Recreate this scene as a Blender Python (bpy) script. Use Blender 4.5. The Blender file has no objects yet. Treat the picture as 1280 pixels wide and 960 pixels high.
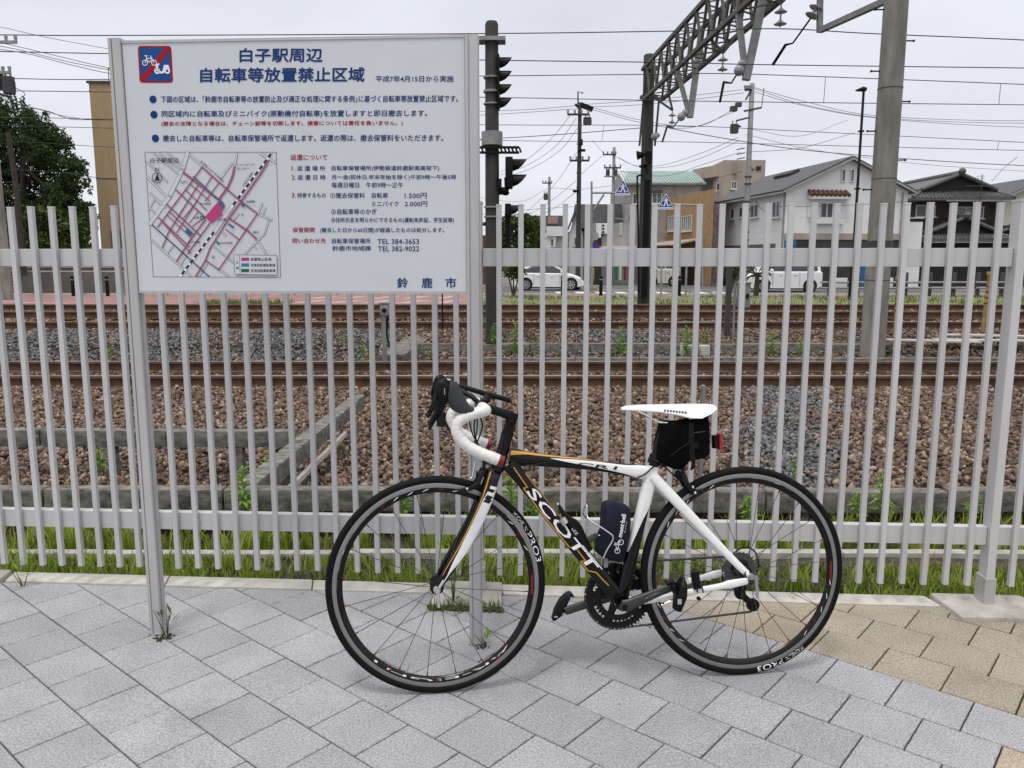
import bpy, bmesh, math, random
import numpy as np
from mathutils import Vector, Matrix

random.seed(7); rng = np.random.default_rng(7)
R = math.radians
scene = bpy.context.scene
COL = scene.collection

# ------------------------------------------------------------------ camera, sky, sun, exposure
CAM_H, FPX, PITCH = 1.30, 1003.3, R(8.69)
cam = bpy.data.cameras.new('camera'); cam_o = bpy.data.objects.new('camera', cam); COL.objects.link(cam_o)
cam.sensor_fit = 'HORIZONTAL'; cam.sensor_width = 36; cam.lens = 36 * FPX / 1280
cam.clip_start = .05; cam.clip_end = 3000
cam_o.location = (0, 0, CAM_H); cam_o.rotation_euler = (R(90) - PITCH, 0, 0)
scene.camera = cam_o

SUN_EL, SUN_AZ = R(70), R(205)
w = bpy.data.worlds.new('World'); scene.world = w; w.use_nodes = True
nt = w.node_tree; nt.nodes.clear()
out = nt.nodes.new('ShaderNodeOutputWorld'); bg = nt.nodes.new('ShaderNodeBackground'); bg.inputs[1].default_value = .1
sky = nt.nodes.new('ShaderNodeTexSky'); sky.sky_type = 'NISHITA'; sky.sun_disc = False
sky.sun_elevation = SUN_EL; sky.sun_rotation = SUN_AZ; sky.dust_density = 4
tc = nt.nodes.new('ShaderNodeTexCoord'); sep = nt.nodes.new('ShaderNodeSeparateXYZ')
ramp = nt.nodes.new('ShaderNodeValToRGB'); el = ramp.color_ramp.elements
el[0].position = 0.0; el[0].color = (.80, .815, .875, 1)
el[1].position = 1.0; el[1].color = (1, .985, .96, 1)
e2 = ramp.color_ramp.elements.new(.30); e2.color = (.735, .755, .83, 1)
e3 = ramp.color_ramp.elements.new(.5); e3.color = (.82, .83, .86, 1)
mp = nt.nodes.new('ShaderNodeMapping'); mp.inputs['Scale'].default_value = (1.3, 1.3, 5)
noi = nt.nodes.new('ShaderNodeTexNoise'); noi.inputs['Scale'].default_value = 2.2; noi.inputs['Detail'].default_value = 5
mr = nt.nodes.new('ShaderNodeMapRange'); mr.inputs[1].default_value = .3; mr.inputs[2].default_value = .7; mr.inputs[3].default_value = .90; mr.inputs[4].default_value = 1.08
gain = nt.nodes.new('ShaderNodeMapRange'); gain.inputs[1].default_value = .35; gain.inputs[2].default_value = 1.0; gain.inputs[3].default_value = 10.2; gain.inputs[4].default_value = 17.5
mul = nt.nodes.new('ShaderNodeMath'); mul.operation = 'MULTIPLY'
sc1 = nt.nodes.new('ShaderNodeVectorMath'); sc1.operation = 'SCALE'
mix = nt.nodes.new('ShaderNodeMix'); mix.data_type = 'RGBA'; mix.inputs[0].default_value = .93
L = nt.links.new
L(tc.outputs['Generated'], sep.inputs[0]); L(sep.outputs[2], ramp.inputs[0]); L(sep.outputs[2], gain.inputs[0])
L(tc.outputs['Generated'], mp.inputs[0]); L(mp.outputs[0], noi.inputs['Vector']); L(noi.outputs[0], mr.inputs[0])
L(mr.outputs[0], mul.inputs[0]); L(gain.outputs[0], mul.inputs[1])
L(ramp.outputs[0], sc1.inputs[0]); L(mul.outputs[0], sc1.inputs['Scale'])
L(sky.outputs[0], mix.inputs[6]); L(sc1.outputs[0], mix.inputs[7])
L(mix.outputs[2], bg.inputs[0]); L(bg.outputs[0], out.inputs[0])

sun = bpy.data.lights.new('sun', 'SUN'); sun.energy = 1.3; sun.angle = R(14); sun.color = (1, .97, .93)
sun_o = bpy.data.objects.new('sun', sun); COL.objects.link(sun_o); sun_o.location = (0, -5, 20)
d_sun = Vector((math.sin(SUN_AZ) * math.cos(SUN_EL), math.cos(SUN_AZ) * math.cos(SUN_EL), math.sin(SUN_EL)))
sun_o.rotation_euler = d_sun.to_track_quat('Z', 'Y').to_euler()
vs = scene.view_settings; vs.view_transform = 'Standard'; vs.look = 'None'; vs.exposure = .13; vs.gamma = 1; vs.use_curve_mapping = False
scene.cycles.max_bounces = 6; scene.cycles.use_denoising = True

# ------------------------------------------------------------------ measuring helpers (a pixel of the 1280x960 photo and a known plane give a point)
_c, _s = math.cos(PITCH), math.sin(PITCH)
CAMP = Vector((0, 0, CAM_H))
def ray(px, py):
    x = (px - 640) / FPX; d = (py - 480) / FPX
    return Vector((x, _c - d * _s, -_s - d * _c))
def at(px, py, Y):
    r = ray(px, py); return CAMP + r * (Y / r.y)
def gz(px, py, z=0.0):
    r = ray(px, py); return CAMP + r * ((z - CAM_H) / r.z)
def onpl(px, py, p0, n):
    r = ray(px, py); return CAMP + r * ((Vector(p0) - CAMP).dot(n) / r.dot(n))

# ------------------------------------------------------------------ materials
def mat(name, col, rough=.6, metal=0., var=.12, vscale=6., bump=0., bscale=60., spec=.5, col2=None, coat=0., stretch=None, mixpos=(.35, .65), island=0., objvar=0.):
    m = bpy.data.materials.new(name); m.use_nodes = True; t = m.node_tree; N = t.nodes; l = t.links.new
    b = N['Principled BSDF']; b.inputs['Roughness'].default_value = rough; b.inputs['Metallic'].default_value = metal
    b.inputs['Specular IOR Level'].default_value = spec; b.inputs['Coat Weight'].default_value = coat
    c1 = (*col, 1)
    geo = N.new('ShaderNodeNewGeometry'); mp_ = N.new('ShaderNodeMapping')
    l(geo.outputs['Position'], mp_.inputs[0])
    if stretch: mp_.inputs['Scale'].default_value = stretch
    no = N.new('ShaderNodeTexNoise'); no.inputs['Scale'].default_value = vscale; no.inputs['Detail'].default_value = 6; no.inputs['Roughness'].default_value = .65
    l(mp_.outputs[0], no.inputs['Vector'])
    mr_ = N.new('ShaderNodeMapRange'); mr_.inputs[1].default_value = mixpos[0]; mr_.inputs[2].default_value = mixpos[1]; l(no.outputs[0], mr_.inputs[0])
    mx = N.new('ShaderNodeMix'); mx.data_type = 'RGBA'; mx.inputs[6].default_value = c1
    mx.inputs[7].default_value = (*col2, 1) if col2 else (*[max(0, c * (1 - 2 * var)) for c in col], 1)
    l(mr_.outputs[0], mx.inputs[0]); last = mx.outputs[2]
    if island:
        h = N.new('ShaderNodeHueSaturation'); mr2 = N.new('ShaderNodeMapRange'); mr2.inputs[3].default_value = 1 - island; mr2.inputs[4].default_value = 1 + island
        l(geo.outputs['Random Per Island'], mr2.inputs[0]); l(mr2.outputs[0], h.inputs['Value']); l(last, h.inputs['Color']); last = h.outputs[0]
    if objvar:
        oi = N.new('ShaderNodeObjectInfo'); h = N.new('ShaderNodeHueSaturation'); mr2 = N.new('ShaderNodeMapRange'); mr2.inputs[3].default_value = 1 - objvar; mr2.inputs[4].default_value = 1 + objvar
        l(oi.outputs['Random'], mr2.inputs[0]); l(mr2.outputs[0], h.inputs['Value']); l(last, h.inputs['Color']); last = h.outputs[0]
    l(last, b.inputs['Base Color'])
    if bump:
        n2 = N.new('ShaderNodeTexNoise'); n2.inputs['Scale'].default_value = bscale; n2.inputs['Detail'].default_value = 5; l(mp_.outputs[0], n2.inputs['Vector'])
        bu = N.new('ShaderNodeBump'); bu.inputs['Strength'].default_value = bump; bu.inputs['Distance'].default_value = .01; l(n2.outputs[0], bu.inputs['Height']); l(bu.outputs[0], b.inputs['Normal'])
    return m

def ramp_mat(name, cols, rough=.9, patch=None, bump=.3, bscale=40, noise_mix=0.):
    """random colour per stone / leaf out of a list"""
    m = bpy.data.materials.new(name); m.use_nodes = True; t = m.node_tree; N = t.nodes; l = t.links.new
    b = N['Principled BSDF']; b.inputs['Roughness'].default_value = rough; b.inputs['Specular IOR Level'].default_value = .25
    geo = N.new('ShaderNodeNewGeometry'); r1 = N.new('ShaderNodeValToRGB'); r1.color_ramp.interpolation = 'LINEAR'
    def fill(r_, cs):
        e_ = r_.color_ramp.elements
        while len(e_) < len(cs): e_.new(.5)
        for i, c in enumerate(cs): e_[i].position = i / (len(cs) - 1); e_[i].color = (*c, 1)
    fill(r1, cols); l(geo.outputs['Random Per Island'], r1.inputs[0]); last = r1.outputs[0]
    if patch:
        r2 = N.new('ShaderNodeValToRGB'); fill(r2, patch); l(geo.outputs['Random Per Island'], r2.inputs[0])
        no = N.new('ShaderNodeTexNoise'); no.inputs['Scale'].default_value = .55; no.inputs['Detail'].default_value = 3; l(geo.outputs['Position'], no.inputs['Vector'])
        mr_ = N.new('ShaderNodeMapRange'); mr_.inputs[1].default_value = .57; mr_.inputs[2].default_value = .66; l(no.outputs[0], mr_.inputs[0])
        mx = N.new('ShaderNodeMix'); mx.data_type = 'RGBA'; l(mr_.outputs[0], mx.inputs[0]); l(last, mx.inputs[6]); l(r2.outputs[0], mx.inputs[7]); last = mx.outputs[2]
    if noise_mix:
        n3 = N.new('ShaderNodeTexNoise'); n3.inputs['Scale'].default_value = 45; l(geo.outputs['Position'], n3.inputs['Vector'])
        h = N.new('ShaderNodeHueSaturation'); mr3 = N.new('ShaderNodeMapRange'); mr3.inputs[1].default_value = .3; mr3.inputs[2].default_value = .7
        mr3.inputs[3].default_value = 1 - noise_mix; mr3.inputs[4].default_value = 1 + noise_mix; l(n3.outputs[0], mr3.inputs[0]); l(mr3.outputs[0], h.inputs['Value']); l(last, h.inputs['Color']); last = h.outputs[0]
    l(last, b.inputs['Base Color'])
    return m

def leaf_mat(name, cols):
    m = ramp_mat(name, cols, rough=.55); b = m.node_tree.nodes['Principled BSDF']
    b.inputs['Specular IOR Level'].default_value = .3
    t = m.node_tree; N = t.nodes; tr = N.new('ShaderNodeBsdfTranslucent'); ms = N.new('ShaderNodeMixShader'); ms.inputs[0].default_value = .3
    src = b.inputs['Base Color'].links[0].from_socket; o = N['Material Output']
    t.links.new(src, tr.inputs[0]); t.links.new(b.outputs[0], ms.inputs[1]); t.links.new(tr.outputs[0], ms.inputs[2]); t.links.new(ms.outputs[0], o.inputs[0])
    return m

M = {}
M['fence'] = mat('painted_aluminium', (.52, .512, .515), .34, 0, .06, 9, spec=.5, stretch=(1, 1, .12), objvar=.06)
M['post'] = mat('anodised_aluminium', (.49, .48, .48), .42, .25, .08, 8, stretch=(1, 1, .15))
M['panel'] = mat('sign_panel_white', (.575, .59, .625), .35, 0, .03, 2)
M['navy'] = mat('navy_ink', (.012, .045, .16), .5, spec=.12, var=.05)
M['red'] = mat('red_ink', (.32, .012, .025), .5, spec=.12, var=.05)
M['blue'] = mat('blue_sign', (.012, .075, .25), .4, spec=.12, var=.05)
M['white'] = mat('white_ink', (.78, .78, .79), .4, var=.03)
M['black_ink'] = mat('black_ink', (.02, .02, .025), .5, spec=.12, var=.05)
M['grey_ink'] = mat('grey_ink', (.13, .13, .14), .5, spec=.12, var=.05)
M['pink_ink'] = mat('dull_pink_ink', (.31, .115, .185), .5, spec=.12, var=.06)
M['pinkblock'] = mat('pink_ink', (.46, .06, .19), .5, spec=.12, var=.06)
M['teal_ink'] = mat('teal_ink', (.05, .14, .22), .5, spec=.12, var=.06)
M['green_ink'] = mat('green_ink', (.015, .15, .055), .5, spec=.12, var=.06)
M['lblue_ink'] = mat('sky_blue_ink', (.05, .2, .42), .5, spec=.12, var=.06)
M['kerb'] = mat('kerb_concrete', (.52, .50, .45), .9, 0, .14, 9, .25, 120)
M['slab'] = mat('footing_concrete', (.44, .42, .39), .9, 0, .22, 7, .3, 90, col2=(.28, .26, .23))
M['concrete'] = mat('old_concrete', (.22, .21, .185), .95, 0, .3, 16, .5, 170, col2=(.06, .058, .05), stretch=(.6, 1, 1.3), mixpos=(.36, .64))
M['pole'] = mat('pole_concrete', (.28, .265, .235), .9, 0, .2, 3, .25, 60, col2=(.15, .14, .12), stretch=(1.5, 1.5, .35))
M['darkpole'] = mat('dark_pole', (.038, .036, .031), .8, 0, .2, 3, .2, 40, stretch=(2, 2, .3))
M['gantry'] = mat('gantry_steel', (.105, .10, .09), .75, .1, .2, 5, stretch=(1, 1, 1))
M['galv'] = mat('galvanised_steel', (.30, .30, .30), .6, .4, .15, 6)
M['rust'] = mat('rail_rust', (.135, .070, .036), .9, 0, .3, 7, .4, 60, col2=(.060, .033, .019))
M['railtop'] = mat('rail_polish', (.42, .40, .38), .35, .7, .15, 3, stretch=(.2, 1, 1))
M['sleeper'] = mat('sleeper', (.13, .10, .075), .95, 0, .3, 8, .4)
M['black'] = mat('black_plastic', (.006, .006, .0065), .42, 0, .1, 10, spec=.16)
M['blackmetal'] = mat('black_metal', (.010, .010, .011), .42, .1, .1, 10, spec=.22)
M['wire'] = mat('wire', (.045, .045, .05), .6, .2, .1, 3)
M['porcelain'] = mat('porcelain', (.30, .30, .31), .3, 0, .1, 5)
M['glass'] = mat('window_glass', (.045, .05, .055), .12, 0, .2, 2, spec=.6)
M['glass2'] = mat('curtained_glass', (.16, .17, .18), .15, 0, .3, 3, spec=.6)
M['frame_w'] = mat('window_frame_white', (.62, .62, .62), .5, var=.05)
M['whitewall'] = mat('white_siding', (.72, .72, .72), .7, 0, .06, 1.5, stretch=(.2, .2, 8))
M['beige'] = mat('beige_render', (.40, .33, .265), .9, 0, .2, .8, col2=(.29, .245, .205), stretch=(1, 1, .3))
M['orange'] = mat('orange_brick', (.37, .24, .125), .85, 0, .25, 3.5, .2, 20, col2=(.27, .16, .075))
M['tan'] = mat('tan_tile', (.36, .26, .14), .8, 0, .12, 1.5, col2=(.30, .215, .12), stretch=(3, 3, .4))
M['teal'] = mat('teal_roof', (.26, .35, .33), .6, 0, .1, 2)
M['slate'] = mat('slate_roof', (.09, .088, .10), .8, 0, .15, 3, .3, 12)
M['darkroof'] = mat('kawara_tile', (.055, .056, .055), .6, 0, .3, 4, .5, 14, col2=(.105, .105, .10))
M['darkwood'] = mat('charred_wood', (.022, .02, .018), .8, 0, .2, 4)
M['brownwall'] = mat('brown_wall', (.055, .036, .026), .85, 0, .2, 4)
M['grey_w'] = mat('grey_wall', (.33, .32, .30), .85, 0, .15, 1.5)
M['greybrown'] = mat('grey_brown_wall', (.15, .13, .115), .85, 0, .15, 2)
M['cream'] = mat('cream_wall', (.52, .49, .41), .8, 0, .06, 2)
M['redtile'] = mat('terracotta', (.14, .062, .042), .8, 0, .3, 9)
M['shopblue'] = mat('shop_blue', (.02, .10, .24), .6)
M['dark'] = mat('dark_trim_and_shade', (.05, .05, .052), .8, 0, .3, .8)  # stands in for shade on the shop panel; also colours dark fittings
M['yellow'] = mat('yellow_paint', (.42, .27, .07), .6, 0, .25, 9)
M['asphalt'] = mat('asphalt', (.115, .115, .12), .95, 0, .15, 1.2, .3, 50)
M['pinkpave'] = mat('pink_paving', (.30, .165, .155), .9, 0, .18, 1.3, .2, 40)
M['carwhite'] = mat('car_white', (.74, .74, .75), .25, 0, .02, 2, coat=.6)
M['carpale'] = mat('car_cream', (.55, .53, .47), .25, 0, .02, 2, coat=.6)
M['tyre'] = mat('rubber', (.0065, .0065, .007), .6, 0, .15, 60, .15, 300, spec=.12)
M['tyre_car'] = mat('car_rubber', (.015, .015, .016), .8)
M['alloy'] = mat('brushed_alloy', (.27, .27, .27), .38, .75, .06, 20)
M['silver'] = mat('polished_silver', (.62, .62, .62), .22, .9, .04, 20)
M['spoke'] = mat('spoke_steel', (.06, .06, .065), .35, .6, .05, 20)
M['carbon'] = mat('gloss_black_paint', (.004, .004, .0045), .16, 0, .1, 20, spec=.3)
M['bikewhite'] = mat('gloss_white_paint', (.74, .735, .725), .25, 0, .03, 38, coat=.3, col2=(.60, .575, .53), mixpos=(.55, .80))
M['tape'] = mat('white_bar_tape', (.72, .705, .68), .7, 0, .08, 60, .25, 220, col2=(.58, .555, .51), mixpos=(.45, .75))
M['gold'] = mat('gold_stripe', (.55, .30, .03), .35, 0, .08, 20)
M['hood'] = mat('hood_rubber', (.022, .024, .028), .62, 0, .1, 30)
M['crank'] = mat('grey_crank', (.06, .059, .06), .35, .6, .08, 20)
M['bagcloth'] = mat('black_nylon', (.004, .004, .0045), .85, 0, .15, 40, .3, 300, spec=.04)
M['navycloth'] = mat('navy_nylon', (.009, .0115, .026), .75, 0, .15, 40, .3, 300, spec=.2)
M['redlens'] = mat('red_lens', (.38, .012, .018), .2, 0, .1, 40)
M['redred'] = mat('red_anodised', (.20, .008, .014), .35, .2, .1, 30)
M['darkgrey'] = mat('dark_grey', (.05, .05, .052), .6, .1, .1, 10)
M['grass'] = leaf_mat('grass_blades', [(.14, .22, .022), (.28, .38, .035), (.20, .30, .026), (.38, .40, .08), (.16, .26, .028), (.36, .31, .15)])
M['weed'] = leaf_mat('weed_leaves', [(.10, .22, .02), (.19, .34, .035), (.14, .27, .025)])
M['cover'] = leaf_mat('ground_cover_leaves', [(.07, .12, .016), (.14, .21, .028), (.10, .10, .04), (.20, .26, .04), (.20, .17, .09)])
M['straw'] = leaf_mat('dry_straw', [(.16, .10, .05), (.30, .22, .11), (.10, .065, .04)])
M['verge_blades'] = leaf_mat('verge_blades', [(.06, .10, .018), (.11, .16, .03), (.16, .16, .06), (.08, .12, .022)])
M['pine'] = leaf_mat('pine_needles', [(.014, .036, .011), (.030, .062, .014), (.050, .090, .018), (.020, .046, .016)])
M['bush'] = leaf_mat('bush_leaves', [(.02, .045, .012), (.05, .085, .017), (.085, .115, .02), (.03, .06, .016)])
M['bark'] = mat('bark', (.06, .045, .034), .95, 0, .3, 8, .6, 20)
STONE = [(0.054, 0.039, 0.032), (0.149, 0.099, 0.070), (0.108, 0.066, 0.046), (0.236, 0.151, 0.101), (0.081, 0.066, 0.058), (0.182, 0.119, 0.081), (0.365, 0.284, 0.223), (0.112, 0.076, 0.057), (0.162, 0.135, 0.116)]
STONEG = [(0.057, 0.058, 0.063), (0.115, 0.121, 0.135), (0.176, 0.182, 0.203), (0.088, 0.086, 0.086), (0.243, 0.243, 0.250), (0.135, 0.121, 0.108), (0.101, 0.105, 0.119)]
M['stone'] = ramp_mat('ballast_stone', STONE, .92, noise_mix=.3); M['stone_grey'] = ramp_mat('grey_ballast_stone', STONEG, .92, noise_mix=.3)

def paver_mat():
    m = bpy.data.materials.new('granite_paver'); m.use_nodes = True; t = m.node_tree; N = t.nodes; l = t.links.new
    b = N['Principled BSDF']; b.inputs['Roughness'].default_value = .85; b.inputs['Specular IOR Level'].default_value = .3
    geo = N.new('ShaderNodeNewGeometry'); at_ = N.new('ShaderNodeAttribute'); at_.attribute_name = 'tone'
    mx = N.new('ShaderNodeMix'); mx.data_type = 'RGBA'; mx.inputs[6].default_value = (.345, .345, .36, 1); mx.inputs[7].default_value = (.35, .295, .22, 1)
    l(at_.outputs['Fac'], mx.inputs[0])
    no = N.new('ShaderNodeTexNoise'); no.inputs['Scale'].default_value = 170; no.inputs['Detail'].default_value = 4; l(geo.outputs['Position'], no.inputs['Vector'])
    n2 = N.new('ShaderNodeTexNoise'); n2.inputs['Scale'].default_value = 5; n2.inputs['Detail'].default_value = 6; l(geo.outputs['Position'], n2.inputs['Vector'])
    a1 = N.new('ShaderNodeMapRange'); a1.inputs[1].default_value = .3; a1.inputs[2].default_value = .7; a1.inputs[3].default_value = .60; a1.inputs[4].default_value = 1.32; l(no.outputs[0], a1.inputs[0])
    a2 = N.new('ShaderNodeMapRange'); a2.inputs[1].default_value = .25; a2.inputs[2].default_value = .75; a2.inputs[3].default_value = .86; a2.inputs[4].default_value = 1.1; l(n2.outputs[0], a2.inputs[0])
    a3 = N.new('ShaderNodeMapRange'); a3.inputs[3].default_value = .89; a3.inputs[4].default_value = 1.07; l(geo.outputs['Random Per Island'], a3.inputs[0])
    p1 = N.new('ShaderNodeMath'); p1.operation = 'MULTIPLY'; l(a1.outputs[0], p1.inputs[0]); l(a2.outputs[0], p1.inputs[1])
    p2 = N.new('ShaderNodeMath'); p2.operation = 'MULTIPLY'; l(p1.outputs[0], p2.inputs[0]); l(a3.outputs[0], p2.inputs[1])
    vo = N.new('ShaderNodeTexVoronoi'); vo.inputs['Scale'].default_value = 4.2; l(geo.outputs['Position'], vo.inputs['Vector'])
    sp_ = N.new('ShaderNodeMapRange'); sp_.inputs[1].default_value = .012; sp_.inputs[2].default_value = .022; sp_.inputs[3].default_value = .35; sp_.inputs[4].default_value = 1; l(vo.outputs['Distance'], sp_.inputs[0])
    n5 = N.new('ShaderNodeTexNoise'); n5.inputs['Scale'].default_value = 1.7; n5.inputs['Detail'].default_value = 8; n5.inputs['Roughness'].default_value = .7; l(geo.outputs['Position'], n5.inputs['Vector'])
    st_ = N.new('ShaderNodeMapRange'); st_.inputs[1].default_value = .56; st_.inputs[2].default_value = .74; st_.inputs[3].default_value = 1; st_.inputs[4].default_value = .80; l(n5.outputs[0], st_.inputs[0])
    p3 = N.new('ShaderNodeMath'); p3.operation = 'MULTIPLY'; l(p2.outputs[0], p3.inputs[0]); l(sp_.outputs[0], p3.inputs[1])
    p4 = N.new('ShaderNodeMath'); p4.operation = 'MULTIPLY'; l(p3.outputs[0], p4.inputs[0]); l(st_.outputs[0], p4.inputs[1]); p2 = p4
    h = N.new('ShaderNodeHueSaturation'); l(p2.outputs[0], h.inputs['Value']); l(mx.outputs[2], h.inputs['Color']); l(h.outputs[0], b.inputs['Base Color'])
    # fine tooled grooves running along the courses, faint stone grain
    mpn = N.new('ShaderNodeMapping'); mpn.inputs['Rotation'].default_value = (0, 0, R(47)); l(geo.outputs['Position'], mpn.inputs[0])
    wv = N.new('ShaderNodeTexWave'); wv.bands_direction = 'X'; wv.inputs['Scale'].default_value = 45; wv.inputs['Distortion'].default_value = .4; l(mpn.outputs[0], wv.inputs['Vector'])
    ad = N.new('ShaderNodeMath'); ad.operation = 'MULTIPLY_ADD'; ad.inputs[1].default_value = .55; l(wv.outputs['Fac'], ad.inputs[0]); l(no.outputs[0], ad.inputs[2])
    bu = N.new('ShaderNodeBump'); bu.inputs['Strength'].default_value = .6; bu.inputs['Distance'].default_value = .004; l(ad.outputs[0], bu.inputs['Height']); l(bu.outputs[0], b.inputs['Normal'])
    return m
M['paver'] = paver_mat()

def ground_mat():
    m = bpy.data.materials.new('ballast_ground'); m.use_nodes = True; t = m.node_tree; N = t.nodes; l = t.links.new
    b = N['Principled BSDF']; b.inputs['Roughness'].default_value = .95; b.inputs['Specular IOR Level'].default_value = .15
    geo = N.new('ShaderNodeNewGeometry'); vo = N.new('ShaderNodeTexVoronoi'); vo.inputs['Scale'].default_value = 17; l(geo.outputs['Position'], vo.inputs['Vector'])
    sp = N.new('ShaderNodeSeparateColor'); l(vo.outputs['Color'], sp.inputs[0])
    r1 = N.new('ShaderNodeValToRGB'); e_ = r1.color_ramp.elements
    while len(e_) < 5: e_.new(.5)
    for i, c in enumerate([(.012, .010, .008), (.035, .025, .018), (.06, .042, .03), (.03, .028, .027), (.09, .07, .055)]): e_[i].position = i / 4; e_[i].color = (*c, 1)
    l(sp.outputs[0], r1.inputs[0]); l(r1.outputs[0], b.inputs['Base Color'])
    bu = N.new('ShaderNodeBump'); bu.invert = True; bu.inputs['Strength'].default_value = 1; bu.inputs['Distance'].default_value = .05; l(vo.outputs['Distance'], bu.inputs['Height']); l(bu.outputs[0], b.inputs['Normal'])
    return m
M['ground'] = ground_mat()
M['soil'] = mat('soil', (.034, .030, .019), .95, 0, .3, 26, .9, 60, col2=(.085, .078, .055), mixpos=(.45, .7))
M['verge'] = mat('verge_turf', (.10, .14, .03), .95, 0, .3, 2.5, .6, 30, col2=(.17, .155, .08))
M['paint'] = mat('road_paint', (.62, .62, .61), .8, 0, .12, 3)
M['townground'] = mat('town_ground', (.20, .19, .18), .95, 0, .2, .3)

# ------------------------------------------------------------------ mesh builder
class MB:
    def __init__(s): s.v = []; s.f = []; s.m = []
    def add(s, vs, fs, mi=0):
        o = len(s.v); s.v += [Vector(p) for p in vs]
        for f in fs: s.f.append([i + o for i in f]); s.m.append(mi)
        return s
    def obox(s, c, ax, ay, az, mi=0):
        c, ax, ay, az = map(Vector, (c, ax, ay, az))
        vs = [c + ax * i + ay * j + az * k for i in (-1, 1) for j in (-1, 1) for k in (-1, 1)]
        return s.add(vs, [(0, 1, 3, 2), (4, 6, 7, 5), (0, 4, 5, 1), (2, 3, 7, 6), (0, 2, 6, 4), (1, 5, 7, 3)], mi)
    def box(s, c, sx, sy, sz, rz=0., mi=0):
        cr, sr = math.cos(rz), math.sin(rz)
        return s.obox(c, (cr * sx / 2, sr * sx / 2, 0), (-sr * sy / 2, cr * sy / 2, 0), (0, 0, sz / 2), mi)
    def b2(s, p, q, mi=0):
        p, q = Vector(p), Vector(q); d = (q - p) / 2
        return s.obox((p + q) / 2, (d.x, 0, 0), (0, d.y, 0), (0, 0, d.z), mi)
    def beam(s, a, b, w_, h_, mi=0, up=(0, 0, 1)):
        a, b = Vector(a), Vector(b); d = b - a; up = Vector(up)
        if abs(d.normalized().dot(up)) > .99: up = Vector((0, 1, 0))
        x = d.cross(up).normalized(); y = x.cross(d).normalized()
        return s.obox((a + b) / 2, d / 2, x * w_ / 2, y * h_ / 2, mi)
    def tube(s, pts, r, n=8, mi=0, caps=True):
        pts = [Vector(p) for p in pts]; k = len(pts)
        rs = list(r) if hasattr(r, '__len__') else [r] * k
        T = [(pts[min(i + 1, k - 1)] - pts[max(i - 1, 0)]).normalized() for i in range(k)]
        a = T[0].orthogonal().normalized(); vs = []
        for i in range(k):
            a = (a - T[i] * a.dot(T[i])).normalized(); b = T[i].cross(a)
            for j in range(n):
                t = 2 * math.pi * j / n; vs.append(pts[i] + (a * math.cos(t) + b * math.sin(t)) * rs[i])
        fs = [(i * n + j, i * n + (j + 1) % n, (i + 1) * n + (j + 1) % n, (i + 1) * n + j) for i in range(k - 1) for j in range(n)]
        if caps: fs += [tuple(range(n))[::-1], tuple(range((k - 1) * n, k * n))]
        return s.add(vs, fs, mi)
    def stube(s, pts, rh, rv, lat, n=20, e=3.0, mi=0):
        """squared tube: rh in the plane of the path, rv along the lateral axis"""
        pts = [Vector(p) for p in pts]; k = len(pts); lat = Vector(lat).normalized()
        rh = list(rh) if hasattr(rh, '__len__') else [rh] * k; rv = list(rv) if hasattr(rv, '__len__') else [rv] * k
        vs = []
        for i in range(k):
            T = (pts[min(i + 1, k - 1)] - pts[max(i - 1, 0)]).normalized(); a = lat.cross(T).normalized()
            for j in range(n):
                t = 2 * math.pi * j / n; c_, s_ = math.cos(t), math.sin(t)
                vs.append(pts[i] + a * rh[i] * math.copysign(abs(c_) ** (2 / e), c_) + lat * rv[i] * math.copysign(abs(s_) ** (2 / e), s_))
        fs = [(i * n + j, i * n + (j + 1) % n, (i + 1) * n + (j + 1) % n, (i + 1) * n + j) for i in range(k - 1) for j in range(n)]
        fs += [tuple(range(n))[::-1], tuple(range((k - 1) * n, k * n))]
        return s.add(vs, fs, mi)
    def lathe(s, prof, c, axis, n=48, mi=0, closed=False, xref=None):
        c = Vector(c); axis = Vector(axis).normalized(); a = Vector(xref) if xref else axis.orthogonal(); a = (a - axis * a.dot(axis)).normalized(); b = axis.cross(a); k = len(prof); vs = []
        for i in range(n):
            t = 2 * math.pi * i / n; d = a * math.cos(t) + b * math.sin(t)
            vs += [c + d * r + axis * h for r, h in prof]
        fs = []
        for i in range(n):
            j = (i + 1) % n
            for q in range(k if closed else k - 1):
                q2 = (q + 1) % k; fs.append((i * k + q, j * k + q, j * k + q2, i * k + q2))
        if not closed:
            if prof[0][0] > 1e-5: fs.append([i * k for i in range(n)][::-1])
            if prof[-1][0] > 1e-5: fs.append([i * k + k - 1 for i in range(n)])
        return s.add(vs, fs, mi)
    def prism(s, poly, ex, mi=0):
        poly = [Vector(p) for p in poly]; ex = Vector(ex); n = len(poly)
        return s.add(poly + [p + ex for p in poly], [tuple(range(n))[::-1], tuple(range(n, 2 * n))] + [(i, (i + 1) % n, (i + 1) % n + n, i + n) for i in range(n)], mi)
    def quad(s, a, b, c, d, mi=0): return s.add([a, b, c, d], [(0, 1, 2, 3)], mi)
    def ball(s, c, r, n=10, mi=0, sq=(1, 1, 1)):
        vs, fs, k = [], [], n // 2
        for i in range(k + 1):
            th = math.pi * i / k
            for j in range(n):
                ph = 2 * math.pi * j / n; vs.append(Vector(c) + Vector((r * sq[0] * math.sin(th) * math.cos(ph), r * sq[1] * math.sin(th) * math.sin(ph), r * sq[2] * math.cos(th))))
        for i in range(k):
            for j in range(n): fs.append((i * n + j, (i + 1) * n + j, (i + 1) * n + (j + 1) % n, i * n + (j + 1) % n))
        return s.add(vs, fs, mi)

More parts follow.
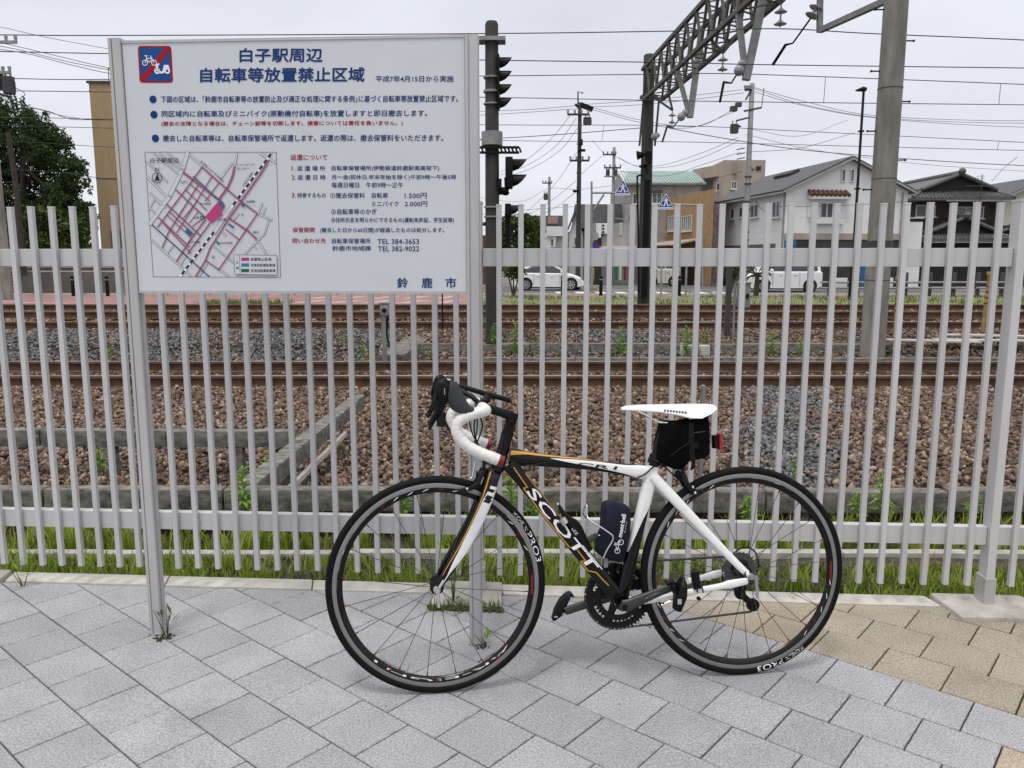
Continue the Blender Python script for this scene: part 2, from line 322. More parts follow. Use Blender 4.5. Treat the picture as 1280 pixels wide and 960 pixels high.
OFF = {}
def part(name, mb, m, parent=None, smooth=35, bevel=0., fix=True, xf=None):
    """one mesh object from builder coordinates; its parent's base offset is taken off"""
    o_ = OFF.get(parent.name, Vector()) if parent else Vector()
    me = bpy.data.meshes.new(name)
    if xf: vs = [xf(v) - o_ for v in mb.v]
    else: vs = [v - o_ for v in mb.v]
    me.from_pydata([tuple(v) for v in vs], [], mb.f)
    for x in (m if isinstance(m, (list, tuple)) else [m]): me.materials.append(M[x] if isinstance(x, str) else x)
    if isinstance(m, (list, tuple)): me.polygons.foreach_set('material_index', mb.m)
    if bevel or fix:
        bm = bmesh.new(); bm.from_mesh(me)
        if fix: bmesh.ops.recalc_face_normals(bm, faces=bm.faces)
        if bevel:
            ed = [e for e in bm.edges if len(e.link_faces) == 2 and e.calc_face_angle(0) > .5]
            bmesh.ops.bevel(bm, geom=ed, offset=bevel, segments=2, affect='EDGES', profile=.6, clamp_overlap=True)
        bm.to_mesh(me); bm.free()
    if smooth:
        me.polygons.foreach_set('use_smooth', [True] * len(me.polygons)); me.set_sharp_from_angle(angle=R(smooth))
    me.update()
    o = bpy.data.objects.new(name, me); COL.objects.link(o)
    if parent: o.parent = parent; OFF[o.name] = o_
    return o
def tag(o, label, cat, group=None):
    o['label'] = label; o['category'] = cat
    if group: o['group'] = group
    return o
def thing(name, label, cat, base=(0, 0, 0), group=None):
    o = bpy.data.objects.new(name, None); COL.objects.link(o); o.empty_display_size = .1
    o.location = base; OFF[o.name] = Vector(base); return tag(o, label, cat, group)
def struct(name, mb, m, **k):
    o = part(name, mb, m, **k); o['kind'] = 'structure'; return o
def rep(root, delta, label=None):
    """copy of a thing with its parts and sub-parts"""
    c = root.copy(); COL.objects.link(c); c.location = root.location + Vector(delta)
    if label: c['label'] = label
    def kids(a, b):
        for ch in list(a.children):
            if ch == b: continue
            d = ch.copy(); COL.objects.link(d); d.parent = b; kids(ch, d)
    kids(root, c); return c

_tc = {}
def text2d(s, bold=0.):
    """flat glyph outlines of a string, scaled to a unit box"""
    k = s
    if k in _tc: return _tc[k]
    cu = bpy.data.curves.new('glyphs', 'FONT'); cu.body = s; cu.resolution_u = 2
    ob = bpy.data.objects.new('glyphs', cu); COL.objects.link(ob)
    me = bpy.data.meshes.new_from_object(ob.evaluated_get(bpy.context.evaluated_depsgraph_get()))
    v = np.array([tuple(p.co)[:2] for p in me.vertices]); f = [tuple(p.vertices) for p in me.polygons]
    bpy.data.objects.remove(ob); bpy.data.curves.remove(cu); bpy.data.meshes.remove(me)
    v -= v.min(0); v /= v.max(0); _tc[k] = (v, f); return v, f

def raw_mesh(name, verts, faces_flat, nside, m, parent=None, smooth=False):
    me = bpy.data.meshes.new(name); nf = len(faces_flat) // nside
    me.vertices.add(len(verts)); me.vertices.foreach_set('co', np.asarray(verts, np.float32).ravel())
    me.loops.add(len(faces_flat)); me.loops.foreach_set('vertex_index', np.asarray(faces_flat, np.int32))
    me.polygons.add(nf); me.polygons.foreach_set('loop_start', np.arange(nf, dtype=np.int32) * nside)
    me.materials.append(M[m]); me.update(calc_edges=True); me.validate()
    if smooth: me.polygons.foreach_set('use_smooth', [True] * nf)
    o = bpy.data.objects.new(name, me); COL.objects.link(o)
    if parent: o.parent = parent
    return o

# ================================================================== GROUND
GY = [3.05, 3.1, 3.7, 3.75, 4.25, 4.6, 9.0, 9.8, 12.2, 13.3, 13.5, 14.6, 15.0, 17.1, 18.4, 20.8, 23, 27.5, 30]
GZ = [-.09, -.10, -.12, -.16, -.22, -.30, -.33, -.315, -.315, -.20, -.12, -.03, 0., .10, .13, .08, -.05, -.24, -.26]
def gh(Y): return float(np.interp(Y, GY, GZ))

TH = -0.70478; RA = Vector((math.cos(TH), math.sin(TH), 0)); RB = Vector((-math.sin(TH), math.cos(TH), 0))
K0, KS = 2.996, -.064                          # front line of the kerb
def build_paving():
    bm = bmesh.new(); lay = bm.verts.layers.float.new('tone'); g = .0023
    for k in range(-32, 30):
        b0 = .830 + .1956 * k; ph = .01 + (.105 if k % 2 else 0)
        for j in range(-40, 40):
            a0 = ph + .2 * j; c = RA * (a0 + .1) + RB * (b0 + .098)
            if abs(c.x) > 5.6 or c.y < -2.5 or c.y > 3.8: continue
            tone = 1. if (k >= 9 or (k == 7 and a0 > -.32)) else 0.
            if tone: tone *= random.uniform(.75, 1.)
            dz = random.uniform(-.0012, .0012); tl = random.uniform(-.003, .003)
            ring = []
            for ins, z in ((g, -.03), (g, -.0025), (g + .0025, 0)):
                r_ = []
                for (u, v) in ((ins, ins), (.2 - ins, ins), (.2 - ins, .1956 - ins), (ins, .1956 - ins)):
                    p = RA * (a0 + u) + RB * (b0 + v); x = bm.verts.new((p.x, p.y, z + (dz + tl * (u - .1) if z > -.02 else 0))); x[lay] = tone; r_.append(x)
                ring.append(r_)
            for q in range(2):
                for i in range(4): bm.faces.new((ring[q][i], ring[q][(i + 1) % 4], ring[q + 1][(i + 1) % 4], ring[q + 1][i]))
            bm.faces.new(ring[2])
    bmesh.ops.bisect_plane(bm, geom=bm.verts[:] + bm.edges[:] + bm.faces[:], plane_co=(0, K0 - .003, 0), plane_no=Vector((-KS, 1, 0)).normalized(), clear_outer=True)
    me = bpy.data.meshes.new('paving'); bm.to_mesh(me); bm.free(); me.materials.append(M['paver'])
    o = bpy.data.objects.new('paving', me); COL.objects.link(o); o['kind'] = 'structure'
build_paving()
struct('paving_bed', MB().add([(-5.7, -3, -.012), (5.7, -3, -.012), (5.7, K0 + KS * 5.7 + .01, -.012), (-5.7, K0 - KS * 5.7 + .01, -.012)], [(0, 1, 2, 3)]), mat('joint_sand', (.016, .015, .013), .95, 0, .3, 30))
struct('plaza_ground', MB().b2((-60, -60, -.3), (60, 2.4, -.05)), 'townground')

kb = MB(); xs = [-4.6, -3.2, -2.5, -2.08, -1.405, -.80, -.315, -.035, .56, 1.16, 1.64, 2.02, 2.6, 3.57, 3.95, 4.6, 5.6]
for a, b in zip(xs[:-1], xs[1:]):
    if a in (-.315, 1.64, -2.5, 3.57): continue
    a += .0025; b -= .0025
    kb.prism([(a, K0 + KS * a, -.2), (b, K0 + KS * b, -.2), (b - .02, K0 + KS * b + .098, -.2), (a - .02, K0 + KS * a + .098, -.2)], (0, 0, .205 + random.uniform(-.002, .002)))
struct('kerb', kb, 'kerb', bevel=.004)
for i, (a, b) in enumerate(((-.312, -.038), (1.643, 2.0), (-2.5, -2.085), (3.573, 3.947))):
    s_ = MB(); m_ = (a + b) / 2; f_ = (2.868, 2.757, 2.98, 2.64)[i]
    s_.prism([(a, f_ + .012, -.2), (b, f_ - .006, -.2), (b + (.0 if i == 0 else -.02), K0 + KS * b + .10, -.2), (a - (.0 if i == 0 else .005), K0 + KS * a + .10, -.2)], (0, 0, .217))
    struct('kerb', s_, 'slab', bevel=.012)

def sheet(name, m, x0, x1, ys, zs, nx=60, jit=0.):
    xs_ = np.linspace(x0, x1, nx); mb = MB()
    vs = [(x, y, z + (random.uniform(-jit, jit) if jit else 0)) for y, z in zip(ys, zs) for x in xs_]
    return struct(name, mb.add(vs, [(r * nx + i, r * nx + i + 1, (r + 1) * nx + i + 1, (r + 1) * nx + i) for r in range(len(ys) - 1) for i in range(nx - 1)]), m, smooth=60, fix=False)
yy = [4.25, 4.45, 4.6, 5, 5.5, 6, 6.5, 7, 7.5, 8, 8.5, 9, 9.4, 9.8, 10.4, 11, 11.6, 12.2, 12.7, 13.3, 13.5, 14, 14.6, 15, 15.6, 16.3, 17.1, 17.8, 18.4, 19.6, 20.8, 22, 23, 25, 27.5]
sheet('ground', 'ground', -60, 60, yy, [gh(y) for y in yy], 240, .015)
sheet('soil_strip', 'soil', -8, 8, [3.04, 3.1, 3.3, 3.5, 3.7, 3.76, 4.0, 4.26], [gh(y) + .003 for y in (3.06, 3.1, 3.3, 3.5, 3.7, 3.76, 4.0, 4.26)], 120, .008)
gut = MB()
for a in np.arange(-5.6, 7, .6):
    gut.b2((a + .003, 3.70, -.35), (a + .597, 3.76, -.092 + random.uniform(-.004, .004)))
struct('gutter_edge', gut, 'slab', bevel=.004)
sheet('town_ground', 'townground', -500, 500, [27.4, 36.9, 60, 200, 1500], [-.26, -.30, -.30, -.32, -.4], 40)
sheet('pink_pavement', 'pinkpave', -60, -1.2, [27.5, 32, 36.4], [-.222, -.20, -.20], 30)
sheet('grass_verge', 'verge', -1.18, 60, [27.5, 30, 33, 34.6], [-.222, -.16, -.15, -.20], 80, .03)
sheet('pink_pavement', 'pinkpave', -1.18, 60, [34.6, 36.4], [-.201, -.201], 30)
sheet('road', 'asphalt', -120, 120, [36.6, 51], [-.25, -.25], 30)
mk = MB()
for k in range(9): mk.b2((2.2 + k * 1.0, 38.0, -.2475), (2.7 + k * 1.0, 41.5, -.246))
for k in range(-9, 3): mk.b2((-36 + k * .0, 36.9, -.2475), (-3, 37.05, -.246)) if k == 0 else None
mk.b2((3, 44.2, -.2475), (40, 44.35, -.246)); mk.b2((6, 37.4, -.2475), (40, 37.55, -.246))
struct('road_marking', mk, 'paint')
st = MB()
for k in range(7): st.add([(-9.5 + k * 1.3, 29.2, -.2065), (-9.0 + k * 1.3, 29.2, -.2065), (-7.4 + k * 1.3, 35, -.1965), (-7.9 + k * 1.3, 35, -.1965)], [(0, 1, 2, 3)])
for k in range(2): st.add([(-22 + k * 2.5, 30.2, -.2045), (-18.6 + k * 2.5, 29.0, -.2065), (-18.4 + k * 2.5, 29.3, -.205), (-21.8 + k * 2.5, 30.5, -.2035)], [(0, 1, 2, 3)])
struct('pavement_marking', st, mat('pale_paving', (.42, .33, .30), .9, 0, .15, 3))
struct('road_kerb', MB().b2((-120, 36.4, -.35), (120, 36.58, -.13)), 'kerb')

# ------------------------------------------------------------------ ballast stones: one mass nobody could count
def stones():
    base = []
    bm = bmesh.new(); bmesh.ops.create_icosphere(bm, subdivisions=1, radius=1)
    bv = np.array([v.co[:] for v in bm.verts]); bf = np.array([[v.index for v in f.verts] for f in bm.faces]); bm.free()
    P = []
    def fill(n, y0, y1, smin, smax, dz=0.):
        y = np.sqrt(rng.uniform(y0 ** 2, y1 ** 2, n)); x = rng.uniform(-1, 1, n) * (.70 * y + 1.2)
        z = np.interp(y, GY, GZ) + rng.uniform(-.006, .034, n) + dz
        P.append(np.stack([x, y, z, rng.uniform(smin, smax, n) * rng.choice([.75, 1, 1, 1.25], n)], 1))
    fill(58000, 4.5, 10.15, .012, .027); fill(7000, 10.3, 11.7, .016, .028, -.03); fill(30000, 11.9, 15.2, .015, .030); fill(6000, 15.4, 18.8, .026, .045); fill(1800, 19, 20.5, .03, .05)
    P = np.concatenate(P); n = len(P); V = np.repeat(bv[None], n, 0)
    V = V * (1 + rng.uniform(-.42, .42, (n, 12, 1))) * rng.uniform(.5, 1.3, (n, 1, 3))
    a, b, c = rng.uniform(0, 6.28, (3, n)); ca, sa, cb, sb = np.cos(a), np.sin(a), np.cos(b), np.sin(b)
    Rz = np.zeros((n, 3, 3)); Rz[:, 0, 0] = ca; Rz[:, 0, 1] = -sa; Rz[:, 1, 0] = sa; Rz[:, 1, 1] = ca; Rz[:, 2, 2] = 1
    Rx = np.zeros((n, 3, 3)); Rx[:, 0, 0] = 1; Rx[:, 1, 1] = cb; Rx[:, 1, 2] = -sb; Rx[:, 2, 1] = sb; Rx[:, 2, 2] = cb
    V = np.einsum('nij,nkj->nki', Rz @ Rx, V) * P[:, None, 3:4] + P[:, None, :3]
    X, Y = P[:, 0], P[:, 1]; nz = rng.normal(0, 1, n)                 # fresher blue grey ballast tipped in patches, rusty stone elsewhere
    fresh = np.where(Y < 10.2, 1.15 - np.abs(X - (.335 * Y + .1)) / .62 - .12 * np.maximum(0, 6.6 - Y), 0) + np.where((Y > 11.9) & (Y < 15.3), np.where(X < -2.2, .8, np.where((X > .8) & (X < 3.2), .75, .15)), 0) + np.where((Y < 5.8) & (X < -1.5), .45, 0)
    mk = fresh + .28 * nz + .25 * np.sin(X * 3.1 + Y) > .62
    for m_, q in (('stone', ~mk), ('stone_grey', mk)):
        W = V[q]; F = (bf[None] + 12 * np.arange(len(W))[:, None, None]).ravel(); o = raw_mesh('ballast_stones', W.reshape(-1, 3), F, 3, m_); o['kind'] = 'stuff'
stones()

# ------------------------------------------------------------------ grass blades
def blades(name, spots, m, kind='stuff'):
    """spots: x, y, z, height, width -> bent three-point blades"""
    S = np.asarray(spots); n = len(S); az = rng.uniform(0, 6.28, n); lean = rng.uniform(.1, .75, n) * S[:, 3]
    d = np.stack([np.cos(az), np.sin(az), np.zeros(n)], 1); s_ = np.stack([-np.sin(az), np.cos(az), np.zeros(n)], 1) * S[:, 4:5] / 2
    p0 = S[:, :3]; up = np.array([0, 0, 1.])
    p1 = p0 + d * lean[:, None] * .3 + up * S[:, 3:4] * .6; p2 = p0 + d * lean[:, None] + up * S[:, 3:4]
    V = np.stack([p0 - s_, p0 + s_, p1 + s_ * .8, p1 - s_ * .8, p2], 1).reshape(-1, 3)
    F = (np.array([[0, 1, 2], [0, 2, 3], [3, 2, 4]])[None] + 5 * np.arange(n)[:, None, None]).ravel()
    o = raw_mesh(name, V, F, 3, m); o['kind'] = kind; return o
def clump_field(n, x0, x1, y0, y1, h0, h1, wd, dens=None):
    x = rng.uniform(x0, x1, n); y = rng.uniform(y0, y1, n)
    f = .5 + .5 * np.sin(x * 5.1 + 1) * np.sin(x * 2.3 + y * 3.1) + .25 * np.sin(x * 17 + y * 9); keep = rng.uniform(0, 1, n) < np.clip(.35 + .65 * f, .12, 1)
    x, y, f = x[keep], y[keep], f[keep]; h = rng.uniform(h0, h1, len(x)) * (.65 + .5 * np.clip(f, 0, 1.2))
    return np.stack([x, y, np.interp(y, GY, GZ) - .005, h, np.full(len(x), wd)], 1)
yk = lambda x: K0 + KS * x + .1
g1 = clump_field(21000, -3.2, 4.6, 0, .58, .03, .105, .007); g1[:, 1] += K0 + KS * g1[:, 0] + .10; g1[:, 2] = np.interp(g1[:, 1], GY, GZ)
hole = np.sin(g1[:, 0] * 3.3 + 1.2) + np.sin(g1[:, 0] * 7.9 + g1[:, 1] * 11) + .8 * np.sin(g1[:, 0] * 1.27 + 4); g1 = g1[(g1[:, 1] < 3.69) & (hole + rng.normal(0, .35, len(g1)) > -.75)]
g1[:, 3] *= np.interp(g1[:, 1] - K0 - KS * g1[:, 0], [.1, .25, .68], [1.2, 1.0, .55])
g2 = clump_field(13000, -4.2, 5.2, 3.80, 4.22, .06, .20, .008); hole = np.sin(g2[:, 0] * 2.1 + .4) + np.sin(g2[:, 0] * 5.3 + 2) + .6 * np.sin(g2[:, 0] * 13); g2 = g2[hole + rng.normal(0, .4, len(g2)) > -.5]
def cover(n, x0, x1, ya, yb, h0, h1, rel):
    x = rng.uniform(x0, x1, n); y = rng.uniform(ya, yb, n) + ((K0 + KS * x) if rel else 0); k = (y < 3.69) if rel else (y > 0); k &= (np.sin(x * 9 + y * 4) + np.sin(x * 23 + 1) + np.sin(y * 31 + x * 5)) > rng.uniform(-2.2, 1.0, n); x, y = x[k], y[k]
    return np.stack([x, y, np.interp(y, GY, GZ) - .002, rng.uniform(h0, h1, len(x)), rng.uniform(.006, .016, len(x))], 1)
g1[:, 4] *= rng.uniform(.6, 1.7, len(g1)); g2[:, 4] *= rng.uniform(.6, 1.7, len(g2))
cl_ = []
for k in range(60):                                    # denser, taller tufts
    x = rng.uniform(-2.9, 4.2); y = (K0 + KS * x + rng.uniform(.14, .6)) if k % 2 else rng.uniform(3.82, 4.2); n = int(rng.uniform(18, 60)); hh = rng.uniform(.09, .20) if k % 2 else rng.uniform(.14, .30)
    cl_.append(np.stack([x + rng.normal(0, .025, n), y + rng.normal(0, .02, n), np.full(n, gh(y) - .005), hh * rng.uniform(.5, 1, n), rng.uniform(.005, .012, n)], 1))
blades('grass', np.concatenate([g1, g2] + cl_), 'grass'); n_ = 170; dx = rng.uniform(-2.9, 4.2, n_); dy = np.where(rng.uniform(0, 1, n_) < .5, K0 + KS * dx + rng.uniform(.15, .6, n_), rng.uniform(3.8, 4.2, n_)); blades('dry_stems', np.stack([dx, dy, np.interp(dy, GY, GZ), rng.uniform(.08, .30, n_), np.full(n_, .0035)], 1), 'straw')
blades('ground_cover', np.concatenate([cover(22000, -3.2, 4.6, .1, .7, .015, .045, True), cover(13000, -4.2, 5.2, 3.8, 4.22, .02, .06, False)]), 'cover')
vy = rng.uniform(27.6, 34.5, 9000); vx = rng.uniform(-1.0, 24, 9000); kp = (np.sin(vx * 1.7) + np.sin(vx * .63 + vy) + np.sin(vx * 3.9 + 2 * vy)) > rng.uniform(-1.2, 1.8, 9000); vx, vy = vx[kp], vy[kp]
blades('verge_grass', np.stack([vx, vy, np.interp(vy, [27.5, 30, 33, 34.6], [-.22, -.16, -.15, -.2]), rng.uniform(.03, .17, len(vx)), np.full(len(vx), .03)], 1), 'verge_blades')
vy = rng.uniform(27.6, 30, 900); vx = rng.uniform(-11, -8, 900)
blades('verge_grass', np.stack([vx, vy, np.full(900, -.22), rng.uniform(.05, .22, 900), np.full(900, .03)], 1), 'verge_blades')

# ================================================================== TRACKS
RAILP = [(-.063, 0), (.063, 0), (.063, .012), (.012, .026), (.009, .11), (.034, .125), (.034, .155), (.028, .16), (-.028, .16), (-.034, .155), (-.034, .125), (-.009, .11), (-.012, .026), (-.063, .012)]
def track(label, near, far, sl):
    (y0, z0), (y1, z1) = near, far; ym = (y0 + y1) / 2
    t = thing('railway_track', label, 'railway track', (0, ym, min(z0, z1) - .3), 'railway tracks beyond the fence')
    for y, z in (near, far):
        r_ = MB(); r_.prism([(-45, y + a, z - .16 + b) for a, b in RAILP], (90, 0, 0)); o = part('rail', r_, 'rust', t, smooth=0)
        part('running_surface', MB().b2((-45, y - .027, z + .0005), (45, y + .027, z + .003)), 'railtop', o, smooth=0)
    sm = None
    for k in range(sl):
        x = -sl * .3 + k * .6 + .1
        if sm is None:
            b_ = MB(); b_.beam((0, y0 - .5, z0 - .24), (0, y1 + .5, z1 - .24), .22, .15)
            for y, z in (near, far):
                for q in (-.1, .1): b_.box((.0, y + q, z - .15), .10, .06, .035)
            sm = part('sleeper', b_, ['sleeper'], t, bevel=.006); sm.location.x = x
        else:
            c = sm.copy(); COL.objects.link(c); c.location.x = x; c.parent = t
track('nearest railway track with brown rusty rails just behind the concrete edging', (10.25, -.16), (11.75, -.16), 44)
track('second railway track beyond the cable trough, its far rail raised', (15.3, .163), (16.8, .27), 60)
track('farthest railway track, alongside the street verge', (18.9, .304), (20.4, .2), 60)

def cbeam(label, a, b, w_=.10, h_=.125, posts=()):
    t = thing('concrete_beam', label, 'concrete edging', tuple(a), 'old concrete edging beams by the track')
    a, b = Vector(a), Vector(b); n_ = max(1, round((b - a).length / 1.0)); mb = MB()
    for i in range(n_):
        p = a.lerp(b, i / n_); q = a.lerp(b, (i + 1) / n_); d = (q - p).normalized() * .004
        dz = Vector((0, 0, random.uniform(-.006, .006))); mb.beam(p + d + dz, q - d + dz, w_, h_)
    part('beam', mb, 'concrete', t, bevel=.014)
    for p in posts:
        part('support', MB().box((p[0], p[1], -.26), .09, .08, .40), 'concrete', t, bevel=.008)
    return t
cbeam('long weathered concrete beam running behind the whole fence', (-6.6, 4.38, -.006), (7.4, 4.27, -.010), posts=[(-2.6, 4.36), (-1.5, 4.36), (.2, 4.33), (1.6, 4.32), (3.2, 4.31)])
cbeam('short concrete beam farther back at the left, ending at the slanting beam', (-8.2, 5.88, .0), (-1.62, 5.86, .0), posts=[(-3.0, 5.86), (-2.05, 5.86)])
dg_ = cbeam('slanting concrete beam linking the near edging to the track', (-1.50, 4.40, .0), (-1.47, 7.6, -.02), .12, .125, posts=[(-1.50, 5.2)])
part('lower_bar', MB().beam((-1.42, 4.45, -.13), (-1.40, 6.6, -.13), .03, .035), 'kerb', dg_)
part('backing', MB().b2((-6.4, 4.40, -.3), (7.2, 4.42, -.10)), 'rust', cbeam('rusty plate and low concrete strip under the long beam', (.2, 4.46, -.22), (4.6, 4.44, -.22), .06, .1))
t = thing('cable_trough', 'grey concrete cable trough with weeds, between the first two tracks', 'cable trough', (3, 13.3, -.2))
tr = MB()
x = -1.7
while x < 6.0:
    tr.b2((x + .006, 13.25, -.30), (x + .99, 13.33, -.055 + random.uniform(-.012, .012))); x += 1.0
part('wall', tr, 'concrete', t, bevel=.012)
lid = MB(); x = -1.7
while x < 6.0: lid.b2((x + .006, 13.345, -.2), (x + .49, 13.62, -.075 + random.uniform(-.012, .012))); x += .5
part('lid', lid, 'concrete', t, bevel=.01)
led = MB(); x = -1.0
while x < 9.5: led.b2((x + .006, 12.46, -.4), (x + .99, 12.60, -.195 + random.uniform(-.006, .006))); x += 1.0
part('ledge', led, 'concrete', t, bevel=.012)
part('cross_slab', MB().beam((-1.9, 12.5, -.2), (-1.55, 15.0, -.05), .42, .12), 'concrete', t, bevel=.02)
part('marker_cap', MB().b2((2.75, 12.95, -.25), (3.0, 13.1, -.05)).b2((3.06, 12.95, -.25), (3.22, 13.1, -.05)), 'kerb', t, bevel=.02)
for i, (px, ln, z) in enumerate(((1160, 1.4, -.03), (1250, 2.2, -.06), (1235, 1.6, -.01))):
    p = at(px, 425 + i * 6, 13.1 + .35 * i); o = part('plank', MB().beam((p.x - ln / 2, p.y, z + .06), (p.x + ln / 2, p.y - .25, z + .05), .2, .03), 'kerb', None, bevel=.004)
    tag(o, ['short pale plank lying beyond the yellow stakes', 'pale board propped on the grass behind the right fence post', 'grey board between two yellow stakes'][i], 'plank')

# ================================================================== FENCE
F0, FS, FX0, FD = 2.985, -.0572, -1.900, .08055
fpos = lambda i: Vector((FX0 + FD * i, F0 + FS * (FX0 + FD * i), 0))
fang = math.atan(FS); fdir = Vector((math.cos(fang), math.sin(fang), 0)); fin = Vector((-math.sin(fang), math.cos(fang), 0))
fen = thing('fence', 'pale grey aluminium fence of upright bars between paving and railway', 'fence', tuple(fpos(22)))
p0 = None
for i in range(-10, 86):
    if i in (-4, 22, 46, 70): continue
    c = fpos(i) + fin * .0095
    if p0 is None:
        p0 = i; b = MB(); b.box((c.x, c.y, (1.50 + .086) / 2), .019, .019, 1.50 - .086, fang); b.box((c.x, c.y, 1.502), .0205, .0205, .006, fang); pale = part('pale', b, 'fence', fen, bevel=.0012, smooth=0)
    else:
        d = pale.copy(); COL.objects.link(d); d.parent = fen; d.location = fpos(i) - fpos(p0) + Vector((random.uniform(-.0012, .0012), 0, random.uniform(-.002, .002))); d.rotation_euler.y = 0
for z0, z1 in ((1.281, 1.347), (.241, .312)):
    for a, b in ((-10, -4), (-4, 22), (22, 46), (46, 70), (70, 86)):
        pa, pb = fpos(a) + fdir * .017 + fin * .0375, fpos(b) - fdir * .017 + fin * .0375; zc = Vector((0, 0, (z0 + z1) / 2))
        r_ = part('rail', MB().beam(pa + zc, pb + zc, .034, z1 - z0), 'fence', fen, bevel=.002, smooth=0)
for i in (-4, 22, 46, 70):
    c = fpos(i) + fin * .031
    po = part('post', MB().box((c.x, c.y, .75), .030, .062, 1.52, fang), 'fence', fen, bevel=.002, smooth=0)
    part('cap', MB().box((c.x, c.y, 1.513), .034, .066, .008, fang), 'fence', po, smooth=0)
    part('sleeve', MB().box((c.x, c.y, .06), .041, .073, .115, fang), 'post', po, bevel=.002, smooth=0)

# ================================================================== INFORMATION SIGN
SL, SR = Vector((-1.250, 2.652, 0)), Vector((-.1245, 2.580, 0)); sdir = (SR - SL).normalized(); sn = Vector((sdir.y, -sdir.x, 0))    # sn points to the viewer
sg = thing('information_sign', 'white notice board on two aluminium posts with a district map and blue writing', 'sign', tuple((SL + SR) / 2))
prof = [(-.02, 0), (-.0105, 0), (-.0105, -.004), (-.006, -.004), (-.006, 0), (.0175, 0), (.02, -.0025), (.02, -.012), (.0165, -.012), (.0165, -.018), (.02, -.018), (.02, -.042), (-.02, -.042), (-.02, -.028), (-.0165, -.028), (-.0165, -.02), (-.02, -.02)]
for P_, zt in ((SL, 1.993), (SR, 1.985)):
    o = part('post', MB().prism([P_ + sdir * u + sn * v + Vector((0, 0, -.05)) for u, v in prof], (0, 0, zt + .05)), 'post', sg, smooth=0)
    part('base_shoe', MB().box(P_ - sn * .021 + Vector((0, 0, .004)), .046, .05, .010, math.atan2(sdir.y, sdir.x)), 'silver', o)
FP = SL - sn * .008                                   # board face
def sp(px, py, lift=.0):
    return onpl(px, py, FP + sn * lift, sn)
cl, cr_ = SL + sdir * .0215, SR - sdir * .0215
zt, zb = (sp(368, 47).z), (sp(378, 366.7).z)
pan = MB(); A_, B_ = cl - sn * .008, cr_ - sn * .008
pan.prism([A_ + Vector((0, 0, zb)), B_ + Vector((0, 0, zb)), B_ - sn * .02 + Vector((0, 0, zb)), A_ - sn * .02 + Vector((0, 0, zb))], (0, 0, zt - zb))
panel = part('panel', pan, 'panel', sg, bevel=.0015, smooth=0)
for z in (zt - .004, zb + .004): part('edge_trim', MB().beam(A_ + sn * .001 + Vector((0, 0, z)), B_ + sn * .001 + Vector((0, 0, z)), .004, .008), 'post', panel, smooth=0)

INK = {k: MB() for k in ('navy', 'red', 'black_ink')}
def write(s, x0, x1, y0, y1, ink='navy', bold=.012, dy=0., mb=None, lift=.0012):
    """glyphs fitted into the board area that the photo rows y0..y1 and columns x0..x1 cover (dy: rise towards the right)"""
    v, f = text2d(s, bold); a, b, c = sp(x0, y1), sp(x1, y1 - dy), sp(x0, y0)
    k = abs(c.z - a.z) * bold
    for i, (u, t_) in enumerate(((0, 0), (k, .3 * k), (-k, -.3 * k), (.3 * k, -k), (-.3 * k, k)) if bold else ((0, 0),)):      # heavier strokes
        (mb or INK[ink]).add([a + (b - a) * p[0] + (c - a) * p[1] + sdir * u + Vector((0, 0, t_)) + sn * (lift + .00004 * i) for p in v], f)
write('白子駅周辺', 300, 403, 60.5, 77.5, bold=.028); write('自転車等放置禁止区域', 250.7, 455.2, 85.3, 102.8, bold=.028, dy=.8)
write('平成7年4月15日から実施', 469.8, 567, 94.8, 102.4, bold=.015)
write('下図の区域は、｢鈴鹿市自転車等の放置防止及び適正な処理に関する条例｣に基づく自転車等放置禁止区域です。', 201.3, 572.4, 120.2, 128.3, dy=.9, bold=.016)
write('同区域内に自転車及びミニバイク(原動機付自転車)を放置しますと即日撤去します。', 202.2, 533.8, 138.6, 147.4, dy=.9, bold=.016)
write('(撤去の支障となる場合は、チェーン錠等を切断します。損害については責任を負いません。)', 202, 503.4, 151.8, 158.4, 'red', dy=1.0, bold=.016)
write('撤去した自転車等は、自転車保管場所で返還します。返還の際は、撤去保管料をいただきます。', 203.8, 554, 169, 177, dy=.6, bold=.016)
write('返還について', 363.2, 409, 193.2, 200.2, 'red')
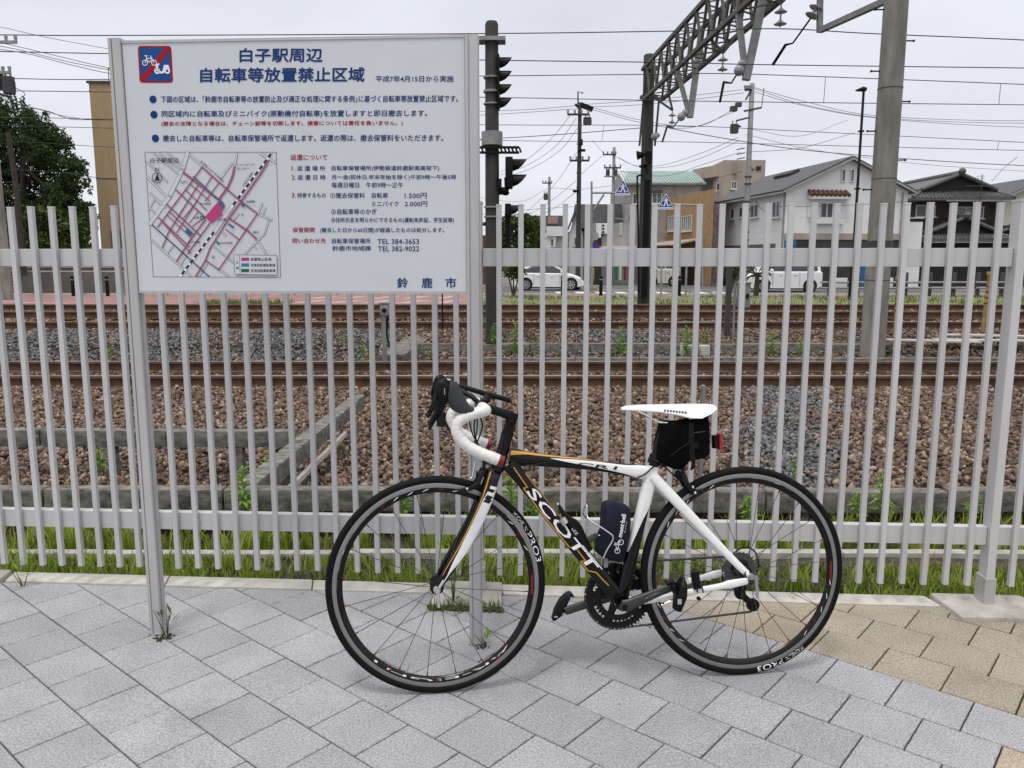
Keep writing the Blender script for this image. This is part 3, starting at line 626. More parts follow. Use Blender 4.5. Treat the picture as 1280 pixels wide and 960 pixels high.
for s, x0, x1, y0, y1, ink in (
    ('1.', 364.8, 369.4, 207.8, 213.2, 'red'), ('返 還 場 所', 371.5, 406.5, 207.4, 213.6, 'navy'), ('自転車保管場所(伊勢鉄道鈴鹿駅南高架下)', 414.6, 549, 207.2, 214, 'navy'),
    ('2.', 364.8, 369.8, 219, 224.6, 'red'), ('返 還 日 時', 372, 407, 218.6, 224.8, 'navy'), ('月～金(祝休日.年末年始を除く)午前9時～午後5時', 414.6, 570, 218.4, 225.2, 'navy'),
    ('毎週日曜日　午前9時～正午', 414.6, 503.8, 228, 234.6, 'navy'),
    ('3.', 364.8, 370, 241.2, 247, 'red'), ('持参するもの', 371.8, 407.3, 241, 247.2, 'navy'), ('①撤去保管料', 413, 456.2, 241, 247.6, 'navy'), ('自転車', 464.8, 485, 241, 247.4, 'navy'), ('1.500円', 506, 533.4, 241.2, 248, 'navy'),
    ('ミニバイク', 464.8, 498.3, 251.7, 257.8, 'navy'), ('2.000円', 506, 534, 251.6, 258.2, 'navy'),
    ('②自転車等のかぎ', 414, 470.9, 261.2, 268, 'navy'), ('③住所氏名を明らかにできるもの(運転免許証、学生証等)', 414, 567.3, 272, 279, 'navy'),
    ('保管期間', 365.8, 393.3, 284.2, 290.4, 'red'), ('(撤去した日から60日間)が経過したものは処分します。', 400.4, 555.2, 284.6, 291.4, 'navy'),
    ('問い合わせ先', 365.8, 407.3, 297.8, 304, 'red'), ('自転車保管場所', 415, 463.3, 298, 304.4, 'navy'), ('TEL 384-3653', 471.9, 523.7, 298.8, 305, 'navy'),
    ('鈴鹿市地域課', 415.6, 463.7, 307.2, 313.4, 'navy'), ('TEL 382-9022', 472.5, 524, 307.8, 314, 'navy')):
    write(s, x0, x1, y0, y1, ink)
for s, x0 in (('鈴', 496.7), ('鹿', 527.3), ('市', 557.2)): write(s, x0, x0 + 13, 347.2, 359.8, bold=.02)
def disc(mb, px, py, r, lift=.0012, n=20):
    c = sp(px, py); k = (sp(px + r, py) - c).length
    mb.add([c + sdir * k * math.cos(2 * math.pi * i / n) + Vector((0, 0, k * math.sin(2 * math.pi * i / n))) + sn * lift for i in range(n)], [tuple(range(n))])
for px, py in ((191.4, 124.2), (192.6, 143.3), (194.4, 173)): disc(INK['navy'], px, py, 4.5)
part('lettering', INK['navy'], 'navy', sg, smooth=0, fix=False); part('red_lettering', INK['red'], 'red', sg, smooth=0, fix=False)

def poly(mb, pts, lift): mb.add([sp(*p) + sn * lift for p in pts], [tuple(range(len(pts)))])
def ring(mb, px, py, r0, r1, lift, n=18):
    c = sp(px, py); k = (sp(px + 1, py) - c).length; vs = []
    for i in range(n):
        d = sdir * math.cos(2 * math.pi * i / n) + Vector((0, 0, math.sin(2 * math.pi * i / n))); vs += [c + d * r0 * k + sn * lift, c + d * r1 * k + sn * lift]
    mb.add(vs, [(2 * i, 2 * i + 1, (2 * i + 3) % (2 * n), (2 * i + 2) % (2 * n)) for i in range(n)])
def strip(mb, pts, wpx, lift):
    q = [sp(*p) for p in pts]; k = (sp(301, 250) - sp(300, 250)).length * wpx / 2
    for a, b in zip(q[:-1], q[1:]):
        d = (b - a).normalized(); s_ = d.cross(sn) * k; e_ = d * k * .5
        mb.add([a - e_ + s_ + sn * lift, a - e_ - s_ + sn * lift, b + e_ - s_ + sn * lift, b + e_ + s_ + sn * lift], [(0, 1, 2, 3)])
# pictogram: no bicycles or scooters
pg = MB(); PG = lambda u, v: (172.3 + 41.8 * u + 2.4 * v, 57.5 + 46 * v)
def rrect(ins, rr):
    out_ = []
    for cx, cy, a0 in ((1 - ins - rr, ins + rr, -90), (1 - ins - rr, 1 - ins - rr, 0), (ins + rr, 1 - ins - rr, 90), (ins + rr, ins + rr, 180)):
        for k in range(5): a = R(a0 + k * 22.5); out_.append(PG(cx + rr * math.cos(a), cy + rr * math.sin(a)))
    return out_
poly(pg, rrect(0, .09), .0011); picto = part('pictogram', pg, 'red', sg, smooth=0, fix=False)
pb = MB(); poly(pb, rrect(.055, .04), .0016); part('blue_field', pb, 'blue', picto, smooth=0, fix=False)
ps = MB(); poly(ps, [PG(.80, .06), PG(.94, .06), PG(.94, .16), PG(.2, .94), PG(.06, .94), PG(.06, .84)], .0021); part('red_slash', ps, 'red', picto, smooth=0, fix=False)
pw = MB()
for u, v, r in ((.2, .46, 3.5), (.47, .46, 3.5)): ring(pw, *PG(u, v), r - .9, r, .0026)
for a, b in (((.2, .46), (.26, .34)), ((.26, .34), (.41, .34)), ((.41, .34), (.47, .46)), ((.41, .34), (.38, .27)), ((.26, .34), (.24, .27)), ((.2, .27), (.28, .27)), ((.26, .36), (.33, .45)), ((.33, .45), (.42, .36))): strip(pw, [PG(*a), PG(*b)], 1.0, .0026)
for u, v in ((.55, .68), (.85, .68)): ring(pw, *PG(u, v), 1.6, 3.6, .0026)
poly(pw, [PG(.53, .50), PG(.62, .47), PG(.63, .51), PG(.58, .55), PG(.62, .68), PG(.7, .7), PG(.75, .56), PG(.76, .52), PG(.9, .52), PG(.93, .64), PG(.82, .60), PG(.74, .75), PG(.6, .75), PG(.5, .63)], .0026)
part('vehicle_symbols', pw, 'white', picto, smooth=0, fix=False)

# area map
MPX = lambda x, y: (160 + x / 5.055, 180 + y / 5.055)
amap = part('area_map', (lambda b: (strip(b, [(181.2, 190.3), (345.4, 190.3), (350.9, 346.6), (191.7, 345.9), (181.2, 190.3)], .55, .0012), b)[1])(MB()), 'grey_ink', sg, smooth=0, fix=False)
def roads(lines, ink, lift, name):
    b = MB()
    for w_, pts in lines: strip(b, [MPX(*p) for p in pts], w_, lift)
    return part(name, b, ink, amap, smooth=0, fix=False)
grey, white_in = [], []
def dbl(w_, pts): grey.append((w_, pts)); white_in.append((w_ - .75, pts))
dbl(5.2, [(378, 56), (345, 160), (265, 330), (140, 505)]); dbl(2.6, [(118, 205), (245, 335)]); dbl(2.2, [(122, 115), (250, 240), (330, 310)][:2]); dbl(2.2, [(200, 60), (355, 180)]); dbl(2.2, [(250, 58), (365, 150)])
dbl(2.0, [(165, 60), (330, 200)]); dbl(2.2, [(140, 310), (240, 400)]); dbl(2.0, [(130, 420), (170, 350), (220, 390)]); dbl(2.0, [(135, 400), (180, 445)]); dbl(2.6, [(690, 58), (675, 140)]); dbl(2.4, [(590, 215), (660, 120)])
dbl(2.6, [(385, 62), (470, 140)]); dbl(2.8, [(835, 58), (935, 120)]); dbl(2.4, [(148, 605), (400, 835)]); dbl(2.2, [(820, 440), (910, 480)]); dbl(2.2, [(890, 485), (865, 565), (735, 700)]); dbl(2.6, [(815, 600), (870, 690), (890, 720)])
dbl(2.0, [(850, 375), (825, 440)]); dbl(2.0, [(870, 405), (850, 450)]); dbl(2.0, [(545, 650), (670, 750)]); dbl(2.4, [(580, 795), (640, 835)]); dbl(2.0, [(500, 760), (450, 835)]); dbl(2.0, [(250, 690), (290, 640)]); dbl(2.0, [(600, 560), (620, 580)])
dbl(5.0, [(665, 385), (545, 560)]); dbl(2.0, [(370, 700), (330, 770)]); dbl(2.0, [(795, 640), (815, 665)]); dbl(2.0, [(700, 440), (670, 480)])
roads(grey, 'grey_ink', .0014, 'road_outline'); roads(white_in, 'panel', .0018, 'road_fill')
roads([(2.6, [(905, 62), (655, 400)]), (2.6, [(545, 555), (332, 836)])], 'white', .0021, 'railway_line')
dash = []
for (x0, y0, x1, y1, n_) in ((905, 62, 655, 400, 9), (545, 555, 332, 836, 8)):
    for k in range(n_): dash.append((2.4, [(x0 + (x1 - x0) * (k + .05) / n_, y0 + (y1 - y0) * (k + .05) / n_), (x0 + (x1 - x0) * (k + .55) / n_, y0 + (y1 - y0) * (k + .55) / n_)]))
roads(dash, 'black_ink', .0024, 'railway_dash')
pk = [(3.2, [(352, 180), (600, 372)]), (2.3, [(470, 147), (710, 360), (820, 440)]), (3.2, [(675, 145), (662, 205), (632, 275), (575, 352)]), (2.7, [(890, 105), (840, 190), (640, 470)]), (2.3, [(640, 470), (520, 660), (490, 740), (430, 835)]),
      (2.6, [(640, 470), (760, 550), (812, 600)]), (2.0, [(820, 440), (575, 795)]), (2.0, [(495, 737), (580, 797)]), (1.7, [(620, 540), (705, 605)]), (2.0, [(470, 147), (410, 230), (190, 525)]), (1.9, [(445, 260), (255, 565), (220, 655)]),
      (1.7, [(530, 210), (480, 290), (400, 420), (310, 560)]), (1.7, [(580, 240), (530, 310), (490, 360)]), (1.6, [(500, 455), (410, 520)]), (2.2, [(490, 480), (400, 600), (310, 740)]), (2.1, [(520, 500), (380, 692)]),
      (2.0, [(305, 290), (495, 470)]), (2.0, [(245, 380), (460, 580)]), (2.0, [(195, 465), (390, 650)]), (1.7, [(265, 430), (420, 575)]), (1.4, [(250, 450), (400, 590)]), (1.5, [(390, 250), (520, 360)]), (1.5, [(365, 290), (500, 420)]), (1.6, [(225, 500), (400, 690)]),
      (1.3, [(335, 430), (370, 380)]), (1.3, [(350, 470), (440, 360)]), (1.3, [(390, 500), (450, 420)])]
roads([(w_ * .86, p_) for w_, p_ in pk], 'pink_ink', .0028, 'no_parking_streets')
roads([(1.5, [(415, 205), (612, 388)])], 'teal_ink', .0032, 'teal_street'); roads([(1.3, [(155, 512), (515, 838)])], 'navy', .0032, 'river_line')
b = MB(); poly(b, [MPX(*p) for p in ((575, 360), (615, 395), (590, 432), (602, 445), (530, 502), (490, 460))], .0034); part('station_square', b, 'pinkblock', amap, smooth=0, fix=False)
b = MB()
for q in (((580, 370), (617, 385), (602, 408), (575, 378)), ((380, 530), (412, 560), (396, 582), (363, 552)), ((712, 375), (750, 380), (728, 402)), ((640, 500), (675, 525), (668, 535), (633, 510)), ((560, 610), (585, 628), (580, 640), (555, 620))): poly(b, [MPX(*p) for p in q], .0036)
part('parking_lots', b, 'teal_ink', amap, smooth=0, fix=False)
b = MB(); poly(b, [MPX(*p) for p in ((672, 700), (943, 704), (946, 827), (679, 823))], .0038); lg = part('legend', b, 'panel', amap, smooth=0, fix=False)
b = MB(); strip(b, [MPX(*p) for p in ((672, 700), (943, 704), (946, 827), (679, 823), (672, 700))], .5, .0041); strip(b, [MPX(706, 701), MPX(712, 824)], .5, .0041); part('legend_frame', b, 'grey_ink', amap, smooth=0, fix=False)
for ink, y in (('pinkblock', 718), ('lblue_ink', 754), ('green_ink', 789)):
    b = MB(); poly(b, [MPX(*p) for p in ((718, y), (768, y), (769, y + 21), (719, y + 21))], .0041); part('legend_swatch', b, ink, amap, smooth=0, fix=False)
mt = MB()
def mw(s, x0, y0, x1, y1, bold=.01): a, c = MPX(x0, y0), MPX(x1, y1); write(s, a[0], c[0], a[1], c[1], mb=mt, lift=.0043, bold=bold)
for a in (('白子駅周辺', 145, 90, 323, 120), ('N', 175, 150, 200, 172), ('NTT', 338, 234, 382, 251), ('ショッピング', 692, 124, 803, 138), ('センター', 692, 148, 770, 163), ('幼稚園', 750, 357, 803, 372), ('白子駅', 575, 470, 625, 486), ('白子本町', 592, 618, 665, 634),
          ('卍', 532, 706, 552, 726), ('銀行', 795, 550, 830, 567), ('◎', 458, 453, 484, 478), ('交番', 420, 458, 452, 473), ('白子駅前', 460, 371, 527, 386), ('白子公園', 385, 612, 455, 627), ('寺', 718, 440, 733, 456), ('放置禁止区域', 778, 719, 908, 738), ('市営自転車駐車場', 779, 756, 932, 775), ('民営自転車駐車場', 781, 791, 934, 810), ('凡', 684, 742, 700, 758), ('例', 686, 776, 702, 792)): mw(*a)
def mwr(s, x0, y0, x1, y1, h):
    v, f = text2d(s, .02); a, b_ = sp(*MPX(x0, y0)), sp(*MPX(x1, y1)); d = (b_ - a); u = sn.cross(d).normalized() * -1
    if u.z < 0: u = -u
    k = (sp(301, 250) - sp(300, 250)).length * h
    mt.add([a + d * p[0] + u * k * (p[1] - .5) + sn * .0043 for p in v], f)
mwr('県道亀山白子停車場線', 462, 108, 606, 238, 3.0); mwr('近鉄名古屋線', 728, 268, 788, 182, 3.0)
ring(mt, *MPX(188, 214), 5.6, 6.4, .0043, 24); poly(mt, [MPX(*p) for p in ((188, 184), (205, 236), (188, 230), (171, 236))], .0043)
part('map_lettering', mt, 'black_ink', amap, smooth=0, fix=False)

# ================================================================== ROAD BICYCLE (leans against the right sign post)
LEAN = R(6.5)
BO = Vector((-.244, 2.276, 0)); BE = Vector((.9936, .1129, 0)); BN = Vector((-.1129, .9936, 0))
BW = Vector((0, 0, 1)) * math.cos(LEAN) + BN * math.sin(LEAN); BV = BN * math.cos(LEAN) - Vector((0, 0, 1)) * math.sin(LEAN)
BM = Matrix((BE, BV, BW)).transposed()
def bp(px, py, v=0.):
    """photo point on the plane v metres beyond the bicycle's middle plane -> bicycle coordinates (rearward, away, up)"""
    q = onpl(px, py, BO + BV * v, BV) - BO; return Vector((q.dot(BE), v, q.dot(BW)))
def bthing(name, label, cat, base, group=None):
    o = thing(name, label, cat, (0, 0, 0), group); b = Vector(base)
    o.location = BO + BM @ b; o.rotation_euler = BM.to_euler(); OFF[o.name] = b; return o
LAT = (0, 1, 0)
RW, UF, UR = .3325, .020, .985
bike = bthing('road_bicycle', 'black and white road bicycle with gold stripes and white handlebar tape, leaning before the fence', 'bicycle', (.5, 0, 0))

def sm(pts, n=6):
    """smooth curve through points (Catmull-Rom)"""
    P_ = [Vector(p) for p in pts]; P_ = [P_[0] * 2 - P_[1]] + P_ + [P_[-1] * 2 - P_[-2]]; out_ = []
    for i in range(1, len(P_) - 2):
        for k in range(n):
            t = k / n; a, b, c, d = P_[i - 1:i + 3]
            out_.append(.5 * ((2 * b) + (c - a) * t + (2 * a - 5 * b + 4 * c - d) * t * t + (3 * b - a - 3 * c + d) * t ** 3))
    return out_ + [P_[-2]]
def lin(v, n): return list(np.interp(np.linspace(0, 1, n), np.linspace(0, 1, len(v)), v))

def arc_text(mb, s, c, r0, r1, a0, a1, v, bold=.0, flip=False):
    """letters bent round a wheel centre: baseline r0 (or r1 when flip), from angle a0 to a1 (degrees, in the u-w plane)"""
    tv, tf = text2d(s); vs = []
    for x, y in tv:
        a = R(a0 + (a1 - a0) * x); r = r0 + (r1 - r0) * y; vs.append((c[0] + r * math.cos(a), v, c[1] + r * math.sin(a)))
    mb.add(vs, tf)

def wheel(u, rear):
    C_ = Vector((u, 0, RW)); wh = part('wheel', MB().lathe([(.2855, -.0068), (.2965, -.0088), (.2965, .0088), (.2855, .0068), (.281, 0)], C_, LAT, 96, closed=True, xref=(1, 0, 0)), 'carbon', bike, smooth=50)
    ty = MB(); ty.lathe([(RW - .0128 + .0128 * math.cos(2 * math.pi * k / 14), .0124 * math.sin(2 * math.pi * k / 14)) for k in range(14)], C_, LAT, 96, closed=True, xref=(1, 0, 0)); tyre = part('tyre', ty, 'tyre', wh, smooth=60)
    br = MB()
    for s_ in (-1, 1): br.lathe([(.2985, s_ * .0091), (.3085, s_ * .0100), (.3125, s_ * .0085)], C_, LAT, 96, xref=(1, 0, 0)).f[-2:] and None
    br.f = [f for f in br.f if len(f) == 4]; br.m = br.m[:len(br.f)]
    part('brake_track', br, 'alloy', wh, smooth=60, fix=False)
    hub = MB(); w_ = .065 if rear else .05
    hub.lathe([(.004, -w_), (.009, -w_), (.009, -w_ + .006), (.011, -w_ + .008), (.011, -.034), (.021, -.032), (.021, -.029), (.011, -.026), (.009, 0), (.011, .026), (.021, .029), (.021, .032), (.011, .034), (.011, w_ - .008), (.009, w_ - .006), (.009, w_), (.004, w_)], C_, LAT, 24)
    part('hub', hub, 'blackmetal', wh, smooth=40)
    spk, nip = MB(), MB(); n_ = 24 if rear else 20
    for k in range(n_):
        a = 2 * math.pi * (k + (.25 if rear else .62)) / n_; sd = -1 if k % 2 else 1; tw = (.32 if (rear and sd > 0) else .0) * (1 if (k // 2) % 2 else -1)
        o_ = Vector((math.cos(a), 0, math.sin(a))); h_ = Vector((math.cos(a + tw), 0, math.sin(a + tw)))
        p, q = C_ + h_ * .019 + Vector((0, sd * .030, 0)), C_ + o_ * .2835 + Vector((0, sd * .002, 0))
        spk.tube([p, q], .0011, 5); nip.tube([q.lerp(p, .045), q], .0022, 6)
    part('spokes', spk, 'spoke', wh, smooth=60); part('nipples', nip, 'redred', wh, smooth=60)
    va = R(200 if rear else 250); d = Vector((math.cos(va), 0, math.sin(va))); part('valve', MB().tube([C_ + d * .283, C_ + d * .252], [.003, .0022], 6), 'silver', wh)
    wt, rd = MB(), MB(); c2 = (u, RW); v_ = -.0082
    for a0, a1 in (((222, 318), (75, 130), (18, 48)) if not rear else ((-48, 6), (108, 160), (196, 236))):
        arc_text(wt, 'AR-EIGHT', c2, .2868, .2963, 318, 224, v_) if a0 == 222 else None
        for k in range(int((a1 - a0) / 9)):
            b0 = a0 + 9 * k; vs = [(c2[0] + r * math.cos(R(a)), v_ - .0002, c2[1] + r * math.sin(R(a))) for r, a in ((.2955, b0), (.2955, b0 + 1.3), (.2885, b0 + 4.9), (.2885, b0 + 4.0))]
            (rd if k % 4 == 1 else wt).add(vs, [(0, 1, 2, 3)]) if a0 != 222 else None
        if a0 == 222:
            for b0 in (268, 306, 238): rd.add([(c2[0] + r * math.cos(R(a)), v_ - .0003, c2[1] + r * math.sin(R(a))) for r, a in ((.2955, b0), (.2955, b0 + 2.0), (.288, b0 + 3.6), (.288, b0 + 1.6))], [(0, 1, 2, 3)])
    rd.add([(c2[0] + r * math.cos(R(a)), v_ - .0003, c2[1] + r * math.sin(R(a))) for r, a in ((.2955, -8), (.2955, 4), (.289, 4), (.289, -8))], [(0, 1, 2, 3)])
    part('rim_lettering', wt, 'white', wh, smooth=0, fix=False); part('red_rim_mark', rd, 'redred', wh, smooth=0, fix=False)
    tl = MB()
    def tyt(s, a0, a1, h=.5):
        tv, tf = text2d(s); vs = []
        for x, y in tv:
            a = R(a0 + (a1 - a0) * x); ph = R(118 - 34 * h * 2 * (y - .5)); ph = math.pi + R(50 * (y - .5) * 2 * h) ; r = RW - .0128 + .0131 * math.sin(R(-8) + (y - .5) * 1.5 * h); vv = -.0127 * math.cos(R(-8) + (y - .5) * 1.5 * h)
            vs.append((c2[0] + r * math.cos(a), vv, c2[1] + r * math.sin(a)))
        tl.add(vs, tf)
    if not rear: tyt('MICHELIN', 42, 30, .55); tyt('PRO3', 28.5, 11, .9)
    else: tyt('MICHELIN', -52, -64, .55); tyt('PRO3', -66, -82, .9)
    part('tyre_lettering', tl, 'white', wh, smooth=0, fix=False)
    return wh
wheel(UF, False); rw_ = wheel(UR, True)

# ---- frame
hs, he = bp(633.5, 545), bp(621, 588)
BB = bp(775.5, 750); SJ = bp(814, 592); SC = bp(818.5, 578)
frame = part('frame', MB().tube([hs, hs.lerp(he, .15), hs.lerp(he, .5), he], [.0195, .0185, .019, .021], 20), 'carbon', bike, smooth=50)
tt = [bp(637, 569), bp(662, 573.5), bp(700, 577), bp(740, 581), bp(775, 586), bp(800, 590), bp(816, 592)]
part('top_tube', MB().stube(sm(tt), lin([.026, .021, .0185, .0165, .0175, .0205, .021], 37), lin([.017, .019, .018, .016, .016, .017, .017], 37), LAT, 24, 2.8), 'carbon', frame, smooth=50)
ttw = MB()                                             # white rear end of the top tube: a slightly larger sleeve that starts as a slanted wedge
c_t = sm(tt); i0 = 12
def sleeve(mb, path, rh, rv, lo, hi, seg=20, side=-1):
    """open shell on the near side of a squared tube between heights lo..hi (fractions of rh)"""
    n_ = len(path); vs = []
    for i, p in enumerate(path):
        T = (path[min(i + 1, n_ - 1)] - path[max(i - 1, 0)]).normalized(); a = Vector(LAT).cross(T).normalized()
        if a.z < 0: a = -a
        g_ = lambda h: math.asin(math.copysign(min(1, abs(h)) ** 1.4, h)); b0, b1 = g_(lo[i]), g_(hi[i])
        for k in range(seg + 1):
            b = b0 + (b1 - b0) * k / seg; h = math.copysign(abs(math.sin(b)) ** (1 / 1.4), b); vv = abs(math.cos(b)) ** (1 / 1.4)
            vs.append(p + a * (rh[i] + .0010) * h + Vector(LAT) * side * (rv[i] + .0010) * vv)
    mb.add(vs, [(i * (seg + 1) + k, (i + 1) * (seg + 1) + k, (i + 1) * (seg + 1) + k + 1, i * (seg + 1) + k + 1) for i in range(n_ - 1) for k in range(seg)])
rh_, rv_ = lin([.026, .021, .0185, .0165, .0175, .0205, .021], 37), lin([.017, .019, .018, .016, .016, .017, .017], 37)
pth = c_t[10:37]; lo = lin([.45, .1, -.2, -.42, -.6, -.85, -1, -1], 27); hi = lin([.5, .65, .72, .75, .8, 1, 1, 1], 27)
sleeve(ttw, pth, rh_[10:], rv_[10:], lo, hi); sleeve(ttw, c_t[24:37], rh_[24:], rv_[24:], [-1] * 13, [1] * 13, side=1)
part('white_panel', ttw, 'bikewhite', frame, smooth=60, fix=False)
gs = MB(); sleeve(gs, c_t[0:22], rh_, rv_, lin([.1, .66, .70, .80, .88], 22), lin([.62, .93, .90, .92, .9], 22)); part('gold_stripe', gs, 'gold', frame, smooth=60, fix=False)
def fit_text(mb, s, p, q, up, h, v, slant=0., bold=0.):
    """letters laid along p->q (bicycle coordinates) at lateral v; up is the side the letters' tops face"""
    tv, tf = text2d(s); p, q = Vector(p), Vector(q); d = q - p; u_ = Vector(up); u_ = (u_ - d.normalized() * u_.dot(d.normalized())).normalized()
    for i, (e_x, e_y) in enumerate(((0, 0), (bold, bold), (-bold, -bold), (bold, -bold), (-bold, bold)) if bold else ((0, 0),)):
        mb.add([p + d * x + u_ * h * (y - .5 + e_y) + d.normalized() * (slant * h * (y - .5) + e_x * h) + Vector((0, v - .00004 * i - p.y, 0)) for x, y in tv], tf)
tb = MB(); fit_text(tb, 'CR1', bp(722, 580.2, -.0212), bp(771, 585.2, -.0212), (0, 0, 1), .0105, -.0212, .55, .03); part('frame_lettering', tb, 'black_ink', frame, smooth=0, fix=False)
# down tube
d0, d1 = bp(636, 579), bp(772, 747)
dts = [d0, d0.lerp(d1, .12), d0.lerp(d1, .5), d0.lerp(d1, .88), d1]
part('down_tube', MB().stube(dts, [.024, .0215, .0225, .024, .026], [.016, .018, .020, .021, .022], LAT, 28, 4.0), 'carbon', frame, smooth=50)
dd = (d1 - d0).normalized(); dup = Vector(LAT).cross(dd).normalized(); dup = dup if dup.z > 0 else -dup
DT = lambda s, h, v=-.0213: d0 + dd * s + dup * h + Vector((0, v, 0))
dl = (d1 - d0).length
wl = MB(); v_, f_ = text2d('SCOTT'); s0, s1 = dl * .185, dl * .77
wl_b = MB()
for i, e_ in enumerate((0, .0008, -.0008, .0016)):
    wl.add([DT(s0 + (s1 - s0) * x + .006 * (y - .5) + e_, -.0140 + .029 * y + e_ * .4, -.0212 - .00004 * i) for x, y in v_], f_)
wl.add([DT(dl * a, h) for a, h in ((.62, .0165), (.80, .0165), (.80, .0195), (.62, .0195))], [(0, 1, 2, 3)])
part('maker_lettering', wl, 'white', frame, smooth=0, fix=False)
gl = MB()
def gline(pts, w_=.0016):
    q = [DT(s, h, -.0211) for s, h in pts]
    for a, b in zip(q[:-1], q[1:]):
        d = (b - a).normalized(); n_ = d.cross(Vector(LAT)) * w_; gl.add([a - n_ - d * w_, a + n_ - d * w_, b + n_ + d * w_, b - n_ + d * w_], [(0, 1, 2, 3)])
gline([(dl * .02, .004), (dl * .165, -.002), (dl * .155, -.013), (dl * .30, -.0175), (dl * .58, -.0175), (dl * .62, -.004), (dl * .70, -.005), (dl * .685, -.0185), (dl * .755, -.0185), (dl * .79, -.003), (dl * .90, .002)])
gline([(dl * .165, .0185), (dl * .45, .019)], .0009); gline([(dl * .10, .019), (dl * .165, .0185)], .0009)
part('gold_line', gl, 'gold', frame, smooth=0, fix=False)
# seat tube: white top, black aero lower end
st_ = [SJ, SJ.lerp(BB, .25), SJ.lerp(BB, .6), BB]
part('seat_tube', MB().stube(st_, [.019, .0185, .020, .022], [.016, .016, .016, .020], LAT, 24, 2.8), 'carbon', frame, smooth=50)
sw = MB(); ps_ = [SJ.lerp(BB, t_) for t_ in np.linspace(-.06, .62, 20)]
sleeve(sw, ps_, [.0195] * 20, [.0165] * 20, lin([-1, -1, -1, -.9, -.3, .1, .45, .8], 20), [1] * 20); sleeve(sw, ps_[:8], [.0195] * 8, [.0165] * 8, [-1] * 8, [1] * 8, side=1)
part('white_panel', sw, 'bikewhite', frame, smooth=60, fix=False)
tm_ = MB(); fit_text(tm_, 'TEAM', bp(798.5, 657, -.017), bp(808.5, 626, -.017), (-1, 0, 0), .0085, -.0182, .4, .0); part('frame_lettering', tm_, 'white', frame, smooth=0, fix=False)
part('bottom_bracket', MB().tube([BB + Vector((0, -.036, 0)), BB + Vector((0, .036, 0))], .024, 24), 'carbon', frame, smooth=50)
# stays
for s_ in (-1, 1):
    a = [SJ + Vector((0, s_ * .012, -.004)), bp(846, 627, -.030), bp(888, 671, -.042), bp(922, 706, -.056), bp(939, 722, -.062)]
    a = [Vector((p.x, s_ * abs(p.y), p.z)) for p in a]
    part('seat_stay', MB().stube(sm(a), lin([.017, .0165, .0135, .0115, .010], 25), lin([.013, .011, .009, .008, .007], 25), LAT, 18, 2.4), 'bikewhite', frame, smooth=50)
    b = [BB + Vector((.02, s_ * .03, .004)), bp(825, 748, -.038), bp(862, 740, -.048), bp(900, 733, -.056), bp(912, 730.5, -.059), bp(934, 726, -.062)]
    b = [Vector((p.x, s_ * abs(p.y), p.z)) for p in b]
    part('chain_stay', MB().stube(sm(b), lin([.014, .0095, .009, .0095, .0135, .0105], 31), lin([.010, .008, .008, .008, .008, .006], 31), LAT, 18, 2.6), 'bikewhite', frame, smooth=50)
    part('dropout', MB().stube([Vector((UR - .022, s_ * .063, RW + .012)), Vector((UR + .004, s_ * .063, RW)), Vector((UR + .010, s_ * .063, RW - .02))], [.010, .012, .008], [.004] * 3, LAT, 12, 3), 'darkgrey', frame, smooth=40)
# fork
fk = [bp(619.5, 586, 0), bp(616, 597, -.022), bp(609.5, 618, -.036), bp(597, 648, -.042), bp(579, 683, -.046), bp(561, 712, -.049), bp(547.5, 735, -.050)]
for s_ in (-1, 1):
    p_ = [Vector((q.x, s_ * abs(q.y), q.z)) for q in fk]; sp_ = sm(p_); n_ = len(sp_)
    o = part('fork_blade', MB().stube(sp_, lin([.022, .020, .0195, .0205, .0195, .0155, .0095], n_), lin([.012, .011, .0095, .009, .0085, .008, .007], n_), LAT, 20, 3.2), 'carbon', bike, smooth=50)
    if s_ < 0:
        rh2, rv2 = lin([.022, .020, .0195, .0205, .0195, .0155, .0095], n_), lin([.012, .011, .0095, .009, .0085, .008, .007], n_)
        b = MB(); sleeve(b, sp_[9:33], rh2[9:], rv2[9:], lin([-.97, -.97, -.95, -.92, -.8, -.3], 24), lin([0, .42, .45, .42, .2, -.28], 24)); part('white_panel', b, 'bikewhite', o, smooth=60, fix=False)
        b = MB(); sleeve(b, sp_[3:33], rh2[3:], rv2[3:], lin([.5, .52, .5, .5], 30), lin([.68, .70, .66, .62], 30)); part('gold_stripe', b, 'gold', o, smooth=60, fix=False)
        b = MB()
        for k in (10, 12, 13): sleeve(b, sp_[k:k + 2], [r * 1.01 for r in rh2[k:]], [r + .0006 for r in rv2[k:]], [-.85, -.6], [.1, .3])
        part('black_slash', b, 'carbon', o, smooth=60, fix=False)
        b = MB()
        for k, h in ((30, -.5), (33, -.1)): sleeve(b, sp_[k:k + 7], rh2[k:], rv2[k:], lin([h, h + .1], 7), lin([h + .22, h + .3], 7))
        part('white_slash', b, 'bikewhite', o, smooth=60, fix=False)
part('quick_release', MB().tube([Vector((UF, -.052, RW)), Vector((UF, -.064, RW))], [.012, .009], 16).tube([Vector((UF + .002, -.06, RW)), Vector((UF + .004, -.066, RW - .05))], [.006, .004], 8), 'silver', bike)
part('quick_release', MB().tube([Vector((UR, -.066, RW)), Vector((UR, -.076, RW))], [.010, .008], 16).tube([Vector((UR + .012, -.073, RW + .004)), Vector((UR + .016, -.078, RW - .065))], [.006, .0045], 8), 'galv', bike)
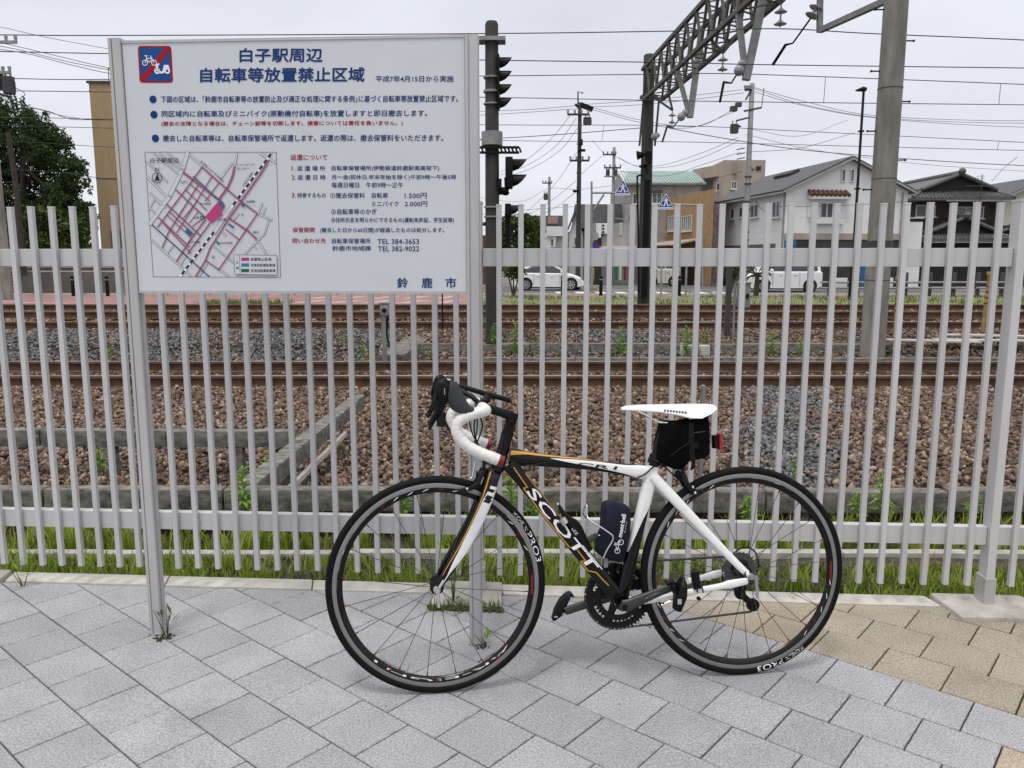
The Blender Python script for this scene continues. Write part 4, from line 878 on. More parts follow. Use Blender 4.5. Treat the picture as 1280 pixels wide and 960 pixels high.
# stem, bars, hoods
ST = bp(640.5, 520); bar = bp(607, 513, -.185); BC = Vector((bar.x, 0, bar.z))
part('headset', MB().tube([hs, hs.lerp(ST, .25), hs.lerp(ST, .26), hs.lerp(ST, .45)], [.0195, .0185, .0165, .0165], 18), 'black', bike, smooth=40)
stm = MB().tube([hs.lerp(ST, .4), hs.lerp(ST, .62), hs.lerp(ST, .63), ST + (ST - hs).normalized() * .010], [.0160, .0160, .0175, .0172], 18); stm.stube([ST, ST.lerp(BC, .3), ST.lerp(BC, .8), BC], [.0165, .0135, .0130, .0175], [.016, .014, .016, .021], LAT, 18, 2.8)
part('stem', stm, 'black', bike, smooth=45)
bm_ = MB().tube([BC + Vector((0, -.06, 0)), BC + Vector((0, .06, 0))], .0155, 16); part('handlebar', bm_, 'black', bike, smooth=45)
near = [BC + Vector((0, -.055, 0)), BC + Vector((0, -.14, 0)), bar + Vector((-.002, -.004, 0)), bp(596, 516, -.198), bp(584, 520, -.2), bp(573.5, 527, -.2), bp(570.5, 537, -.2), bp(575, 548, -.2), bp(585, 558, -.2), bp(600, 566, -.2), bp(614, 571.5, -.2), bp(623, 575, -.2)]
for s_ in (-1, 1):
    p_ = sm([Vector((q.x, s_ * abs(q.y), q.z)) for q in near]); n_ = len(p_)
    o = part('bar_tape', MB().tube(p_, [.0162 + .0005 * ((i * 7) % 3 - 1) for i in range(n_)], 16), 'tape', bike, smooth=60)
    e_ = p_[-1]; d = (p_[-1] - p_[-3]).normalized(); part('end_plug', MB().tube([e_, e_ + d * .014, e_ + d * .016], [.016, .016, .012], 16), 'redred', o)
    P2 = lambda x, y, dv=0: (lambda q: Vector((q.x, s_ * (.2 + dv), q.z)))(bp(x, y, -.2))
    hd = part('brake_hood', MB().stube(sm([P2(592, 513.5), P2(582, 511), P2(573, 504), P2(568, 493), P2(566.5, 483), P2(566.5, 477)]), lin([.008, .017, .0255, .0225, .0165, .010], 31), lin([.013, .017, .018, .017, .016, .012], 31), LAT, 22, 2.6), 'hood', bike, smooth=60)
    part('lever_body', MB().stube(sm([P2(560, 475), P2(555, 481), P2(552.5, 490), P2(553.5, 499), P2(557, 506)]), lin([.010, .020, .0205, .0155, .006], 25), lin([.010, .0175, .0175, .014, .008], 25), LAT, 20, 3.0), 'black', hd, smooth=50)
    part('hood_band', MB().stube([P2(552, 476.5), P2(557.5, 474.3), P2(563, 474.8)], [.0015, .002, .0015], [.008, .010, .008], LAT, 10, 2.5), 'white', hd)
    lv = MB().stube(sm([P2(552, 482, -.002), P2(549, 492), P2(553, 503), P2(550, 514), P2(543, 524), P2(536, 537, .006)]), lin([.010, .012, .011, .0075, .0065, .004], 31), lin([.010, .010, .008, .006, .0055, .004], 31), LAT, 14, 2.6)
    lv.stube(sm([P2(547, 487, .004), P2(543, 500, .012), P2(545, 512, .014), P2(540, 524, .016), P2(535, 530, .018)]), lin([.006, .006, .0055, .005, .003], 25), lin([.005] * 5, 25), LAT, 12, 2.6)
    lv.stube([P2(556, 515, .006), P2(551, 524, .008), P2(550, 533, .012)], [.004, .012, .010], [.002] * 3, LAT, 12, 2.6)
    part('brake_lever', lv, 'black', hd, smooth=50); part('lever_mark', MB().box(P2(555.5, 489) + Vector((0, s_ * .0178, 0)), .003, .0008, .018), 'galv', hd)
    cb = MB().tube(sm([P2(596, 521, -.05), P2(595, 537, -.08), P2(599, 556, -.13), P2(611, 578, -.17)]), .0024, 6); cb.tube(sm([P2(602, 521, -.06), P2(606, 537, -.09), P2(603, 555, -.15), P2(599, 566, -.18)]), .0024, 6)
    part('cable', cb, 'black', bike, smooth=60)
part('cable', MB().tube(sm([bp(553, 517, -.19), bp(560, 535, -.19), bp(572, 552, -.15), bp(600, 572, -.08), bp(620, 583, -.03), bp(665, 581, -.02), bp(681, 578, -.018)]), .0022, 6), 'black', bike, smooth=60)
ab = MB().tube([bp(574, 481, .03), bp(583, 485, .02), bp(606, 492, .02), bp(625, 497, .02), bp(639, 501, .02)], [.0075, .0078, .0082, .0082, .0080], 14); ab.stube([bp(609, 492, .02), bp(609, 500, .01), BC + Vector((.002, .01, .012))], [.012, .011, .012], [.012] * 3, LAT, 12, 2.6); ab.tube([bp(572, 487, .08), bp(590, 496, .06), bp(600, 505, .04)], .008, 10)
part('accessory_bar', ab, 'black', bike, smooth=45); part('bar_end_cap', MB().tube([bp(637.5, 500.6, .02), bp(640, 501.3, .02)], .0083, 14), 'brownwall', bike, smooth=40)
# saddle and seat post
sc_ = [(776, 510.2, .012, .008, .004), (782, 509, .020, .013, .006), (800, 508.2, .023, .018, .010), (822, 508.2, .032, .021, .014), (840, 508, .048, .022, .022), (855, 507.6, .063, .022, .033), (868, 507.2, .069, .020, .034), (880, 506.6, .066, .015, .022), (888, 506.2, .055, .010, .010), (891, 506.4, .040, .006, .006)]
sd = MB(); nn = 20; vs = []
for px, py, hw, th, dr in sc_:
    c = bp(px, py)
    for j in range(nn):
        a = 2 * math.pi * j / nn; y = hw * math.copysign(abs(math.cos(a)) ** .8, math.cos(a)); s_ = math.sin(a); z = (th * .35 * s_ if s_ > 0 else th * .9 * s_ * (1 - .3 * abs(y) / hw)) - dr * (abs(y) / hw) ** 2
        vs.append(c + Vector((0, y, z)))
sd.add(vs, [(i * nn + j, i * nn + (j + 1) % nn, (i + 1) * nn + (j + 1) % nn, (i + 1) * nn + j) for i in range(len(sc_) - 1) for j in range(nn)] + [tuple(range(nn))[::-1], tuple(range((len(sc_) - 1) * nn, len(sc_) * nn))])
sad = part('saddle', sd, 'bikewhite', bike, smooth=70)
dotm = MB()
for k in range(8): q = bp(831 + 3.7 * k, 513.6 + .35 * k, -.033 - .0025 * k); dotm.obox(q + Vector((0, -.001, .001)), (.0003, 0, .0028), (0, .0016, .001), (-.0028, 0, .0003))
part('vent_marks', dotm, 'grey_ink', sad, smooth=0)
rl = MB()
for s_ in (-.022, .022): rl.tube(sm([bp(797, 514, s_), bp(808, 519, s_), bp(822, 527, s_), bp(838, 529, s_), bp(858, 529, s_), bp(866, 519, s_)]), .0035, 8)
part('saddle_rail', rl, 'silver', sad)
part('seat_post', MB().tube([bp(834, 531), bp(831, 536), bp(819, 572), bp(815.5, 588)], [.019, .0145, .0145, .0145], 18), 'carbon', bike, smooth=45)
sl_ = MB(); fit_text(sl_, 'SCOTT', bp(824, 563, -.0155), bp(830, 541, -.0155), (-1, 0, 0), .006, -.0156); part('frame_lettering', sl_, 'white', bike, smooth=0, fix=False)
part('seat_clamp', MB().tube([bp(820, 569), bp(816.5, 580)], .0195, 18).tube([bp(812, 573, -.018), bp(823, 577, -.022), bp(825, 576.5, -.024)], [.003, .0045, .0045], 8), 'blackmetal', bike)
# brakes
def caliper(c, d, along):
    c = Vector(c); b = MB()
    for s_ in (-1, 1):
        b.stube(sm([c, c + Vector((along * .012, s_ * .022, .012)), c + Vector((along * .016, s_ * .030, -.014)) + Vector(d) * .3, c + Vector(d) + Vector((along * .014, s_ * .018, 0))]), .007, .006, LAT, 10, 2.6)
        b.stube([c + Vector(d) + Vector((along * .014 - .022, s_ * .014, -.004)), c + Vector(d) + Vector((along * .014 + .022, s_ * .014, .004))], .006, .006, LAT, 10, 3)
    b.tube([c + Vector((along * .004, 0, 0)), c + Vector((along * .026, 0, 0))], .009, 12); b.tube([c + Vector((along * .012, -.022, .012)), c + Vector((along * .012, -.030, .052))], .005, 8)
    return part('brake_caliper', b, 'blackmetal', bike, smooth=45)
fc = caliper(bp(612, 592), bp(590, 611) - bp(612, 592), -1.6); part('bolt', MB().ball(bp(589, 598, -.03), .0045).ball(bp(584, 611, -.03), .005).tube([bp(594, 577, -.01), bp(590, 598, -.02)], .003, 6), 'silver', fc)
rc_ = caliper(bp(845, 596), bp(862, 614) - bp(845, 596), 1.2); part('bolt', MB().ball(bp(869, 616, -.03), .005).ball(bp(866, 609, -.03), .005), 'silver', rc_)
part('cable', MB().tube(sm([bp(797, 597, -.02), bp(806, 593, -.022), bp(815, 585, -.022), bp(822, 581, -.02), bp(830, 583, -.01), bp(840, 592, 0), bp(849, 600, 0)]), .0025, 6), 'black', bike, smooth=60)
# drivetrain on the far side
CV = .045; RC = Vector((BB.x + .004, CV, BB.z))
def chainring(name, r, v, n_, ins):
    vs, fs = [], []; k = 4 * n_
    for i in range(k):
        a = 2 * math.pi * i / k; rr = r + (.0045 if i % 4 in (1, 2) else -.0025)
        for rad, vv in ((rr, v - .0018), (rr, v + .0018), (ins, v + .0018), (ins, v - .0018)): vs.append((RC.x + rad * math.cos(a), vv, RC.z + rad * math.sin(a)))
    for i in range(k):
        j = (i + 1) % k
        for q in range(4): fs.append((i * 4 + q, j * 4 + q, j * 4 + (q + 1) % 4, i * 4 + (q + 1) % 4))
    return part(name, MB().add(vs, fs), 'blackmetal', bike, smooth=30)
big = chainring('chainring', .1055, CV, 53, .084); chainring('chainring', .0775, CV - .009, 39, .058)
sp5 = MB()
for k in range(5): a = R(90 + 72 * k + 12); d = Vector((math.cos(a), 0, math.sin(a))); sp5.stube([RC + d * .015, RC + d * .05, RC + d * .092], [.018, .012, .011], [.004] * 3, LAT, 10, 3)
part('spider', sp5, 'blackmetal', big)
chain = MB(); ca, cr = Vector((UR, .042, RW)), .035
def chainrun(p, q):
    n_ = int((q - p).length / .0127)
    for i in range(n_):
        a, b = p.lerp(q, (i + .08) / n_), p.lerp(q, (i + .92) / n_); chain.stube([a, a.lerp(b, .5), b], [.0043, .0032, .0043], [.0034 if i % 2 else .0024] * 3, LAT, 8, 2.4)
chainrun(RC + Vector((.02, 0, .1045)), ca + Vector((.004, 0, .037)))
jl = bp(941, 756, .05); ju = bp(925, 742, .05)
chainrun(RC + Vector((-.012, 0, -.106)), jl + Vector((-.004, 0, -.022)))
ar = MB()
for k in range(17):
    a0, a1 = R(76 + 188 * k / 17), R(76 + 188 * (k + .8) / 17); chain.stube([RC + Vector((.1065 * math.cos(a), 0, .1065 * math.sin(a))) for a in (a0, (a0 + a1) / 2, a1)], .0036, .0030, LAT, 8, 2.4)
part('chain', chain, 'spoke', bike, smooth=40)
cs = MB()
for k in range(9):
    r, v, n_ = .0245 + .0036 * k, .050 - .0036 * k, 14 + 2 * k; pr_ = []; vs, fs = [], []
    for i in range(4 * n_):
        a = 2 * math.pi * i / (4 * n_); rr = r + (.0028 if i % 4 in (1, 2) else -.0016)
        for rad, vv in ((rr, v - .0008), (rr, v + .0008), (r * .62, v + .0008), (r * .62, v - .0008)): vs.append((UR + rad * math.cos(a), vv, RW + rad * math.sin(a)))
    m_ = 4 * n_
    for i in range(m_):
        for q in range(4): fs.append((i * 4 + q, ((i + 1) % m_) * 4 + q, ((i + 1) % m_) * 4 + (q + 1) % 4, i * 4 + (q + 1) % 4))
    cs.add(vs, fs)
cs.tube([Vector((UR, .014, RW)), Vector((UR, .055, RW))], .018, 20); part('cassette', cs, 'darkgrey', bike, smooth=30)
dr = MB(); dr.tube([jl + Vector((0, -.005, 0)), jl + Vector((0, .005, 0))], .021, 22); dr.tube([ju + Vector((0, -.005, 0)), ju + Vector((0, .005, 0))], .018, 22)
dr.stube([ju, jl], [.012, .010], [.009] * 2, LAT, 12, 3); dr.stube([Vector((UR + .01, .062, RW - .018)), ju + Vector((.012, .016, .012)), ju + Vector((-.014, .012, .006))], [.012, .017, .012], [.012, .014, .010], LAT, 12, 3)
part('rear_derailleur', dr, 'black', bike, smooth=45)
part('cable', MB().tube(sm([bp(905, 733, .055), bp(903, 712, .055), bp(917, 692, .055), bp(931, 684, .06), bp(944, 690, .065), bp(948, 704, .065), bp(946, 716, .062), bp(940, 731, .06)]), .0026, 8), 'black', bike, smooth=60)
part('front_derailleur', MB().stube([BB + Vector((.012, .03, .10)), BB + Vector((.03, .04, .105)), BB + Vector((.055, .042, .085))], [.012, .014, .010], [.008] * 3, LAT, 12, 3).stube([BB + Vector((.0, .02, .085)), BB + Vector((.014, .032, .12))], .010, .008, LAT, 10, 3), 'blackmetal', bike)
for nm, a, b, s_ in (('near', bp(780, 758, -.062), bp(845, 731, -.074), -1), ('far', BB + Vector((0, .06, 0)), bp(706.5, 764, .072), 1)):
    cr_m = MB().stube(sm([a, a.lerp(b, .15), a.lerp(b, .6), b]), lin([.021, .017, .0135, .013], 19), lin([.009, .009, .007, .007], 19), LAT, 18, 3.2); cr_m.tube([a + Vector((0, s_ * .002, 0)), a + Vector((0, s_ * .011, 0))], [.0155, .0125], 20)
    ck = part('crank_arm', cr_m, 'crank', bike, smooth=50)
    part('bolt', MB().tube([a + Vector((0, s_ * .010, 0)), a + Vector((0, s_ * .0125, 0))], .009, 16).tube([b + Vector((0, s_ * .006, 0)), b + Vector((0, s_ * .0085, 0))], .006, 12), 'black', ck)
    if s_ < 0:
        tx = MB(); fit_text(tx, 'ULTEGRA', a.lerp(b, .38) + Vector((0, -.0085, .002)), a.lerp(b, .66) + Vector((0, -.0085, .003)), (0, 0, 1), .0055, a.lerp(b, .5).y - .0088); part('crank_lettering', tx, 'galv', ck, smooth=0, fix=False)
        pd = MB().stube(sm([bp(854, 721, -.10), bp(852, 731, -.10), bp(850, 744, -.10), bp(846, 762, -.10)]), lin([.006, .014, .017, .011], 19), lin([.012, .030, .032, .022], 19), LAT, 16, 3.0); pd.stube([bp(841, 731, -.10), bp(845, 745, -.10), bp(844, 761, -.10)], [.005, .006, .005], [.020] * 3, LAT, 12, 3); pd.tube([b, b + Vector((.006, -.05, 0))], .0075, 12)
        pd.stube([bp(833, 728.5, -.082), bp(839, 727, -.082), bp(843, 729, -.082)], [.005, .008, .006], [.012] * 3, LAT, 12, 3)
        pe = part('pedal', pd, 'black', bike, smooth=50); part('pedal_plate', MB().box(bp(849.5, 752, -.135), .012, .002, .016).box(bp(858, 724, -.12), .008, .004, .01), 'silver', pe)
    else:
        pd = MB().stube(sm([bp(716, 746, .10), bp(712, 742.5, .10), bp(704, 752, .10), bp(697, 765, .10), bp(691, 774, .10)]), lin([.005, .006, .013, .014, .005], 25), lin([.012, .026, .03, .03, .018], 25), LAT, 16, 3.0); pd.tube([b, b + Vector((0, .04, .0))], .0075, 12)
        pe = part('pedal', pd, 'black', bike, smooth=50); part('pedal_plate', MB().box(bp(714.5, 748, .075), .008, .003, .008).box(bp(695, 771, .068), .010, .002, .005), 'silver', pe)
sn_ = MB().stube([bp(868.5, 714, -.055), bp(869.5, 724, -.055), bp(871.5, 735, -.055)], [.0115, .0125, .0125], [.011] * 3, LAT, 16, 4)
for px in (871.5, 878.5): sn_.tube([bp(px - 1, 733, -.06), bp(px + .8, 741, -.062)], .0018, 6)
part('speed_sensor', sn_, 'black', bike, smooth=40); part('spoke_magnet', MB().tube([bp(872.5, 747.5, -.012), bp(874, 748.5, -.02)], .006, 10), 'black', rw_)
# bottle cages
cage = MB().tube(sm([bp(754, 698, -.036), bp(759, 687, -.038), bp(765.5, 676, -.038), bp(765.8, 670, -.038), bp(760, 665, -.036), bp(748, 657, -.03), bp(737, 650, -.02), bp(733.8, 644, -.01), bp(733.5, 632, .0), bp(731, 634, .012), bp(729, 642, .02), bp(735, 649, .03), bp(748, 657, .034), bp(765, 668, .038), bp(764, 678, .038), bp(754, 698, .036)]), .0026, 8)
cage.tube(sm([bp(745.5, 667, -.012), bp(750, 659, -.016), bp(756, 662, -.02), bp(755, 668, -.016), bp(748, 669.5, -.01)]), .0026, 8)
part('bottle_cage', cage, 'silver', bike, smooth=60); part('cage_bracket', MB().stube([bp(734, 676), bp(740, 672), bp(747.5, 668)], [.009, .009, .008], [.010] * 3, LAT, 12, 3), 'darkgrey', bike)
part('cage_base', MB().box(bp(756, 702), .012, .03, .03).stube([bp(760, 700), bp(778, 703)], .004, .012, LAT, 10, 3).box(bp(780, 712), .010, .012, .035), 'galv', bike)

# ------------------------------------------------------------------ things carried on the bicycle
def cushion(pts, v0, v1, r_):
    """closed outline (photo points on plane v0) made into a soft slab between v0 and v1"""
    P_ = [bp(x, y, v0) for x, y in pts]; c = sum(P_, Vector()) / len(P_); mb = MB(); n_ = len(P_); rings = []
    for f, k in ((0, .90), (.10, .97), (.3, 1.), (.7, 1.), (.9, .97), (1, .90)):
        rings.append([Vector((c.x + (p.x - c.x) * k, v0 + (v1 - v0) * f, c.z + (p.z - c.z) * k)) for p in P_])
    vs = [p for r in rings for p in r]
    return mb.add(vs, [(i * n_ + j, i * n_ + (j + 1) % n_, (i + 1) * n_ + (j + 1) % n_, (i + 1) * n_ + j) for i in range(5) for j in range(n_)] + [tuple(range(n_))[::-1], tuple(range(5 * n_, 6 * n_))])
sb = bthing('saddle_bag', 'black nylon bag hanging under the white bicycle saddle', 'saddle bag', bp(860, 588))
part('bag_body', cushion([(832, 531), (840, 527.5), (852, 527.5), (866, 525), (880, 517.5), (887, 518), (889.3, 530), (889.5, 555), (889, 569), (884, 573.5), (874, 575.5), (864, 577), (859, 583), (853, 588), (846, 588.5), (836, 584), (826, 579.5), (823.5, 572), (826, 556)], -.046, .046, .01), 'bagcloth', sb, smooth=60)
part('strap', MB().stube([bp(864, 529, -.0465), bp(864, 552, -.0475), bp(866, 577, -.046)], [.008, .009, .008], [.002] * 3, LAT, 10, 4).stube([bp(867, 576, -.046), bp(866, 584, -.044), bp(863.5, 587.5, -.042)], [.007, .006, .003], [.002] * 3, LAT, 10, 3).box(bp(868, 557, -.049), .022, .006, .02).stube([bp(835, 572, -.044), bp(850, 561, -.049), bp(862, 553, -.049)], .003, .0015, LAT, 10, 3), 'black', sb, smooth=40)
part('zip_seam', MB().tube(sm([bp(866, 541, -.045), bp(876, 540, -.046), bp(887, 538, -.043)]), .0016, 6), 'darkgrey', sb)
tl_ = bthing('tail_light', 'small red tail light clipped to the back of the black saddle bag', 'tail light', bp(898, 562))
part('lens', MB().stube([bp(899, 541.5, 0), bp(899.7, 551, 0), bp(899.5, 561.5, 0)], [.006] * 3, [.014] * 3, LAT, 16, 4), 'redlens', tl_, smooth=40); part('holder', MB().stube([bp(893.5, 544, 0), bp(894, 560, 0)], .009, .012, LAT, 14, 4), 'black', tl_, smooth=40)
po_ = bthing('tool_pouch', 'navy zipped pouch with white lettering standing in the bottle cage', 'tool pouch', bp(765, 703))
part('pouch_body', cushion([(756.3, 640), (757.5, 632.5), (761, 629.5), (768, 628.5), (778, 631), (787, 634.2), (789.5, 638.5), (789.8, 650), (789, 667), (785.5, 683), (781, 703.5), (775, 705), (764, 701), (754, 698), (748, 693.5), (748.5, 683), (755, 660)], -.036, .036, .01), 'navycloth', po_, smooth=60)
wl2 = MB(); fit_text(wl2, 'mont·bell', bp(774.6, 671.2, -.037), bp(780, 643, -.037), (-1, 0, 0), .0135, -.0375, 0, .03); fit_text(wl2, 'light & fast gear', bp(781, 666, -.037), bp(783.5, 651, -.037), (-1, 0, 0), .003, -.0375)
part('lettering', wl2, 'white', po_, smooth=0, fix=False)
ic = MB()
def pring(mb, c, r0, r1, v):
    n_ = 20; vs = []
    for i in range(n_):
        d = Vector((math.cos(2 * math.pi * i / n_), 0, math.sin(2 * math.pi * i / n_))); vs += [Vector((c.x, v, c.z)) + d * r0, Vector((c.x, v, c.z)) + d * r1]
    mb.add(vs, [(2 * i, 2 * i + 1, (2 * i + 3) % (2 * n_), (2 * i + 2) % (2 * n_)) for i in range(n_)])
ca_, cb_ = bp(771.8, 688.5, -.0375), bp(776.2, 677.8, -.0375)
for c in (ca_, cb_): pring(ic, c, .0070, .0086, -.0375)
def pline(mb, p, q, w_): d = (q - p).normalized(); n_ = d.cross(Vector(LAT)) * w_ / 2; mb.add([p - n_, p + n_, q + n_, q - n_], [(0, 1, 2, 3)])
for a, b in (((771.8, 688.5), (769.5, 681)), ((769.5, 681), (774, 676)), ((774, 676), (776.2, 677.8)), ((771.8, 688.5), (773.5, 681.5)), ((773.5, 681.5), (769.2, 680)), ((773.5, 681.5), (774.5, 675.5)), ((767.5, 681.5), (769.5, 678))): pline(ic, bp(*a, -.0375), bp(*b, -.0375), .0017)
part('bicycle_emblem', ic, 'white', po_, smooth=0, fix=False); part('zip_seam', MB().tube(sm([bp(757, 641, -.030), bp(759.5, 634, -.032), bp(766, 632, -.033), bp(778, 634.5, -.033), bp(787.5, 638, -.031)]), .0014, 6), 'black', po_)
pm = bthing('hand_pump', 'black hand pump with a silver collar clamped along the bicycle down tube', 'hand pump', bp(738, 688))
pb_ = MB().tube([bp(698.5, 631, -.014), bp(703, 640, -.014), bp(706, 645, -.014)], [.004, .0075, .010], 14); pb_.tube([bp(706, 645, -.014), bp(737, 688, -.012)], .0115, 16); pb_.stube(sm([bp(700, 634, -.004), bp(707, 645, -.004), bp(717, 652, -.004), bp(724, 660, -.004), bp(735, 681, -.004)]), lin([.004, .006, .010, .010, .006], 25), .010, LAT, 14, 3)
part('barrel', pb_, 'black', pm, smooth=50); part('collar', MB().tube([bp(701.8, 647.5, -.020), bp(706.5, 654, -.020)], .0126, 16).ball(bp(697.5, 630.5, -.014), .0045), 'silver', pm, smooth=50)
mk_ = MB(); fit_text(mk_, 'LEZ', bp(715.5, 660.5, -.0245), bp(721.5, 668.5, -.0245), dup, .008, -.0246); part('lettering', mk_, 'white', pm, smooth=0, fix=False)

# ================================================================== RAILWAY EQUIPMENT
def mast(name, label, cat, base, top, r0, r1, m, n=16, **k):
    t = thing(name, label, cat, tuple(base), **k)
    part('pole', MB().tube([base + Vector((0, 0, -.4)), base.lerp(top, .5), top - Vector((0, 0, .04)), top], [r0, (r0 + r1) / 2, r1, r1 * .8], n), m, t, smooth=50); return t
def visor_head(parent, c, s, n_, m='black', back=.10):
    """signal head seen from the side: box with n_ hooded lamps that look to +x; c is the top centre of the box"""
    b = MB(); hgt = n_ * s
    b.b2((c.x - back * .5, c.y - .16, c.z - hgt), (c.x + back * .5, c.y + .16, c.z)); o = part('signal_head', b, m, parent, bevel=.02)
    for k in range(n_):
        zc = c.z - (k + .5) * s; h = MB(); r = s * .40; ln = s * .95; vs = []
        for j in range(11):
            a = math.pi * (j / 10 * 1.62 - .31)
            for f, e in ((0, 0), (1, ln * (.04 + .96 * max(0, (math.sin(a) + .83) / 1.83) ** .62))): vs.append((c.x + back * .5 + e, c.y + r * math.cos(a), zc + r * math.sin(a) * 1.05))
        h.add(vs, [(2 * j, 2 * j + 1, 2 * j + 3, 2 * j + 2) for j in range(10)]); 
        h.add([(c.x + back * .5 + .015, c.y + r * math.cos(2 * math.pi * j / 16), zc + r * math.sin(2 * math.pi * j / 16)) for j in range(16)], [tuple(range(16))])
        part('hood', h, m, o, smooth=50, fix=False)
    return o
sb_, st_p = at(616, 431, 13.4), at(616.5, 27, 13.4); st_p.x = sb_.x - .0
sgm = mast('railway_signal', 'tall dark signal mast with four hooded lamps in a column beside the second track', 'railway signal', sb_, Vector((sb_.x, 13.4, st_p.z)), .122, .104, 'darkpole')
S13 = lambda px, py, Y=13.4: at(px, py, Y)
tp, bt = S13(622, 70), S13(622, 137); s1 = (tp.z - bt.z) / 4
visor_head(sgm, Vector((S13(623, 70).x, 13.4, tp.z)), s1, 4, back=.04)
X_ = sb_.x
for y0, y1 in ((113, 116), (258, 260), (270, 272), (96, 98), (129, 131)): part('clamp_band', MB().tube([Vector((X_, 13.4, S13(616, y1).z)), Vector((X_, 13.4, S13(616, y0).z))], .137, 18), 'galv', sgm)
part('top_clamp', MB().box(Vector((X_, 13.4, S13(616, 50.5).z)), .44, .3, .06), 'galv', sgm)
part('junction_collar', MB().tube([Vector((X_, 13.4, S13(616, 182).z)), Vector((X_, 13.4, S13(616, 165).z))], .17, 18), 'galv', sgm, smooth=40)
la = MB(); xa, xb = S13(560, 187).x, S13(649, 187).x
for y in (185.5, 192): la.beam((xa, 13.28, S13(600, y).z), (xb, 13.28, S13(600, y).z), .05, .035)
for k in range(20): x = xa + (xb - xa) * k / 19; la.beam((x, 13.28, S13(600, 185.5).z), (x + .03, 13.28, S13(600, 192).z), .03, .02, up=(0, 1, 0))
part('ladder_bracket', la, 'black', sgm, smooth=0)
tp = S13(634, 197); visor_head(sgm, Vector((tp.x + .03, 13.4, tp.z)), (tp.z - S13(634, 228).z) / 2 * 1.25, 2, back=.12)
part('bracket_arm', MB().tube([S13(634, 222), S13(634.5, 236)], .05, 10).tube([S13(618, 238), S13(636, 238)], .055, 10).tube(sm([S13(636, 240), S13(633, 243), S13(626, 242), S13(622.5, 246), S13(622, 282)]), .02, 8).b2(S13(620, 224) + Vector((0, -.1, 0)), S13(627, 236) + Vector((0, .1, 0))), 'black', sgm)
tp = S13(635, 255); visor_head(sgm, Vector((tp.x, 13.4, tp.z)), .20, 1, back=.10); part('bracket_arm', MB().tube([S13(635, 267), S13(635, 275), S13(635, 330)], [.06, .045, .045], 10).tube([S13(603, 280), S13(622, 280)], .03, 8), 'black', sgm)

# catenary portal
gb, gt = at(804, 382, 27), at(813, 68, 27); gt = Vector((gb.x, 27, gt.z))
gan = mast('catenary_gantry', 'dark lattice gantry beam on a round pole carrying the overhead wires across the tracks', 'gantry', gb, gt, .205, .18, 'darkpole')
GX = lambda Y: gb.x + .09 + (27 - Y) * .052
zu, zl = at(818, 86, 26.9).z, at(822, 124, 26.7).z
hw, y0, y1 = .30, 26.8, 4.5
ch = MB(); ds = MB(); npan = 24
for sx in (-hw, hw):
    for z in (zu, zl): ch.beam((GX(y0) + sx, y0, z), (GX(y1) + sx, y1, z), .10, .10)
for k in range(npan):
    ya, yb = y0 + (y1 - y0) * k / npan, y0 + (y1 - y0) * (k + 1) / npan; ym = (ya + yb) / 2
    for sx in (-hw, hw):
        ds.beam((GX(ya) + sx, ya, zl), (GX(ym) + sx, ym, zu), .06, .06); ds.beam((GX(ym) + sx, ym, zu), (GX(yb) + sx, yb, zl), .06, .06)
    for z in (zu, zl):
        ds.beam((GX(ya) - hw, ya, z), (GX(ym) + hw, ym, z), .03, .03); ds.beam((GX(ym) + hw, ym, z), (GX(yb) - hw, yb, z), .03, .03)
part('chord', ch, 'gantry', gan, smooth=0); part('lattice', ds, 'gantry', gan, smooth=0)
kn = MB()
for sx in (-1, 1): kn.beam((GX(y0) + sx * .25, 27, zl + .1), (gb.x + sx * .25, 27, zl - 1.4), .06, .06)
kn.box((gb.x, 26.9, zl + .1), .55, .3, .08); kn.box((gb.x, 26.9, zu), .5, .3, .08)
part('knee_brace', kn, 'gantry', gan, smooth=0)
cabl = MB(); cabl.b2(at(804, 225, 26.7), at(809, 372, 26.6)); cabl.tube(sm([at(803, 219, 26.7), at(798, 220, 26.7), at(796.5, 228, 26.7), at(798, 300, 26.7), at(798, 368, 26.7)]), .03, 8)
part('cable_duct', cabl, 'black', gan, smooth=30)
fl = MB(); c = at(805, 193, 26.7); fl.lathe([(.05, 0), (.15, -.22), (.14, -.22), (.04, 0)], c, (1, 0, .15), 16); fl.box(c + Vector((.12, 0, -.1)), .22, .25, .35); fl.tube([at(799, 208, 26.7), at(807, 208, 26.7)], .04, 8); fl.ball(at(807, 206, 26.6), .09)
part('floodlight', fl, 'black', gan)
near_pole = Vector((GX(4.6), 4.6, 0)); part('near_leg', MB().tube([near_pole + Vector((0, 0, -.5)), near_pole + Vector((0, 0, zu + .4))], .16, 14), 'darkpole', gan, smooth=50)
def disc_string(top, bot, r, n_, m='porcelain'):
    b = MB(); ax = (bot - top); b.tube([top, bot], .018, 8)
    for k in range(n_): c = top.lerp(bot, (k + .7) / n_); b.lathe([(.03, -.06), (r * .5, -.03), (r, .012), (r * .9, .02), (.02, .012)], c, ax, 18)
    return b
TRK = {16.05: ((975, 36), (966, 81), (1024, 38)), 19.6: ((903, 92), (900, 127), (932, 101)), 25.9: ((840, 157), (828, 177), (0, 0))}
CATW = {}
for Y, (mpx, cpx, post) in TRK.items():
    a = at(*mpx, Y); xg = GX(Y); tip = Vector((a.x, Y, a.z + .46)); h = MB()
    for sx in (-1, 1): h.beam((xg + sx * .30, Y, zl), tip, .055, .055)
    o = part('hanger', h, 'gantry', gan, smooth=0); part('insulator', disc_string(tip, a + Vector((0, 0, .03)), .12, 2), 'porcelain', o)
